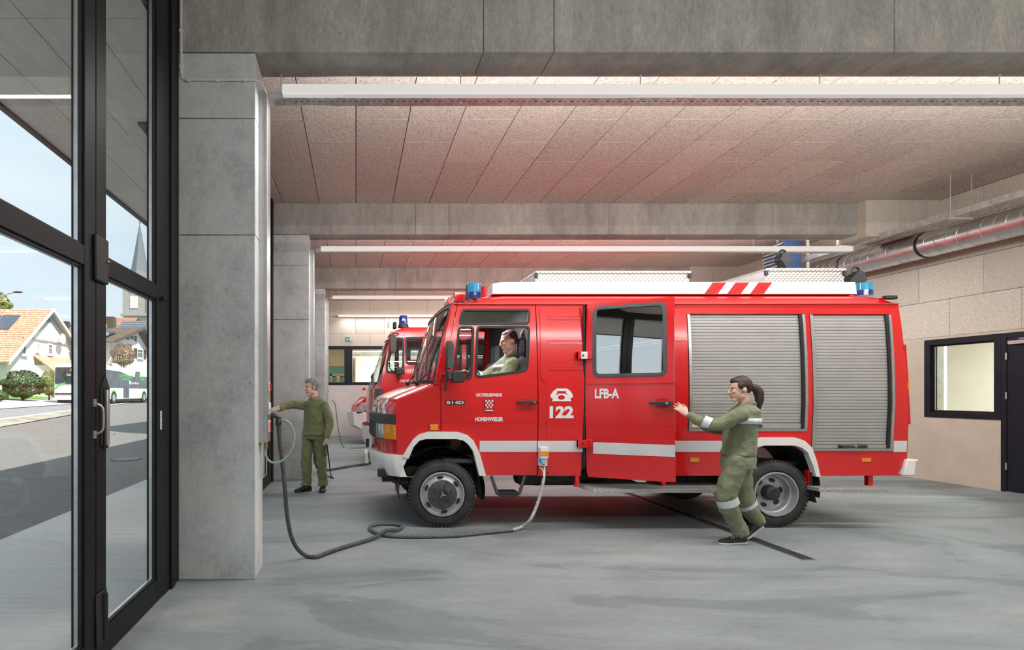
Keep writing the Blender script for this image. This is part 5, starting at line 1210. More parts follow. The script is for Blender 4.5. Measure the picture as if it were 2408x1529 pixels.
# white roof box with red bars
def at(px, py, d): q = W(px, py, d); return q[0], q[2]
LY = 6.34
(xa, za), (xb, zb) = at(1158, 692, LY), at(2016, 663, LY)
wb = thing('roof_ladder_box', (xa, LY, za), parent=trk)
MB().prism([(xa, za), (xa, zb-.02), (xa+.1, zb), (xb-.02, zb), (xb, za), ], lambda a, c, t: (a, LY+t*.24, c)).build('box_shell', M['white'], wb, bevel=.006)
for a0, a1, b0, b1 in ((1676, 1707.8, 1656.7, 1687.8), (1730, 1761.8, 1710, 1741.8), (1783.5, 1815.8, 1764.5, 1796)):
    q = [at(b0, 690.7, LY), at(b1, 690.7, LY), at(a1, 664.5, LY), at(a0, 664.5, LY)]; MB().prism(q, lambda a, c, t: (a, LY-.003+t*.002, c)).build('red_bar', M['redm'], wb)
def rbox(px0, px1, py, d, depth, lid=True):
    (x0, z1), (x1, _) = at(px0, py, d), at(px1, py, d); r = thing('roof_locker', (x0, d, 2.56), parent=trk)
    MB().box(x0, x1, d, d+depth, 2.56, z1-.03).build('locker_body', M['tread'], r, bevel=.003)
    MB().box(x0-.0, x1+.02, d-.012, d+depth+.01, z1-.035, z1).build('locker_lid', M['tread'], r, bevel=.004)
    MB().box(x0-.006, x0, d, d+depth, 2.56, z1-.034).build('locker_end', M['alu'], r)
    for x in (x0+.0, x1): MB().box(x-.02, x+.02, d-.022, d-.0, z1-.085, z1-.03).build('latch', M['plast'], r, bevel=.004)
rbox(1260, 1621, 637, 6.72, .62); rbox(1800, 1985, 631, 6.72, .95)
def beacon(name, px0, px1, pyt, pyb, d, tilt=0, cols=('blue', 'blued'), parent=None):
    (x0, zt), (x1, zb) = at(px0, pyt, d), at(px1, pyb, d); r = (x1-x0)/2; c = ((x0+x1)/2, d+r, 0)
    o = thing('blue_beacon', (c[0], c[1], zb), parent=parent or trk); h = zt-zb
    MB().lathe([(zb, 0), (zb, r), (zb+h*.42, r*.98), (zb+h*.42, 0)], c, 'z', 24).build('beacon_base', M[cols[1]], o, smooth=True)
    MB().lathe([(zb+h*.42, r*.96), (zb+h*.97, r*.92), (zt, r*.85), (zt, 0)], c, 'z', 24).build('beacon_dome', M[cols[0]], o, smooth=True)
    return o
beacon('b', 1101, 1135, 664, 701, 6.5); beacon('b', 2027, 2066, 663, 693, 6.45)
(x0, z1), (x1, z0) = at(1134, 672, 6.9), at(1158, 695, 6.9)
MB().lathe([(z0-.05, 0), (z0-.05, .07), (z1, .068), (z1+.01, 0)], ((x0+x1)/2, 7.0, 0), 'z', 20).build('red_beacon', M['redm'], trk, smooth=True)
for (a, b_, c, d_, dep) in ((1069, 1102, 685, 706, 6.75), (1053, 1070, 698, 713, 7.15)):
    (x0, z1), (x1, z0) = at(a, c, dep), at(b_, d_, dep)
    o = MB().prism([(x0, z0), (x0, z1), (x0+.03, z1-.006), (x1, z1-.01), (x1, z0-.04)], lambda p, q, t: (p, dep+.03*(p > x0+.02)+t*(.3-.06*(p > x0+.02)), q)).build('air_horn', RED, trk, bevel=.006)
    MB().prism([(dep+.03, z0+.02), (dep+.27, z0+.02), (dep+.27, z1-.02), (dep+.03, z1-.02)], lambda p, q, t: (x0-.004+t*.01, p, q)).build('horn_grille', M['redm'], trk)
p = W(1097, 698, 6.5); MB().tube([(p[0], 6.5, 2.5), (p[0], 6.5, 2.69)], [.014, .006], 8).build('antenna_base', BLK, trk, smooth=True)
MB().tube([(p[0], 6.5, 2.69), (p[0]-.004, 6.5, 3.02)], .0022, 5).build('antenna_rod', M['greyp'], trk)
# searchlights
def search(px, py, d, s_, flip=1):
    x, _, z = W(px, py, d); o = thing('searchlight', (x, d, z), parent=trk)
    MB().prism(rpoly([(-.10*flip, -.02), (-.03*flip, .07), (.02*flip, .12), (.07*flip, .10), (.11*flip, .0), (.06*flip, -.05), (.02*flip, -.12), (-.02*flip, -.06)], .02), lambda a, c, t: (x+a*s_, d-.04+t*.12, z+c*s_)).build('lamp_shell', M['plast'], o, bevel=.012)
    MB().tube(spline([(x-.04*s_*flip, d+.02, z+.07*s_), (x-.01*s_*flip, d+.02, z+.15*s_), (x+.05*s_*flip, d+.02, z+.15*s_), (x+.09*s_*flip, d+.02, z+.05*s_)], 5), .013, 8).build('carry_handle', M['plast'], o, smooth=True)
    MB().tube([(x+.02, d+.02, z-.1*s_), (x+.02, d+.02, 2.55)], .015, 8).build('lamp_bracket', M['plast'], o)
search(2011, 660, 6.75, 1.0); search(1846, 612, 7.1, .8, -1)
# ---------------------------------------------------------------- mirrors
mi = thing('mirror_set', (1.0, 6.0, 1.6), parent=trk)
MY = 5.93
q = lambda px, py, d=MY: W(px, py, d)
a = q(1046, 805); c = q(1064, 870)
MB().prism(rpoly([(q(1047, 803)[0], q(1047, 803)[2]), (q(1060, 802)[0], q(1060, 802)[2]), (q(1065, 812)[0], q(1065, 812)[2]), (q(1063, 864)[0], q(1063, 864)[2]), (q(1057, 869)[0], q(1057, 869)[2]), (q(1049, 868)[0], q(1049, 868)[2])], .02), lambda x, z, t: (x+.02*t, MY-.07+t*.17, z)).build('mirror_housing', M['greyp'], mi, bevel=.014)
MB().tube(spline([q(1053, 812, 5.85), q(1050, 825, 5.84), q(1049, 850, 5.84), q(1050, 880, 5.87), q(1049, 900, 5.90), q(1047, 915, 5.93)], 5), .011, 8).build('mirror_arm', M['plast'], mi, smooth=True)
MB().ell(q(1047, 916), (.016, .016, .02), 8, 6).build('arm_end', M['plast'], mi, smooth=True)
xx, _, zz_ = q(1075, 886); MB().box(xx-.06, xx+.065, MY-.07, MY+.1, zz_-.062, zz_+.06).build('wide_mirror', M['plast'], mi, bevel=.012)
xx, _, zz_ = q(1058, 885); MB().box(xx-.03, xx+.03, MY-.04, MY+.05, zz_-.04, zz_+.045).build('mirror_joint', M['greyp'], mi, bevel=.01)
MB().tube([q(1042, 882, 6.12), q(1052, 884, 5.93)], .014, 8).build('lower_arm', M['plast'], mi, smooth=True)
MB().tube([q(1056, 805, 6.15), q(1053, 808, 5.9)], .010, 8).build('upper_arm', M['plast'], mi, smooth=True)
MB().tube(spline([q(1060, 880, 5.9), q(1067, 890, 5.87), q(1063, 903, 5.87), q(1053, 907, 5.88), q(1048, 900, 5.89)], 5), .0035, 6).build('mirror_cable', M['plast'], mi, smooth=True)
MB().box(X(1036)-.01, X(1044), TY0-.02, TY0+.01, TP(1040, 896)[1], TP(1040, 878)[1]).build('arm_bracket', RED, mi, bevel=.004)
MB().box(1.04, 1.13, TY1+.05, TY1+.2, 1.75, 2.05).build('far_mirror', M['greyp'], mi, bevel=.014)
MB().tube([(1.05, TY1-.02, 1.6), (1.05, TY1+.1, 1.62), (1.06, TY1+.1, 1.8)], .012, 8).build('mirror_arm', M['plast'], mi, smooth=True)
# ---------------------------------------------------------------- cab interior
cb = thing('cab_interior', (1.4, 6.9, .74), parent=trk)
MB().prism([(.80, 1.0), (.80, 1.5), (.95, 1.56), (1.12, 1.52), (1.16, 1.35), (1.08, 1.0)], lambda a, c, t: (a, TY0+.1+t*2.0, c)).build('dashboard', M['plast'], cb, bevel=.02)
for yc in (6.62, 7.75):
    s = MB().box(1.50, 1.92, yc-.24, yc+.24, 1.10, 1.24); s.build('seat_cushion', M['seat'], cb, bevel=.04)
    MB().prism(rpoly([(1.80, 1.2), (1.90, 1.2), (1.925, 1.85), (1.86, 1.88), (1.80, 1.8)], .03), lambda a, c, t: (a, yc-.24+t*.48, c)).build('seat_back', M['seat'], cb, bevel=.03)
    MB().prism(rpoly([(1.855, 1.86), (1.925, 1.86), (1.925, 2.09), (1.87, 2.09)], .03), lambda a, c, t: (a, yc-.14+t*.28, c)).build('headrest', M['seat'], cb, bevel=.03)
    MB().box(1.55, 1.85, yc-.2, yc+.2, .74, 1.1).build('seat_base', M['plast'], cb)
SWc = Vector((1.27, 6.66, 1.66)); SM = Matrix.Translation(SWc) @ Matrix.Rotation(-.95, 4, 'Y')
P_s = [SM @ Vector((.0+.21*cos(k*pi/16), .21*sin(k*pi/16), 0)) for k in range(33)]
MB().tube(P_s, .014, 8, False).build('steering_wheel', M['plast'], cb, smooth=True)
b = MB()
for k in range(3): b.tube([SM @ Vector((0, 0, -.03)), SM @ Vector((.2*cos(k*2.1+.5), .2*sin(k*2.1+.5), 0))], .012, 6)
b.lathe([(-.05, 0), (-.05, .05), (-.01, .05), (-.01, 0)], (0, 0, 0), 'z', 14) if 0 else None
b.build('wheel_spokes', M['plast'], cb, kind='stuff'); MB().tube([SM @ Vector((0, 0, -.02)), SM @ Vector((0, 0, -.38))], .03, 10).build('steering_column', M['plast'], cb, smooth=True)
MB().tube([(1.35, 7.2, 1.1), (1.38, 7.2, 1.6)], .009, 6).build('gear_lever', M['plast'], cb); MB().ell((1.38, 7.2, 1.63), (.03, .03, .035), 10, 8).build('gear_knob', M['plast'], cb, smooth=True)
# signalling disc in the cab behind the driver
dx = 1.915; dc = W(1243, 788, 6.33)
dsc = thing('signal_disc', (dx, 6.33, dc[2]), parent=trk)
DC = (1.80, 6.50, dc[2])
xd = (1242-VX)*6.52/F; DC = (xd, 6.52, EYE+(VY-788)*6.52/F)
MB().lathe([(.0, 0), (.0, .082), (.02, .082), (.02, 0)], DC, 'y', 28).build('disc_edge', M['cream'], dsc); MB().lathe([(-.002, 0), (-.002, .074)], DC, 'y', 28).build('disc_face', M['redm'], dsc); MB().lathe([(-.008, 0), (-.008, .034), (0, .038)], DC, 'y', 20).build('disc_lens', plain('dark_red_lens', (.12, .004, .01), .15, coat=.6), dsc)
v, f = text_polys('EINSATZ', .03); b = MB(); vs = []
for a, c in v:
    th = pi*(.95-.80*a); r_ = .046+.022*c; vs.append((DC[0]+r_*cos(th), DC[1]-.004, DC[2]+r_*sin(th)))
b.add(vs, f).build('disc_lettering', M['white'], dsc, weld=False)
v, f = text_polys('FEUERWEHR', .03); b = MB(); vs = []
for a, c in v:
    th = pi*(1.05+.9*a); r_ = .068-.022*c; vs.append((DC[0]+r_*cos(th), DC[1]-.004, DC[2]+r_*sin(th)))
b.add(vs, f).build('disc_lettering', M['white'], dsc, weld=False)
# ---------------------------------------------------------------- the open crew door
HG = Vector((2.475, TY0, 0)); CA, SA = .809, .588
def dplace(a, z, t): return (HG.x+CA*a+SA*(t+oy(z)) , HG.y-SA*a+CA*(t+oy(z)), z)
def dp(px, py):
    q = (px-VX)/F; z = EYE+(VY-py)*6/F
    for _ in range(3):
        o_ = oy(z); a = (q*(HG.y+CA*o_)-HG.x-SA*o_)/(CA+SA*q); d = HG.y-SA*a+CA*o_; z = EYE+(VY-py)*d/F
    return (a, z)
dps = lambda pts: [dp(*p) for p in pts]
cdr = thing('crew_door', tuple(HG), parent=trk)
do = rpoly(dps([(1380, 713.5), (1586, 697.5), (1589, 1135), (1383, 1122), (1379, 1105)]), [.012]*5)
wo = rpoly(dps([(1396, 723), (1566, 711), (1567, 883), (1395, 886)]), .075)
plate('door_skin', RED, cdr, do, [wo], dplace, 0, .04, CUTS)
plate('window_seal', M['greyp'], cdr, offs(wo, .006), [offs(wo, -.028)], dplace, -.010, .035, CUTS, angle=60)
plate('window_pane', M['dglass'], cdr, offs(wo, -.022), [], dplace, .006, .012, CUTS)
plate('inner_trim', M['trim'], cdr, offs(do, -.03), [offs(wo, .01)], dplace, .041, .05, CUTS)
for zq in (2.36,): plate('pressed_line', M['redm'], cdr, dps([(1384, 718), (1580, 703), (1580, 704.2), (1384, 719.2)]), [], dplace, -.002, 0)
a0, z0 = dp(1380, 903); a1, z1 = dp(1588, 895)
plate('waist_swage', RED, cdr, dps([(1379, 903), (1587, 901), (1587, 895), (1379, 897)]), [], dplace, -.010, 0, CUTS)
plate('pressed_line', M['redm'], cdr, dps([(1379, 1000), (1587, 1003), (1587, 1001), (1379, 998.5)]), [], dplace, -.002, 0)
plate('white_stripe', M['reflect'], cdr, dps([(1395, 1067), (1588, 1075), (1588, 1047), (1395, 1040)]), [], dplace, -.003, -.001, [.9])
plate('bottom_lip', RED, cdr, dps([(1384, 1121), (1588, 1134.5), (1588, 1130), (1384, 1117)]), [], dplace, -.012, 0)
(xa, za), (xb, zb) = dp(1399, 937), dp(1456, 914)
text('lettering', 'LFB-A', M['white'], cdr, lambda u, v: dplace(xa+(xb-xa)*u, za+(zb-za)*v, -.004), .035)
(xa, za), (xb, zb) = dp(1528, 948), dp(1582, 947)
MB().prism(rpoly([(xa, za-.014), (xb, za-.02), (xb, za+.02), (xa, za+.012)], .01), lambda a, c, t: dplace(a, c, -.05+t*.028)).build('door_handle', M['plast'], cdr, bevel=.004)
MB().prism([(xb-.08, za-.02), (xb-.005, za-.02), (xb-.005, za+.02), (xb-.08, za+.02)], lambda a, c, t: dplace(a, c, -.04+t*.042)).build('handle_mount', M['plast'], cdr)
MB().prism([(xb-.045+.011*cos(k*pi/6), za+.011*sin(k*pi/6)) for k in range(12)], lambda a, c, t: dplace(a, c, -.054+t*.01)).build('lock', M['alu'], cdr)
hr = rpoly([(xa+.05, za-.055), (xb-.04, za-.055), (xb-.04, za+.05), (xa+.05, za+.05)], .045)
plate('handle_recess', M['redm'], cdr, hr, [offs(hr, -.012)], dplace, -.004, 0); plate('recess_floor', M['redm'], cdr, offs(hr, -.012), [], dplace, -.001, 0)
for py0, py1 in ((828, 845), (1034, 1052)):
    (xa, za), (xb, zb) = TP(1355, py1), TP(1377, py0)
    MB().box(xa, xb, TY0-.035, TY0+.005, za, zb).build('hinge_leaf', RED if py0 > 900 else M['cream'], cdr, bevel=.004)
    MB().box(xa, xa+.03, TY0-.045, TY0+.005, za-.004, zb+.004).build('hinge_end', RED, cdr, bevel=.004)
    MB().lathe([(-.052, 0), (-.052, .008), (-.04, .009)], ((xa+xb)/2, TY0+.0, (za+zb)/2), 'y', 10).build('hinge_bolt', M['chassis'], cdr)
    q = [dp(1379, py1), dp(1394, py1), dp(1394, py0), dp(1379, py0)]; MB().prism(q, lambda a, c, t: dplace(a, c, -.03+t*.035)).build('hinge_leaf', RED, cdr, bevel=.004)
# ---------------------------------------------------------------- wheels
def wheel(x, y, sgn, kind, r=.365, parent=None, name='wheel', far_=False):
    o = thing(name, (x, y, 0), parent=parent or trk); f = lambda P: [(y+sgn*a, c) for a, c in P]
    z = r; c = (x, 0, z)
    MB().lathe(f([(.03, .235), (.0, .26), (-.002, .30), (.012, .335), (.025, .353), (.04, r-.004), (.19, r-.004), (.205, .353), (.22, .335), (.23, .30), (.22, .26), (.20, .235)]), c, 'y', 64).build('tyre', M['tyre'], o, smooth=True, angle=40)
    b = MB()
    for k in range(52):
        a = 2*pi*k/52
        for y0, y1, ra, rb_ in ((.014, .07, .345, r+.0005), (.16, .216, .345, r+.0005)):
            T = Matrix.Translation((x, 0, z)) @ Matrix.Rotation(a, 4, 'Y'); b.box(-.014, .014, min(y+sgn*y0, y+sgn*y1), max(y+sgn*y0, y+sgn*y1), ra, rb_, T)
    for k in range(52):
        T = Matrix.Translation((x, 0, z)) @ Matrix.Rotation(2*pi*(k+.5)/52, 4, 'Y'); b.box(-.013, .013, min(y+sgn*.085, y+sgn*.145), max(y+sgn*.085, y+sgn*.145), .35, r+.0005, T)
    b.build('tyre_lugs', M['tyre'], o, kind='stuff')
    if kind == 'front':
        MB().lathe(f([(.03, .24), (-.004, .24), (-.006, .228), (.012, .222), (.022, .205), (.0, .165), (-.006, .15), (-.012, .14), (-.012, 0)]), c, 'y', 48).build('rim', M['rim'], o, smooth=True, angle=40)
        MB().lathe(f([(-.012, .158), (-.022, .15), (-.026, .085), (-.03, .07), (-.03, 0)]), c, 'y', 40).build('hub', M['hub'], o, smooth=True, angle=40)
        MB().lathe(f([(-.03, .062), (-.036, .060), (-.036, 0)]), c, 'y', 32).build('hub_cap', M['chassis'], o, smooth=True)
        b = MB()
        for k in range(3):
            a = pi/2+2*pi*k/3+.25; d_ = Vector((cos(a), 0, sin(a))); n_ = Vector((-sin(a), 0, cos(a))); c0 = Vector((x, y-sgn*.038, z))
            b.add([c0+n_*.006, c0-n_*.006, c0+d_*.05, c0-Vector((0, sgn*.004, 0))], [(0, 1, 3), (0, 3, 2), (1, 2, 3)])
        b.build('hub_star', M['rim'], o)
        for k in range(6):
            a = 2*pi*k/6+.35; MB().lathe(f([(-.026, .014), (-.044, .013), (-.046, .009), (-.046, 0)]), (x+.105*cos(a), 0, z+.105*sin(a)), 'y', 8).build('wheel_nut', M['rust'], o, smooth=True)
            a += .3; T = Matrix.Translation((x+.185*cos(a), y-sgn*.001, z+.185*sin(a))) @ Matrix.Rotation(-a, 4, 'Y')
            P = [T @ Vector((.017*cos(q_), -sgn*.006, .036*sin(q_))) for q_ in [j*pi/8 for j in range(16)]]
            MB().add(P, [tuple(range(16))]).build('vent_hole', BLK, o)
    else:
        MB().lathe(f([(.03, .24), (-.004, .24), (-.006, .228), (.02, .222), (.06, .208), (.065, .198), (.11, .195), (.13, .178), (.135, .09), (.12, .08), (.12, 0)]), c, 'y', 48).build('rim', M['rim'], o, smooth=True, angle=40)
        MB().lathe(f([(.13, .085), (.04, .075), (.03, .06), (.03, 0)]), c, 'y', 14).build('hub', M['chassis'], o, smooth=True, angle=30)
        for k in range(6):
            a = 2*pi*k/6+.2; T = Matrix.Translation((x+.142*cos(a), y+sgn*.126, z+.142*sin(a))) @ Matrix.Rotation(-a, 4, 'Y')
            P = [T @ Vector((.022*cos(q_), -sgn*.002, .034*sin(q_))) for q_ in [j*pi/8 for j in range(16)]]
            MB().add(P, [tuple(range(16))]).build('vent_hole', BLK, o)
    return o
wheel(X(1040), TY0+.012, 1, 'front'); wheel(X(1040), TY1-.012, -1, 'front'); wheel(X(1826), TY0+.012, 1, 'rear'); wheel(X(1826), TY1-.012, -1, 'rear')
for ya in (TY0+.30, TY1-.53): 
    MB().lathe([(ya, .24), (ya, .34), (ya+.02, .363), (ya+.21, .363), (ya+.23, .34), (ya+.23, .24)], (X(1826), 0, .365), 'y', 48).build('inner_tyre', M['tyre'], trk, smooth=True)
# ================================================================== the second fire engine and the van
UY0, UY1 = 11.16, 13.5; UC = (UY0+UY1)/2; K2 = F/UY0
oy2 = lambda z: interp(z, [(.4, .03), (1.3, 0), (2.0, .03), (2.6, .10)])
def UP(px, py):
    z = EYE+(VY-py)*UY0/F
    for _ in range(3): d = UY0+oy2(z); z = EYE+(VY-py)*d/F
    return ((px-VX)*d/F, z)
UPs = lambda p: [UP(*q) for q in p]
n2 = lambda a, z, t: (a, UY0+oy2(z)+t, z); f2 = lambda a, z, t: (a, UY1-oy2(z)-t, z)
t2 = thing('fire_engine', (3.2, UC, 0), 'second red fire engine, half hidden behind the near one, with a dark blue beacon', 'fire engine')
C2 = [.9, 1.3, 1.65, 2.0, 2.3]
w2a = rpoly(UPs([(928, 795), (949, 796), (949, 866), (940, 876), (909, 876), (910, 850)]), [.08, .06, .06, .06, .06, .02])
w2b = rpoly(UPs([(954, 794), (1046, 793), (1046, 850), (963, 858), (955, 853)]), .05)
w2c = rpoly(UPs([(1064, 797), (1084, 797), (1084, 876), (1064, 876)]), .05); w2d = rpoly(UPs([(1098, 797), (1142, 797), (1142, 876), (1098, 876)]), .05)
side2 = UPs([(918, 780), (1260, 775), (1262, 1050), (1010, 1050), (995, 1020), (940, 1020), (925, 1050), (897, 1050), (896, 905)])
for s_, w in ((n2, 1), (f2, 0)):
    plate('cab_side', RED, t2, side2, [w2a, w2b, w2c, w2d], s_, 0, .04, C2)
    for q in (w2a, w2b, w2c, w2d):
        plate('window_seal', BLK, t2, offs(q, .012), [offs(q, -.025)], s_, -.008, .03, C2, angle=60); plate('window_pane', M['vglass'], t2, offs(q, -.02), [], s_, .01, .014, C2)
for a in (951, 1054, 1090): plate('door_gap', M['redm'], t2, UPs([(a, 785), (a+1, 785), (a+1, 1015), (a, 1015)]), [], n2, -.003, 0, C2)
def txt2(s, px0, px1, py0, py1, m, bold=.04):
    (xa, za), (xb, zb) = UP(px0, py1), UP(px1, py0); text('lettering', s, m, t2, lambda u, v: n2(xa+(xb-xa)*u, za+(zb-za)*v, -.01), bold)
txt2('1017', 953, 974, 868, 876, M['cream']); txt2('ORTSFEUERWEHR', 940, 1010, 893, 899, M['white'])
X0f = lambda t: .255+.22*abs(t)**2.4+.03*abs(t)**12
def front2(t, z):
    lean = interp(z, [(.5, 0), (1.45, 0.0), (1.6, .02), (2.55, .36), (2.7, .50)]); y = UC+t*((UY1-UY0)/2-oy2(z)); return Vector((X0f(t)+lean*(.85 if abs(t) > .9 else 1)-.0, y, z))
MB().grid(24, 10, lambda u, v: front2(2*u-1, .75+.88*v)).build('cab_front', RED, t2, smooth=True)
MB().grid(24, 8, lambda u, v: front2((2*u-1)*.95, 1.62+.98*v)).build('windscreen', M['vglass'], t2, smooth=True)
for a, c in ((-1, -.93), (.93, 1)): MB().grid(2, 8, lambda u, v: front2(a+(c-a)*u, 1.6+1.0*v)+Vector((-.01, 0, 0))).build('front_pillar', RED, t2, smooth=True)
MB().grid(24, 2, lambda u, v: front2(2*u-1, 2.57+.06*v)+Vector((-.012, 0, 0))).build('windscreen_header', RED, t2, smooth=True)
MB().grid(24, 3, lambda u, v: front2(2*u-1, .85+.70*v)+Vector((-.03, 0, 0)) if 1 else 0).build('front_apron', RED, t2, smooth=True)
for sg in (-1, 1):
    MB().grid(6, 6, lambda u, v: front2(sg*(.86+.15*u), 1.02+.52*v)+Vector((-.045, 0, 0))).build('corner_deflector', M['greyp'], t2, smooth=True)
MB().prism(UPs([(897, 950), (897, 916), (905, 916), (903, 950)]), lambda a, c, t: (a-.05*(1-t), UY0-.02+t*.1, c)).build('corner_deflector', M['greyp'], t2)
MB().grid(24, 4, lambda u, v: Vector((X0f(2*u-1)-.12+.04*(v < .1), UC+(2*u-1)*(UY1-UY0)/2, .42+.38*v))).build('front_bumper', M['cream'], t2, smooth=True)
sec = [(-1, 2.56), (-.97, 2.70), (-.90, 2.77), (0, 2.83), (.90, 2.77), (.97, 2.70), (1, 2.56)]
MB().grid(8, 6, lambda u, v: (lambda x, s_: Vector((x, UC+s_[0]*((UY1-UY0)/2-.09), 2.56+(s_[1]-2.56)*min(1, .5+u*8))))(.70+6.2*u**1.5, sec[round(v*6)])).build('roof', RED, t2, smooth=True)
MB().box(1.0, 3.5, UY0+.15, UY1-.15, .9, 1.0).build('cab_floor', M['trim'], t2)
MB().box(3.6, 6.9, UY0+.05, UY1-.05, .75, 2.55).build('rear_body', RED, t2, bevel=.02)
for yc in (UY0+.55, UY1-.55):
    MB().prism(rpoly([(1.55, 1.2), (1.68, 1.2), (1.72, 1.85), (1.62, 1.87)], .03), lambda a, c, t: (a, yc-.22+t*.44, c)).build('seat_back', M['seat'], t2, bevel=.03)
c0 = Vector((.98, UY0+.55, 1.72)); T = Matrix.Translation(c0) @ Matrix.Rotation(-.8, 4, 'Y')
MB().tube([T @ Vector((.22*cos(k*pi/12), .22*sin(k*pi/12), 0)) for k in range(25)], .014, 6, False).build('steering_wheel', M['plast'], t2, smooth=True)
MB().box(.62, .95, UY0+.15, UY1-.15, 1.0, 1.58).build('dashboard', M['plast'], t2, bevel=.03)
(x0, z1), (x1, z0) = [(W(p, q, 11.4)[0], W(p, q, 11.4)[2]) for p, q in ((938, 741), (961, 770))]
MB().lathe([(z0, 0), (z0, .115), (z0+.05, .10), (z0+.07, .095)], ((x0+x1)/2, 11.5, 0), 'z', 24).build('beacon_base', BLK, t2, smooth=True)
MB().lathe([(z0+.07, .092), (z1-.02, .085), (z1, .07), (z1, 0)], ((x0+x1)/2, 11.5, 0), 'z', 24).build('beacon_dome', M['blued'], t2, smooth=True)
MB().box(x0-.10, x0-.03, 11.6, 11.78, z0, z0+.14).build('air_horn', BLK, t2, bevel=.02)
MB().tube([W(912, 772, 11.4), W(913, 756, 11.4)], .006, 6).build('antenna', BLK, t2)
q = lambda px, py, d=10.95: W(px, py, d)
a, c = q(918, 831), q(932, 785)
MB().prism(rpoly([(a[0], a[2]), (c[0]-.02, a[2]), (c[0], a[2]+.1), (c[0], c[2]-.03), (a[0]+.04, c[2]), (a[0], c[2]-.05)], .03), lambda x, z, t: (x, 10.9+t*.08, z)).build('mirror_housing', M['greyp'], t2, bevel=.01)
MB().tube(spline([q(921, 795, 11.2), q(916, 790), q(916, 850), q(918, 868), q(930, 876, 11.0)], 5), .012, 6).build('mirror_arm', M['plast'], t2, smooth=True)
MB().tube(spline([q(937, 786, 11.2), q(928, 783), q(921, 788)], 4), .014, 6).build('mirror_arm', M['plast'], t2, smooth=True)
a, c = q(931, 881), q(951, 866); MB().box(a[0], c[0], 10.9, 11.05, a[2], c[2]).build('wide_mirror', M['plast'], t2, bevel=.015)
a, c = q(934, 892), q(942, 879); MB().box(a[0], c[0], 10.93, 11.03, a[2], c[2]).build('kerb_mirror', M['plast'], t2, bevel=.015)
MB().box(.33, .38, UC-.1, UC+.1, 1.62, 1.84).build('front_mirror', M['plast'], t2, bevel=.01)
MB().tube(spline([q(880, 895, 12), q(873, 888, 12), q(878, 878, 12)], 4), .014, 6).build('wiper', M['plast'], t2)
for x in (1.3, 5.4):
    for y, sg in ((UY0+.02, 1), (UY1-.02, -1)):
        MB().lathe([(y+sg*.03, .25), (y, .3), (y+sg*.03, .44), (y+sg*.25, .44), (y+sg*.28, .3)], (x, 0, .44), 'y', 40).build('tyre', M['tyre'], t2, smooth=True)
        MB().lathe([(y+sg*.03, .25), (y+sg*.05, .15), (y+sg*.0, .12), (y, 0)], (x, 0, .44), 'y', 32).build('rim', M['rim'], t2, smooth=True)
MB().box(.6, 6.8, UY0+.3, UY1-.3, .55, .78).build('chassis', M['chassis'], t2)
# van
VY0, VY1 = 16.19, 18.0
vp = lambda px, py, d=VY0: ((px-VX)*d/F, EYE+(VY-py)*d/F)
v3 = thing('crew_van', (1.5, 17.1, 0), 'white and red van nose with a big clear headlamp, farthest vehicle', 'van')
bodyv = [vp(*p) for p in [(826, 985), (824, 968), (826, 955), (846, 935), (872, 925), (905, 918), (940, 868), (965, 846), (1180, 842), (1180, 1015), (905, 1015), (885, 985)]]
mvan = MB()
def vanf(a, c, t):
    s_ = abs(2*t-1)**3; return (a+.16*s_*(1 if a < .3 else 0), VY0+t*(VY1-VY0), c)
n = 10
for k in range(n):
    t0, t1 = k/n, (k+1)/n; N_ = len(bodyv); vs = [vanf(a, c, t0) for a, c in bodyv]+[vanf(a, c, t1) for a, c in bodyv]
    mvan.add(vs, [(i, i+N_, (i+1) % N_+N_, (i+1) % N_) for i in range(N_)])
mvan.add([vanf(a, c, 0) for a, c in bodyv], [tuple(range(len(bodyv)))]); mvan.add([vanf(a, c, 1) for a, c in bodyv], [tuple(range(len(bodyv)))])
mvan.build('van_body', RED, v3, smooth=True, angle=30)
bum = [vp(*p) for p in [(817, 969), (893, 969), (890, 1006), (838, 1010), (820, 1000)]]
for k in range(n):
    t0, t1 = k/n, (k+1)/n
b = MB(); N_ = len(bum)
for k in range(n):
    t0, t1 = k/n, (k+1)/n; f = lambda a, c, t: (a+.18*abs(2*t-1)**3-.02, VY0-.02+t*(VY1-VY0+.04), c)
    b.add([f(a, c, t0) for a, c in bum]+[f(a, c, t1) for a, c in bum], [(i, i+N_, (i+1) % N_+N_, (i+1) % N_) for i in range(N_)])
b.add([f(a, c, 0) for a, c in bum], [tuple(range(N_))]); b.add([f(a, c, 1) for a, c in bum], [tuple(range(N_))]); b.build('front_bumper', M['cream'], v3, smooth=True, angle=30)
hl = [vp(*p) for p in [(838, 974), (839, 960), (850, 948), (874, 944), (868, 956), (852, 972)]]
MB().prism(hl, lambda a, c, t: (a, VY0-.02+t*.2, c)).build('headlamp', M['lens'], v3, bevel=.01)
for k in range(2):
    a, c = vp(848+k*12, 962-k*6); MB().lathe([(-.03, 0), (-.03, .04), (-.02, .05)], (a, VY0-.0, c), 'y', 14).build('lamp_reflector', M['rim'], v3)
MB().prism([vp(*p) for p in [(908, 915), (942, 870), (966, 849), (1060, 847), (1060, 900), (930, 905)]], lambda a, c, t: (a, VY0-.005+t*.02, c)).build('side_window', M['busglass'], v3)
for x in (.75, 4.3):
    MB().lathe([(VY0+.0, 0), (VY0-.01, .2), (VY0-.01, .34), (VY0+.2, .34)], (x, 0, .34), 'y', 32).build('wheel', M['tyre'], v3, smooth=True)

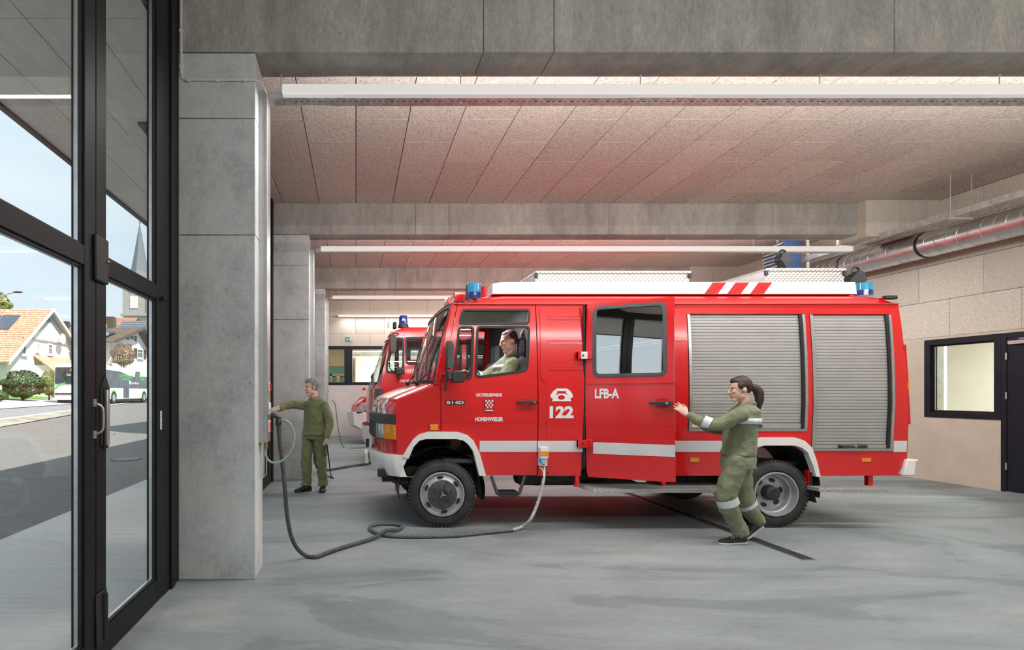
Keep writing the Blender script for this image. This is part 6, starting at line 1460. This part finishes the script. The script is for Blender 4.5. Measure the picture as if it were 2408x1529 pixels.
# ================================================================== hoses and cables
def fd(py, z=.021): return (EYE-z)*F/(py-VY)
def fl(px, py, z=.021, dz=0): d = fd(py, z); p = W(px, py, d); return (p[0], p[1], p[2]+dz)
def ribbed(name, mat, parent, pts, r, step=.0055, amp=.12):
    P = spline(pts, 10); L_ = [0]
    for a, b_ in zip(P, P[1:]): L_.append(L_[-1]+(b_-a).length)
    o = []; rr = []; s_ = 0; i = 0; k = 0
    while s_ < L_[-1]:
        while i < len(L_)-2 and L_[i+1] < s_: i += 1
        f = (s_-L_[i])/max(1e-9, L_[i+1]-L_[i]); o.append(P[i].lerp(P[i+1], f)); rr.append(r*(1.04 if k % 3 < 2 else 1-amp)); s_ += step; k += 1
    return MB().tube(o, rr, 10).build(name, mat, parent, smooth=True, angle=50)
hs_ = thing('charging_hose', (-.6, 4.72, 0), 'ribbed hose from the nearest post, looped on the floor, plugged into the near truck', 'hose')
d_ = 4.72
A = [W(655, 984, d_), W(655, 1000, d_), W(658, 1040, d_), W(664, 1090, 4.75), W(670, 1150, 4.78), W(675, 1210, 4.83), W(684, 1258, 4.88), W(699, 1290, 4.94), fl(722, 1308), fl(745, 1309), fl(775, 1298), fl(815, 1285), fl(850, 1275), fl(882, 1266, dz=.01), fl(905, 1259, dz=.04), fl(928, 1250, dz=.015)]
Bp = [fl(928, 1250, dz=.015), fl(942, 1243), fl(946, 1238), fl(936, 1234), fl(912, 1232), fl(888, 1233), fl(872, 1238), fl(871, 1245), fl(884, 1253), fl(908, 1259, dz=-.001), fl(940, 1262), fl(1000, 1262), fl(1070, 1260), fl(1150, 1252), fl(1205, 1247)]
Cp = [fl(1205, 1247), fl(1228, 1241, dz=.01), W(1247, 1222, 6.02), W(1262, 1190, 6.03), W(1273, 1155, 6.04), W(1279, 1125, 6.05)]
ribbed('dark_hose_section', M['hosed'], hs_, A, .0185); ribbed('grey_hose_section', M['hoseg'], hs_, Bp, .019); ribbed('pale_hose_section', M['hoself'], hs_, Cp, .017)
MB().tube(spline([W(1279, 1130, 6.05), W(1281, 1112, 6.055), W(1280, 1098, 6.06)], 4), .009, 8).build('socket_cable', M['cream'], hs_, smooth=True)
MB().tube(spline([W(1279, 1130, 6.05), W(1277, 1108, 6.055), W(1270, 1100, 6.1)], 4), .006, 8).build('air_line', M['cream'], hs_, smooth=True)
MB().tube([W(1270, 1081, 6.12), W(1274, 1085, 6.08), W(1279, 1093, 6.05)], [.019, .020, .013], 14).build('blue_plug', M['blue'], hs_, smooth=True)
MB().lathe([(-.016, 0), (-.016, .012), (0, .014)], (X(1288), TY0+.01, TP(1288, 1112)[1]), 'y', 10).build('air_nipple', M['rust'], hs_, smooth=True)
MB().tube([W(637, 977, 4.70), W(646, 978, 4.70), W(660, 984, 4.72)], [.022, .02, .010], 10).build('black_plug', M['plast'], hs_, smooth=True)
MB().tube([W(653, 982, d_), W(655, 990, d_), W(655, 1000, d_)], [.014, .026, .024], 10).build('hose_collar', M['plast'], hs_, smooth=True)
gh = thing('air_hose', (-.7, 4.65, 0), 'thin pale green hose curling under the nearest supply post', 'hose')
MB().tube(spline([(-.735, 4.653, 1.0), W(625, 1070, 4.65), W(633, 1084, 4.65), W(648, 1089, 4.65), W(667, 1081, 4.66), W(684, 1061, 4.67), W(692, 1035, 4.68), W(690, 1012, 4.69), W(680, 995, 4.70), W(668, 988, 4.71), W(659, 990, 4.72)], 8), .0085, 10).build('hose_tube', M['hose'], gh, smooth=True)
c2 = thing('charging_hose', (-.7, 10, 0), 'dark hose on the floor running from behind the standing man to the second fire engine', 'hose')
ribbed('hose_tube', M['hosed'], c2, [W(741, 1000, 9.75), W(740, 1050, 9.76), W(741, 1085, 9.9), fl(752, 1106), fl(775, 1105), fl(810, 1099), fl(845, 1094), W(872, 1088, 11.2), W(885, 1070, 11.2)], .026)
c3 = thing('power_cable', (-.45, 8.4, 0), 'thin black cable hanging from the standing man\'s hand to the floor', 'cable')
MB().tube(spline([W(767, 1044, 8.17), W(771, 1062, 8.3), W(775, 1095, 9.0), W(778, 1118, 9.6), fl(784, 1125, .01), fl(776, 1122, .01), fl(764, 1117, .01), fl(750, 1115, .01)], 6), .010, 8).build('cable_sheath', M['black'], c3, smooth=True)
c4 = thing('power_cable', (-.6, 14.6, 0), 'thin cable drooping from the farthest post to the van', 'cable')
MB().tube(spline([W(779, 943, 14.72), W(784, 944, 14.72), W(789, 956, 14.72), W(794, 1000, 14.75), W(800, 1032, 14.8), fl(809, 1053, .01), fl(830, 1054, .01), fl(858, 1053, .01), fl(900, 1052, .01)], 6), .009, 8).build('cable_sheath', M['greyp'], c4, smooth=True)
# ================================================================== people
tex = bpy.data.textures.new('folds', 'CLOUDS'); tex.noise_scale = .075; tex.noise_depth = 2
V = Vector
def ringloft(b, rings, seg=20, caps=True):
    vs = [c+s_*cos(2*pi*k/seg)+f*sin(2*pi*k/seg) for c, s_, f in rings for k in range(seg)]
    fs = [(i*seg+k, i*seg+(k+1) % seg, (i+1)*seg+(k+1) % seg, (i+1)*seg+k) for i in range(len(rings)-1) for k in range(seg)]
    if caps: fs += [tuple(range(seg-1, -1, -1)), tuple(range((len(rings)-1)*seg, len(rings)*seg))]
    b.add(vs, fs)
def chain(b, pts, rad, n=6, seg=14):
    """smooth limb through joints, closed with balls"""
    P = spline(pts, n); R_ = []; m = len(pts)-1
    for i in range(len(P)):
        u = i/(len(P)-1)*m; k = min(int(u), m-1); R_.append(rad[k]+(rad[k+1]-rad[k])*(u-k))
    b.tube(P, R_, seg); b.ell(P[0], (R_[0],)*3, 12, 8); b.ell(P[-1], (R_[-1],)*3, 12, 8)
def organic(b, name, mat, parent, voxel=.01, sm=4, folds=0, **kw):
    o = link(name, b.mesh(name, weld=False), mat, parent, **kw)
    r = o.modifiers.new('fuse', 'REMESH'); r.mode = 'VOXEL'; r.voxel_size = voxel; r.use_smooth_shade = True
    s_ = o.modifiers.new('soften', 'SMOOTH'); s_.factor = .6; s_.iterations = sm
    if folds:
        d = o.modifiers.new('folds', 'DISPLACE'); d.texture = tex; d.strength = folds; d.mid_level = .5; d.texture_coords = 'LOCAL'
    return o
def head_bits(b, c, f, up, s):
    """skull, jaw, nose, ears as one skin volume; returns frame function"""
    r = f.cross(up).normalized(); up = r.cross(f).normalized(); f = f.normalized()
    B = Matrix((f, r, up)).transposed()
    P = lambda a, q, z: c+(B @ V((a, q, z)))*s
    E = lambda a, q, z, ra, rq, rz: b.ell(P(a, q, z), (ra*s, rq*s, rz*s), 20, 14, B)
    E(-.012, 0, .030, .100, .078, .104); E(.030, 0, -.045, .062, .058, .080); E(.060, 0, -.112, .030, .032, .024); E(.0, 0, -.075, .060, .058, .045)
    E(.083, 0, .024, .014, .046, .011); E(.072, .030, -.022, .020, .024, .024); E(.072, -.030, -.022, .020, .024, .024)
    b.tube([P(.090, 0, .018), P(.104, 0, -.008), P(.119, 0, -.030)], [.010*s, .011*s, .0125*s], 10); E(.106, 0, -.036, .014, .019, .010); b.ell(P(.118, 0, -.031), (.012*s,)*3, 10, 8)
    E(.088, 0, -.064, .012, .024, .008); E(.086, 0, -.078, .012, .022, .009)
    for q in (-1, 1): E(-.012, q*.079, -.008, .020, .009, .032); E(-.004, q*.083, -.014, .012, .008, .022)
    return P, B
def face_parts(P, B, s, par, lipm):
    for q in (-1, 1):
        MB().ell(P(.0790, q*.029, .002), (.0100*s, .012*s, .0065*s), 12, 8, B).build('eye', M['eye'], par, smooth=True)
        MB().ell(P(.0875, q*.029, .001), (.003*s, .005*s, .005*s), 8, 6, B).build('iris', M['iris'], par, smooth=True)
        MB().tube([P(.088, q*.012, .022), P(.091, q*.028, .027), P(.080, q*.048, .021)], .0045*s, 6).build('eyebrow', M['brownhair'], par, smooth=True)
    MB().ell(P(.093, 0, -.071), (.010*s, .021*s, .0075*s), 12, 8, B).build('lips', lipm, par, smooth=True)
def hand(b, w, d, n, sgn, curl=.5, s=1.0, spread=.12):
    """w wrist, d finger direction, n palm normal; thumb on side sgn"""
    d = d.normalized(); sd = n.cross(d).normalized()*sgn; n = n.normalized()
    ringloft(b, [(w-d*.01, sd*.026*s, n*.019*s), (w+d*.03*s, sd*.036*s, n*.017*s), (w+d*.065*s, sd*.041*s, n*.015*s), (w+d*.090*s, sd*.038*s, n*.012*s)], 14)
    for k, (o_, L_) in enumerate(((.030, .070), (.010, .080), (-.010, .074), (-.029, .058))):
        p = w+d*.078*s+sd*o_*s; dd = (d+sd*spread*(1.2-k*.8)).normalized(); pts = [p]; a = 0
        for j in range(3):
            a += curl*(.45+.35*j); q = dd*cos(a)+n*sin(a); p = p+q*L_*s*(.42, .33, .27)[j]*1.0; pts.append(p)
        b.tube(pts, [.0098*s, .0092*s, .0082*s, .0066*s], 9); b.ell(pts[-1], (.0066*s,)*3, 8, 6)
        for q in pts[:-1]: b.ell(q, (.0093*s,)*3, 8, 6)
    p0 = w+d*.025*s+sd*.026*s; p1 = p0+(sd*.75+d*.55+n*.25).normalized()*.036*s; p2 = p1+(d*.85+sd*.25+n*.3*curl).normalized()*.032*s; p3 = p2+(d*.9-sd*.1+n*.5*curl).normalized()*.026*s
    b.tube([p0, p1, p2, p3], [.013*s, .0115*s, .0100*s, .0075*s], 9); b.ell(p3, (.0078*s,)*3, 8, 6); b.ell(p0, (.016*s,)*3, 8, 6)
def band(name, par, a, b_, r, mat='band'):
    MB().tube([V(a), V(b_)], r, 20, False).build(name, M[mat], par, smooth=True)
def shoe(par, heel, toe, w=.045, h=.075, sole='chassis', lift=0):
    heel = V(heel); toe = V(toe); d = (toe-heel); L_ = d.length; dh = d.normalized(); sd = V((-dh.y, dh.x, 0)).normalized(); up = sd.cross(dh) if sd.cross(dh).z > 0 else dh.cross(sd)
    b = MB(); R_ = [(0.0, .62, .75), (.12, .80, .98), (.3, .82, 1.0), (.5, .9, .80), (.72, 1.08, .58), (.88, .95, .48), (1.0, .55, .34)]
    ringloft(b, [(heel+dh*L_*u+up*(h*hh*.5+.010), sd*w*ww, up*h*hh*.5) for u, ww, hh in R_], 16)
    b.ell(heel+dh*L_*.22+up*(h*1.0), (.042, .042, .03), 12, 8)
    organic(b, 'shoe', M['shoe'], par, .007, 3)
    P = [(0, .55), (.06, .8), (.3, .85), (.5, .85), (.72, 1.1), (.9, .95), (1.01, .45)]
    out_ = [heel+dh*L_*u+sd*w*ww for u, ww in P]+[heel+dh*L_*u-sd*w*ww for u, ww in P[::-1]]
    n_ = len(out_); MB().add([p for p in out_]+[p+up*.018 for p in out_], [tuple(range(n_)), tuple(range(2*n_-1, n_-1, -1))]+[(i, (i+1) % n_, (i+1) % n_+n_, i+n_) for i in range(n_)]).build('shoe_sole', M[sole], par, bevel=.004)

def collar(par, c, f, r, mat, up=V((0, 0, 1))):
    s_ = f.cross(up).normalized(); b = MB(); n = 20; vs = []
    for j, (rr, dz) in enumerate(((r+.004, -.02), (r+.006, .035), (r+.026, .012), (r+.034, -.012))):
        for k in range(n+1):
            a = radians(28)+radians(304)*k/n; q = f*cos(a)+s_*sin(a); front = max(0, cos(a)); vs.append(c+q*rr+up*(dz-front*(.05 if j >= 0 else 0)))
    fs = [(j*(n+1)+k, j*(n+1)+k+1, (j+1)*(n+1)+k+1, (j+1)*(n+1)+k) for j in range(3) for k in range(n)]
    o = b.add(vs, fs).build('collar', mat, par, smooth=True); m = o.modifiers.new('t', 'SOLIDIFY'); m.thickness = .006; return o
def flap(par, c, s_, up, n_, w, h, mat, name='pocket_flap', th=.008):
    c = V(c); s_ = V(s_).normalized(); up = V(up).normalized(); n_ = V(n_).normalized()
    P = [c-s_*w/2+up*h/2, c+s_*w/2+up*h/2, c+s_*w/2-up*h*.35, c-up*h/2, c-s_*w/2-up*h*.35]
    MB().add([p for p in P]+[p+n_*th for p in P], [(0, 1, 2, 3, 4), (9, 8, 7, 6, 5)]+[(i, (i+1) % 5, (i+1) % 5+5, i+5) for i in range(5)]).build(name, mat, par, bevel=.003)

# ---------------------------------------------------------------- the standing man
YM = 8.46; km = F/YM; mp_ = lambda px, py, dy=0: V(W(px, py, YM+dy))
mA = thing('person', (-.6, YM, 0), 'grey-haired man in plain olive work clothes standing with an arm stretched to the left', 'person')
f = V((-.52, -.85, 0)).normalized(); up = V((0, 0, 1)); s_ = f.cross(up).normalized()   # s_ = his right, image left
sk_ = MB(); hc = mp_(732, 911); P, B = head_bits(sk_, hc, V((-.86, -.5, -.12)), up, .98)
nb = mp_(742, 934, .03)
chain(sk_, [hc+V((.02, .03, -.05)), nb+V((0, 0, -.04))], [.056, .060])
cen = lambda px, z, dy=0: V(((px-VX)/km, YM+dy, z))
shR, shL = mp_(717, 953, .12), mp_(763, 955, -.09)
elR, wrR = mp_(680, 953, -.02), V(W(653, 962, 8.14))
elL, wrL = V(W(775, 992, 8.28)), V(W(769, 1030, 8.20))
ringloft(sk_, [(cen(743, 1.37, .02), s_*.12, f*.07), (cen(742, 1.25), s_*.16, f*.10), (cen(740, .95), s_*.14, f*.10), (cen(738, .84), s_*.15, f*.11)])
for q in ((shR, elR, wrR), (shL, elL, wrL)): chain(sk_, q, [.048, .040, .030])
hipR, hipL = cen(725, .86, .05), cen(752, .86, -.03); knR, knL = cen(721, .47, -.02), cen(755, .47, -.03); anR, anL = cen(722, .10, .02), cen(760, .10, .02)
for q in ((hipR, knR, anR), (hipL, knL, anL)): chain(sk_, q, [.078, .055, .038])
hand(sk_, wrR, V((-.8, -.5, -.22)), V((.1, .3, -.9)), 1, .7, .95); hand(sk_, wrL, V((-.12, -.05, -1)), V((-.9, .2, .1)), 1, 1.0, .95)
organic(sk_, 'body', M['skin'], mA, .0058, 2)
face_parts(P, B, .98, mA, M['lips'])
h = MB(); E = lambda a, q, z, ra, rq, rz: h.ell(P(a, q, z), (ra*.98, rq*.98, rz*.98), 24, 16, B)
E(-.028, 0, .046, .099, .087, .100); E(.03, 0, .092, .060, .058, .044); E(-.055, 0, .0, .062, .074, .06); [E(.004, q*.070, .012, .022, .014, .032) for q in (-1, 1)]
organic(h, 'hair', M['greyhair'], mA, .006, 1, .006)
j = MB()
ringloft(j, [(nb+V((0, 0, .0)), s_*.072, f*.07), (cen(742, 1.365, .02), s_*.125, f*.09), (cen(742, 1.30, .01), s_*.175, f*.125), (cen(741, 1.15), s_*.185, f*.135), (cen(740, 1.0), s_*.185, f*.135), (cen(739, .88), s_*.20, f*.145), (cen(738, .835), s_*.205, f*.15)], 24)
chain(j, [shR, elR, wrR+(elR-wrR)*.12], [.068, .060, .044]); chain(j, [shL, elL, wrL+V((0, 0, .02))], [.070, .062, .046])
organic(j, 'jacket', M['olive'], mA, .009, 3, .032)
t = MB()
ringloft(t, [(cen(739, .93), s_*.165, f*.12), (cen(738, .86), s_*.18, f*.13), (cen(738, .78), s_*.185, f*.125)], 24)
chain(t, [hipR+V((0, 0, -.03)), knR, anR+V((0, 0, .03))], [.098, .082, .070]); chain(t, [hipL+V((0, 0, -.03)), knL, anL+V((0, 0, .03))], [.098, .082, .072])
for a in (anR, anL): t.ell(a+V((-.01, -.01, .005)), (.085, .085, .038), 14, 8)
organic(t, 'trousers', M['olive'], mA, .009, 3, .034)
shoe(mA, anR+V((.06, .02, -.10)), anR+V((-.17, -.13, -.10)), .045, .085); shoe(mA, anL+V((.0, .06, -.10)), anL+V((-.01, -.18, -.10)), .046, .085)
collar(mA, nb+V((-.01, -.01, -.005)), f, .062, M['olive'])
flap(mA, cen(757, 1.235)+f*.128-s_*.0+V((0, -.012, 0)), s_, up, f, .11, .045, M['olive']); flap(mA, cen(725, 1.24)+f*.132+s_*.02, s_, up, f, .09, .04, M['olive'])
flap(mA, knL+V((.070, -.0, .14)), V((.2, 1, 0)), up, V((1, -.2, 0)), .15, .15, M['olive'], 'cargo_pocket', .022)
MB().bar(cen(741, .86)+f*.145, cen(741, 1.33)+f*.118, .035, .006, up=f).build('button_placket', M['olive'], mA)
MB().box(-1.19, -1.15, 8.05, 8.06, 1.19, 1.33).build('held_card', M['white'], mA) if 0 else None

# ---------------------------------------------------------------- the driver
YD = 6.47; dp_ = lambda px, py, d: V(W(px, py, d))
mD = thing('person', (1.7, 6.62, 1.24), 'short-haired driver in olive jacket with reflective bands sitting at the wheel', 'person')
f = V((-.985, -.15, 0)).normalized(); s_ = f.cross(up).normalized()     # s_ points to +y (his right)
hc = dp_(1196, 803, 6.55); sk_ = MB(); P, B = head_bits(sk_, hc, V((-.965, -.20, -.17)), up, .96)
nb = V((1.775, 6.585, 1.885)); chain(sk_, [hc+V((.03, .01, -.04)), nb+V((0, 0, -.04))], [.060, .066])
ch = [(V((1.765, 6.60, 1.82)), .17, .08), (V((1.735, 6.61, 1.68)), .17, .11), (V((1.70, 6.62, 1.45)), .16, .11), (V((1.68, 6.62, 1.32)), .17, .12)]
ringloft(sk_, [(c, s_*a, f*d) for c, a, d in ch])
shN, shF = V((1.765, 6.40, 1.785)), V((1.755, 6.80, 1.79)); elN, wrN = V((1.60, 6.33, 1.585)), V((1.42, 6.44, 1.62)); elF, wrF = V((1.52, 6.86, 1.64)), V((1.335, 6.72, 1.69))
for q in ((shN, elN, wrN), (shF, elF, wrF)): chain(sk_, q, [.048, .04, .03])
kn = [V((1.25, 6.50, 1.30)), V((1.25, 6.74, 1.30))]; hp = [V((1.68, 6.54, 1.30)), V((1.68, 6.70, 1.30))]; an = [V((1.12, 6.50, .86)), V((1.12, 6.74, .86))]
for q in zip(hp, kn, an): chain(sk_, q, [.075, .055, .04])
hand(sk_, wrN, V((-.9, .25, .15)), V((0, .3, -.9)), -1, 1.0, .95); hand(sk_, wrF, V((-.8, -.25, .35)), V((-.2, -.1, -.9)), 1, 1.1, .95)
organic(sk_, 'body', M['skin'], mD, .0058, 2)
face_parts(P, B, .96, mD, M['lips'])
h = MB(); E = lambda a, q, z, ra, rq, rz: h.ell(P(a, q, z), (ra*.96, rq*.96, rz*.96), 24, 16, B)
E(-.030, 0, .044, .094, .0815, .096); E(.015, 0, .085, .060, .055, .042); E(-.060, 0, .0, .055, .068, .055)
organic(h, 'hair', M['brownhair'], mD, .006, 1)
j = MB(); ringloft(j, [(nb, s_*.075, f*.07)]+[(c+V((0, 0, .0)), s_*(a+.045), f*(d+.035)) for c, a, d in ch], 24)
chain(j, [shN, elN, wrN+V((.03, -.01, 0))], [.080, .070, .048]); chain(j, [shF, elF, wrF+V((.03, .02, -.01))], [.080, .070, .050])
organic(j, 'jacket', M['olive2'], mD, .009, 3, .022)
t = MB(); ringloft(t, [(V((1.69, 6.62, 1.40)), s_*.18, f*.13), (V((1.68, 6.62, 1.29)), s_*.19, f*.14)])
for q in zip(hp, kn, an): chain(t, q, [.095, .08, .065])
organic(t, 'trousers', M['olive2'], mD, .010, 3, .015)
for a in an: shoe(mD, a+V((.04, 0, -.10)), a+V((-.20, 0, -.08)))
collar(mD, nb+V((-.005, -.005, -.0)), f, .066, M['olive2']); MB().tube([P(-.02, -.045, -.125)+V((0, 0, 0)), P(.03, 0, -.14), P(-.02, .045, -.125)], .012, 8).build('undershirt', M['navy'], mD, smooth=True)
def armband(par, a, b_, u0, u1, r): band('reflective_band', par, a.lerp(b_, u0), a.lerp(b_, u1), r)
armband(mD, elN, wrN, .12, .32, .073); armband(mD, elF, wrF, .30, .52, .068)
b = MB(); n = 14   # chest band wraps the front and near side
c = V((1.752, 6.605, 1.755))
for k in range(n+1):
    a = radians(-115)+radians(150)*k/n; q = f*cos(a)*.150+s_*sin(a)*.222; b.v += [tuple(c+q+V((0, 0, -.028))), tuple(c+q+V((0, 0, .026)))]
b.f = [(2*k, 2*k+1, 2*k+3, 2*k+2) for k in range(n)]; o = b.build('chest_band', M['band'], mD, smooth=True); m_ = o.modifiers.new('t', 'SOLIDIFY'); m_.thickness = .004
flap(mD, V((1.60, 6.47, 1.62)), (.3, -.9, 0), (.2, 0, 1), (-.8, -.5, 0), .11, .05, M['olive2'])

# ---------------------------------------------------------------- the woman at the door
mW = thing('person', (3.7, 5.5, 0), 'dark-haired woman with ponytail in olive uniform pushing the open truck door', 'person')
YW = 5.52; wp = lambda px, py, dy=0: V(W(px, py, YW+dy))
f = V((-.99, .10, 0)).normalized(); s_ = f.cross(up).normalized()
hc = wp(1739, 915, .02); sk_ = MB(); P, B = head_bits(sk_, hc, V((-.985, .12, -.10)), up, .90)
nb = wp(1754, 950, .02); chain(sk_, [hc+V((.03, 0, -.05)), nb+V((0, 0, -.03))], [.048, .052])
TW = [(wp(1752, 966, .01), .16, .075), (wp(1744, 985, .0), .165, .10), (wp(1740, 1020), .15, .10), (wp(1738, 1055), .14, .095), (wp(1735, 1085), .165, .115)]
ringloft(sk_, [(c, s_*a, g*f) for c, a, g in [(c, a, g) for c, a, g in TW]])
shN, shF = wp(1742, 975, -.16), wp(1744, 975, .16); elN, wrN = wp(1678, 1001, -.10), V(W(1616, 976, 5.54)); elF, wrF = wp(1700, 1008, .24), wp(1652, 1003, .22)
for q in ((shN, elN, wrN), (shF, elF, wrF)): chain(sk_, q, [.044, .036, .026])
hpN, knN, anN = wp(1733, 1090, -.08), wp(1708, 1172, -.06), V((3.70, 5.49, .10)); hpF, knF, anF = wp(1738, 1090, .08), wp(1752, 1180, .10), V((3.97, 5.64, .20))
for q in ((hpN, knN, anN), (hpF, knF, anF)): chain(sk_, q, [.075, .052, .036])
hand(sk_, wrN, V((-.66, .20, .70)), V((-.05, .95, -.2)), 1, .22, .95, .16); hand(sk_, wrF, V((-.9, .2, .1)), V((0, .3, -.9)), 1, 1.2, .85)
organic(sk_, 'body', M['skinf'], mW, .0056, 2)
face_parts(P, B, .90, mW, M['lips'])
h = MB(); E = lambda a, q, z, ra, rq, rz: h.ell(P(a, q, z), (ra*.9, rq*.9, rz*.9), 24, 16, B)
E(-.030, 0, .046, .099, .087, .098); E(.022, 0, .088, .062, .058, .044); E(-.06, 0, .0, .058, .070, .06); [E(.0, q*.066, .035, .045, .020, .045) for q in (-1, 1)]
p0 = P(-.115, 0, .0)
chain(h, [P(-.10, 0, .01), P(-.15, 0, .0), P(-.185, 0, -.06), P(-.185, .0, -.15), P(-.17, 0, -.24)], [.030, .038, .045, .036, .014])
organic(h, 'hair', M['darkhair'], mW, .006, 2, .006)
MB().tube([P(-.122, 0, .012), P(-.132, 0, .008)], .033, 14).build('hair_tie', M['black'], mW)
j = MB(); ringloft(j, [(nb+V((0, 0, .01)), s_*.062, f*.058)]+[(c, s_*(a+.03), f*(d+.03)) for c, a, d in TW[:3]]+[(TW[3][0], s_*.175, f*.135), (wp(1735, 1070), s_*.18, f*.14)], 24)
chain(j, [shN, elN, wrN+(elN-wrN)*.10], [.072, .060, .040]); chain(j, [shF, elF, wrF+(elF-wrF)*.1], [.072, .060, .042])
organic(j, 'jacket', M['olive2'], mW, .009, 3, .022)
t = MB(); ringloft(t, [(wp(1738, 1056), s_*.155, f*.115), (wp(1736, 1078), s_*.175, f*.135), (wp(1734, 1100), s_*.185, f*.14)], 24)
chain(t, [hpN, knN, anN+V((0, 0, .03))], [.105, .088, .070]); chain(t, [hpF, knF, anF+V((0, 0, .0))], [.105, .085, .068])
for a, q in ((anN, .01), (anF, -.01)): t.ell(a+V((0, 0, q)), (.078, .074, .04), 14, 8)
organic(t, 'trousers', M['olive2'], mW, .009, 3, .024)
shoe(mW, (3.77, 5.51, 0), (3.50, 5.49, 0), .042, .080, 'sole'); shoe(mW, (4.03, 5.645, .135), (3.83, 5.63, .005), .042, .080, 'sole')
for k in range(4): MB().tube([V((3.60+k*.022, 5.462, .062+k*.005)), V((3.615+k*.022, 5.475, .078+k*.004))], .003, 5).build('shoe_stripe', M['band'], mW)
collar(mW, nb+V((0, 0, .005)), f, .056, M['olive2'])
armband(mW, elN, wrN, .12, .40, .0615)
def torso_band(par, c, hw, hd, f, s_, h_, name='reflective_band'):
    b = MB(); n = 36
    for k in range(n):
        a = 2*pi*k/n; q = f*cos(a)*hd+s_*sin(a)*hw; b.v += [tuple(c+q+V((0, 0, -h_/2))), tuple(c+q+V((0, 0, h_/2)))]
    b.f = [(2*k, 2*k+1, (2*k+3) % (2*n), (2*k+2) % (2*n)) for k in range(n)]; o = b.build(name, M['band'], par, smooth=True); m_ = o.modifiers.new('t', 'SOLIDIFY'); m_.thickness = .004; m_.offset = 1
torso_band(mW, wp(1744, 989), .202, .142, f, s_, .055)
torso_band(mW, wp(1737, 1062), .168, .128, f, s_, .03, 'belt') ; bpy.data.objects['belt'].data.materials[0] = M['olive']
armband(mW, knN, anN, -.02, .17, .0945); armband(mW, knF, anF, .05, .22, .092)
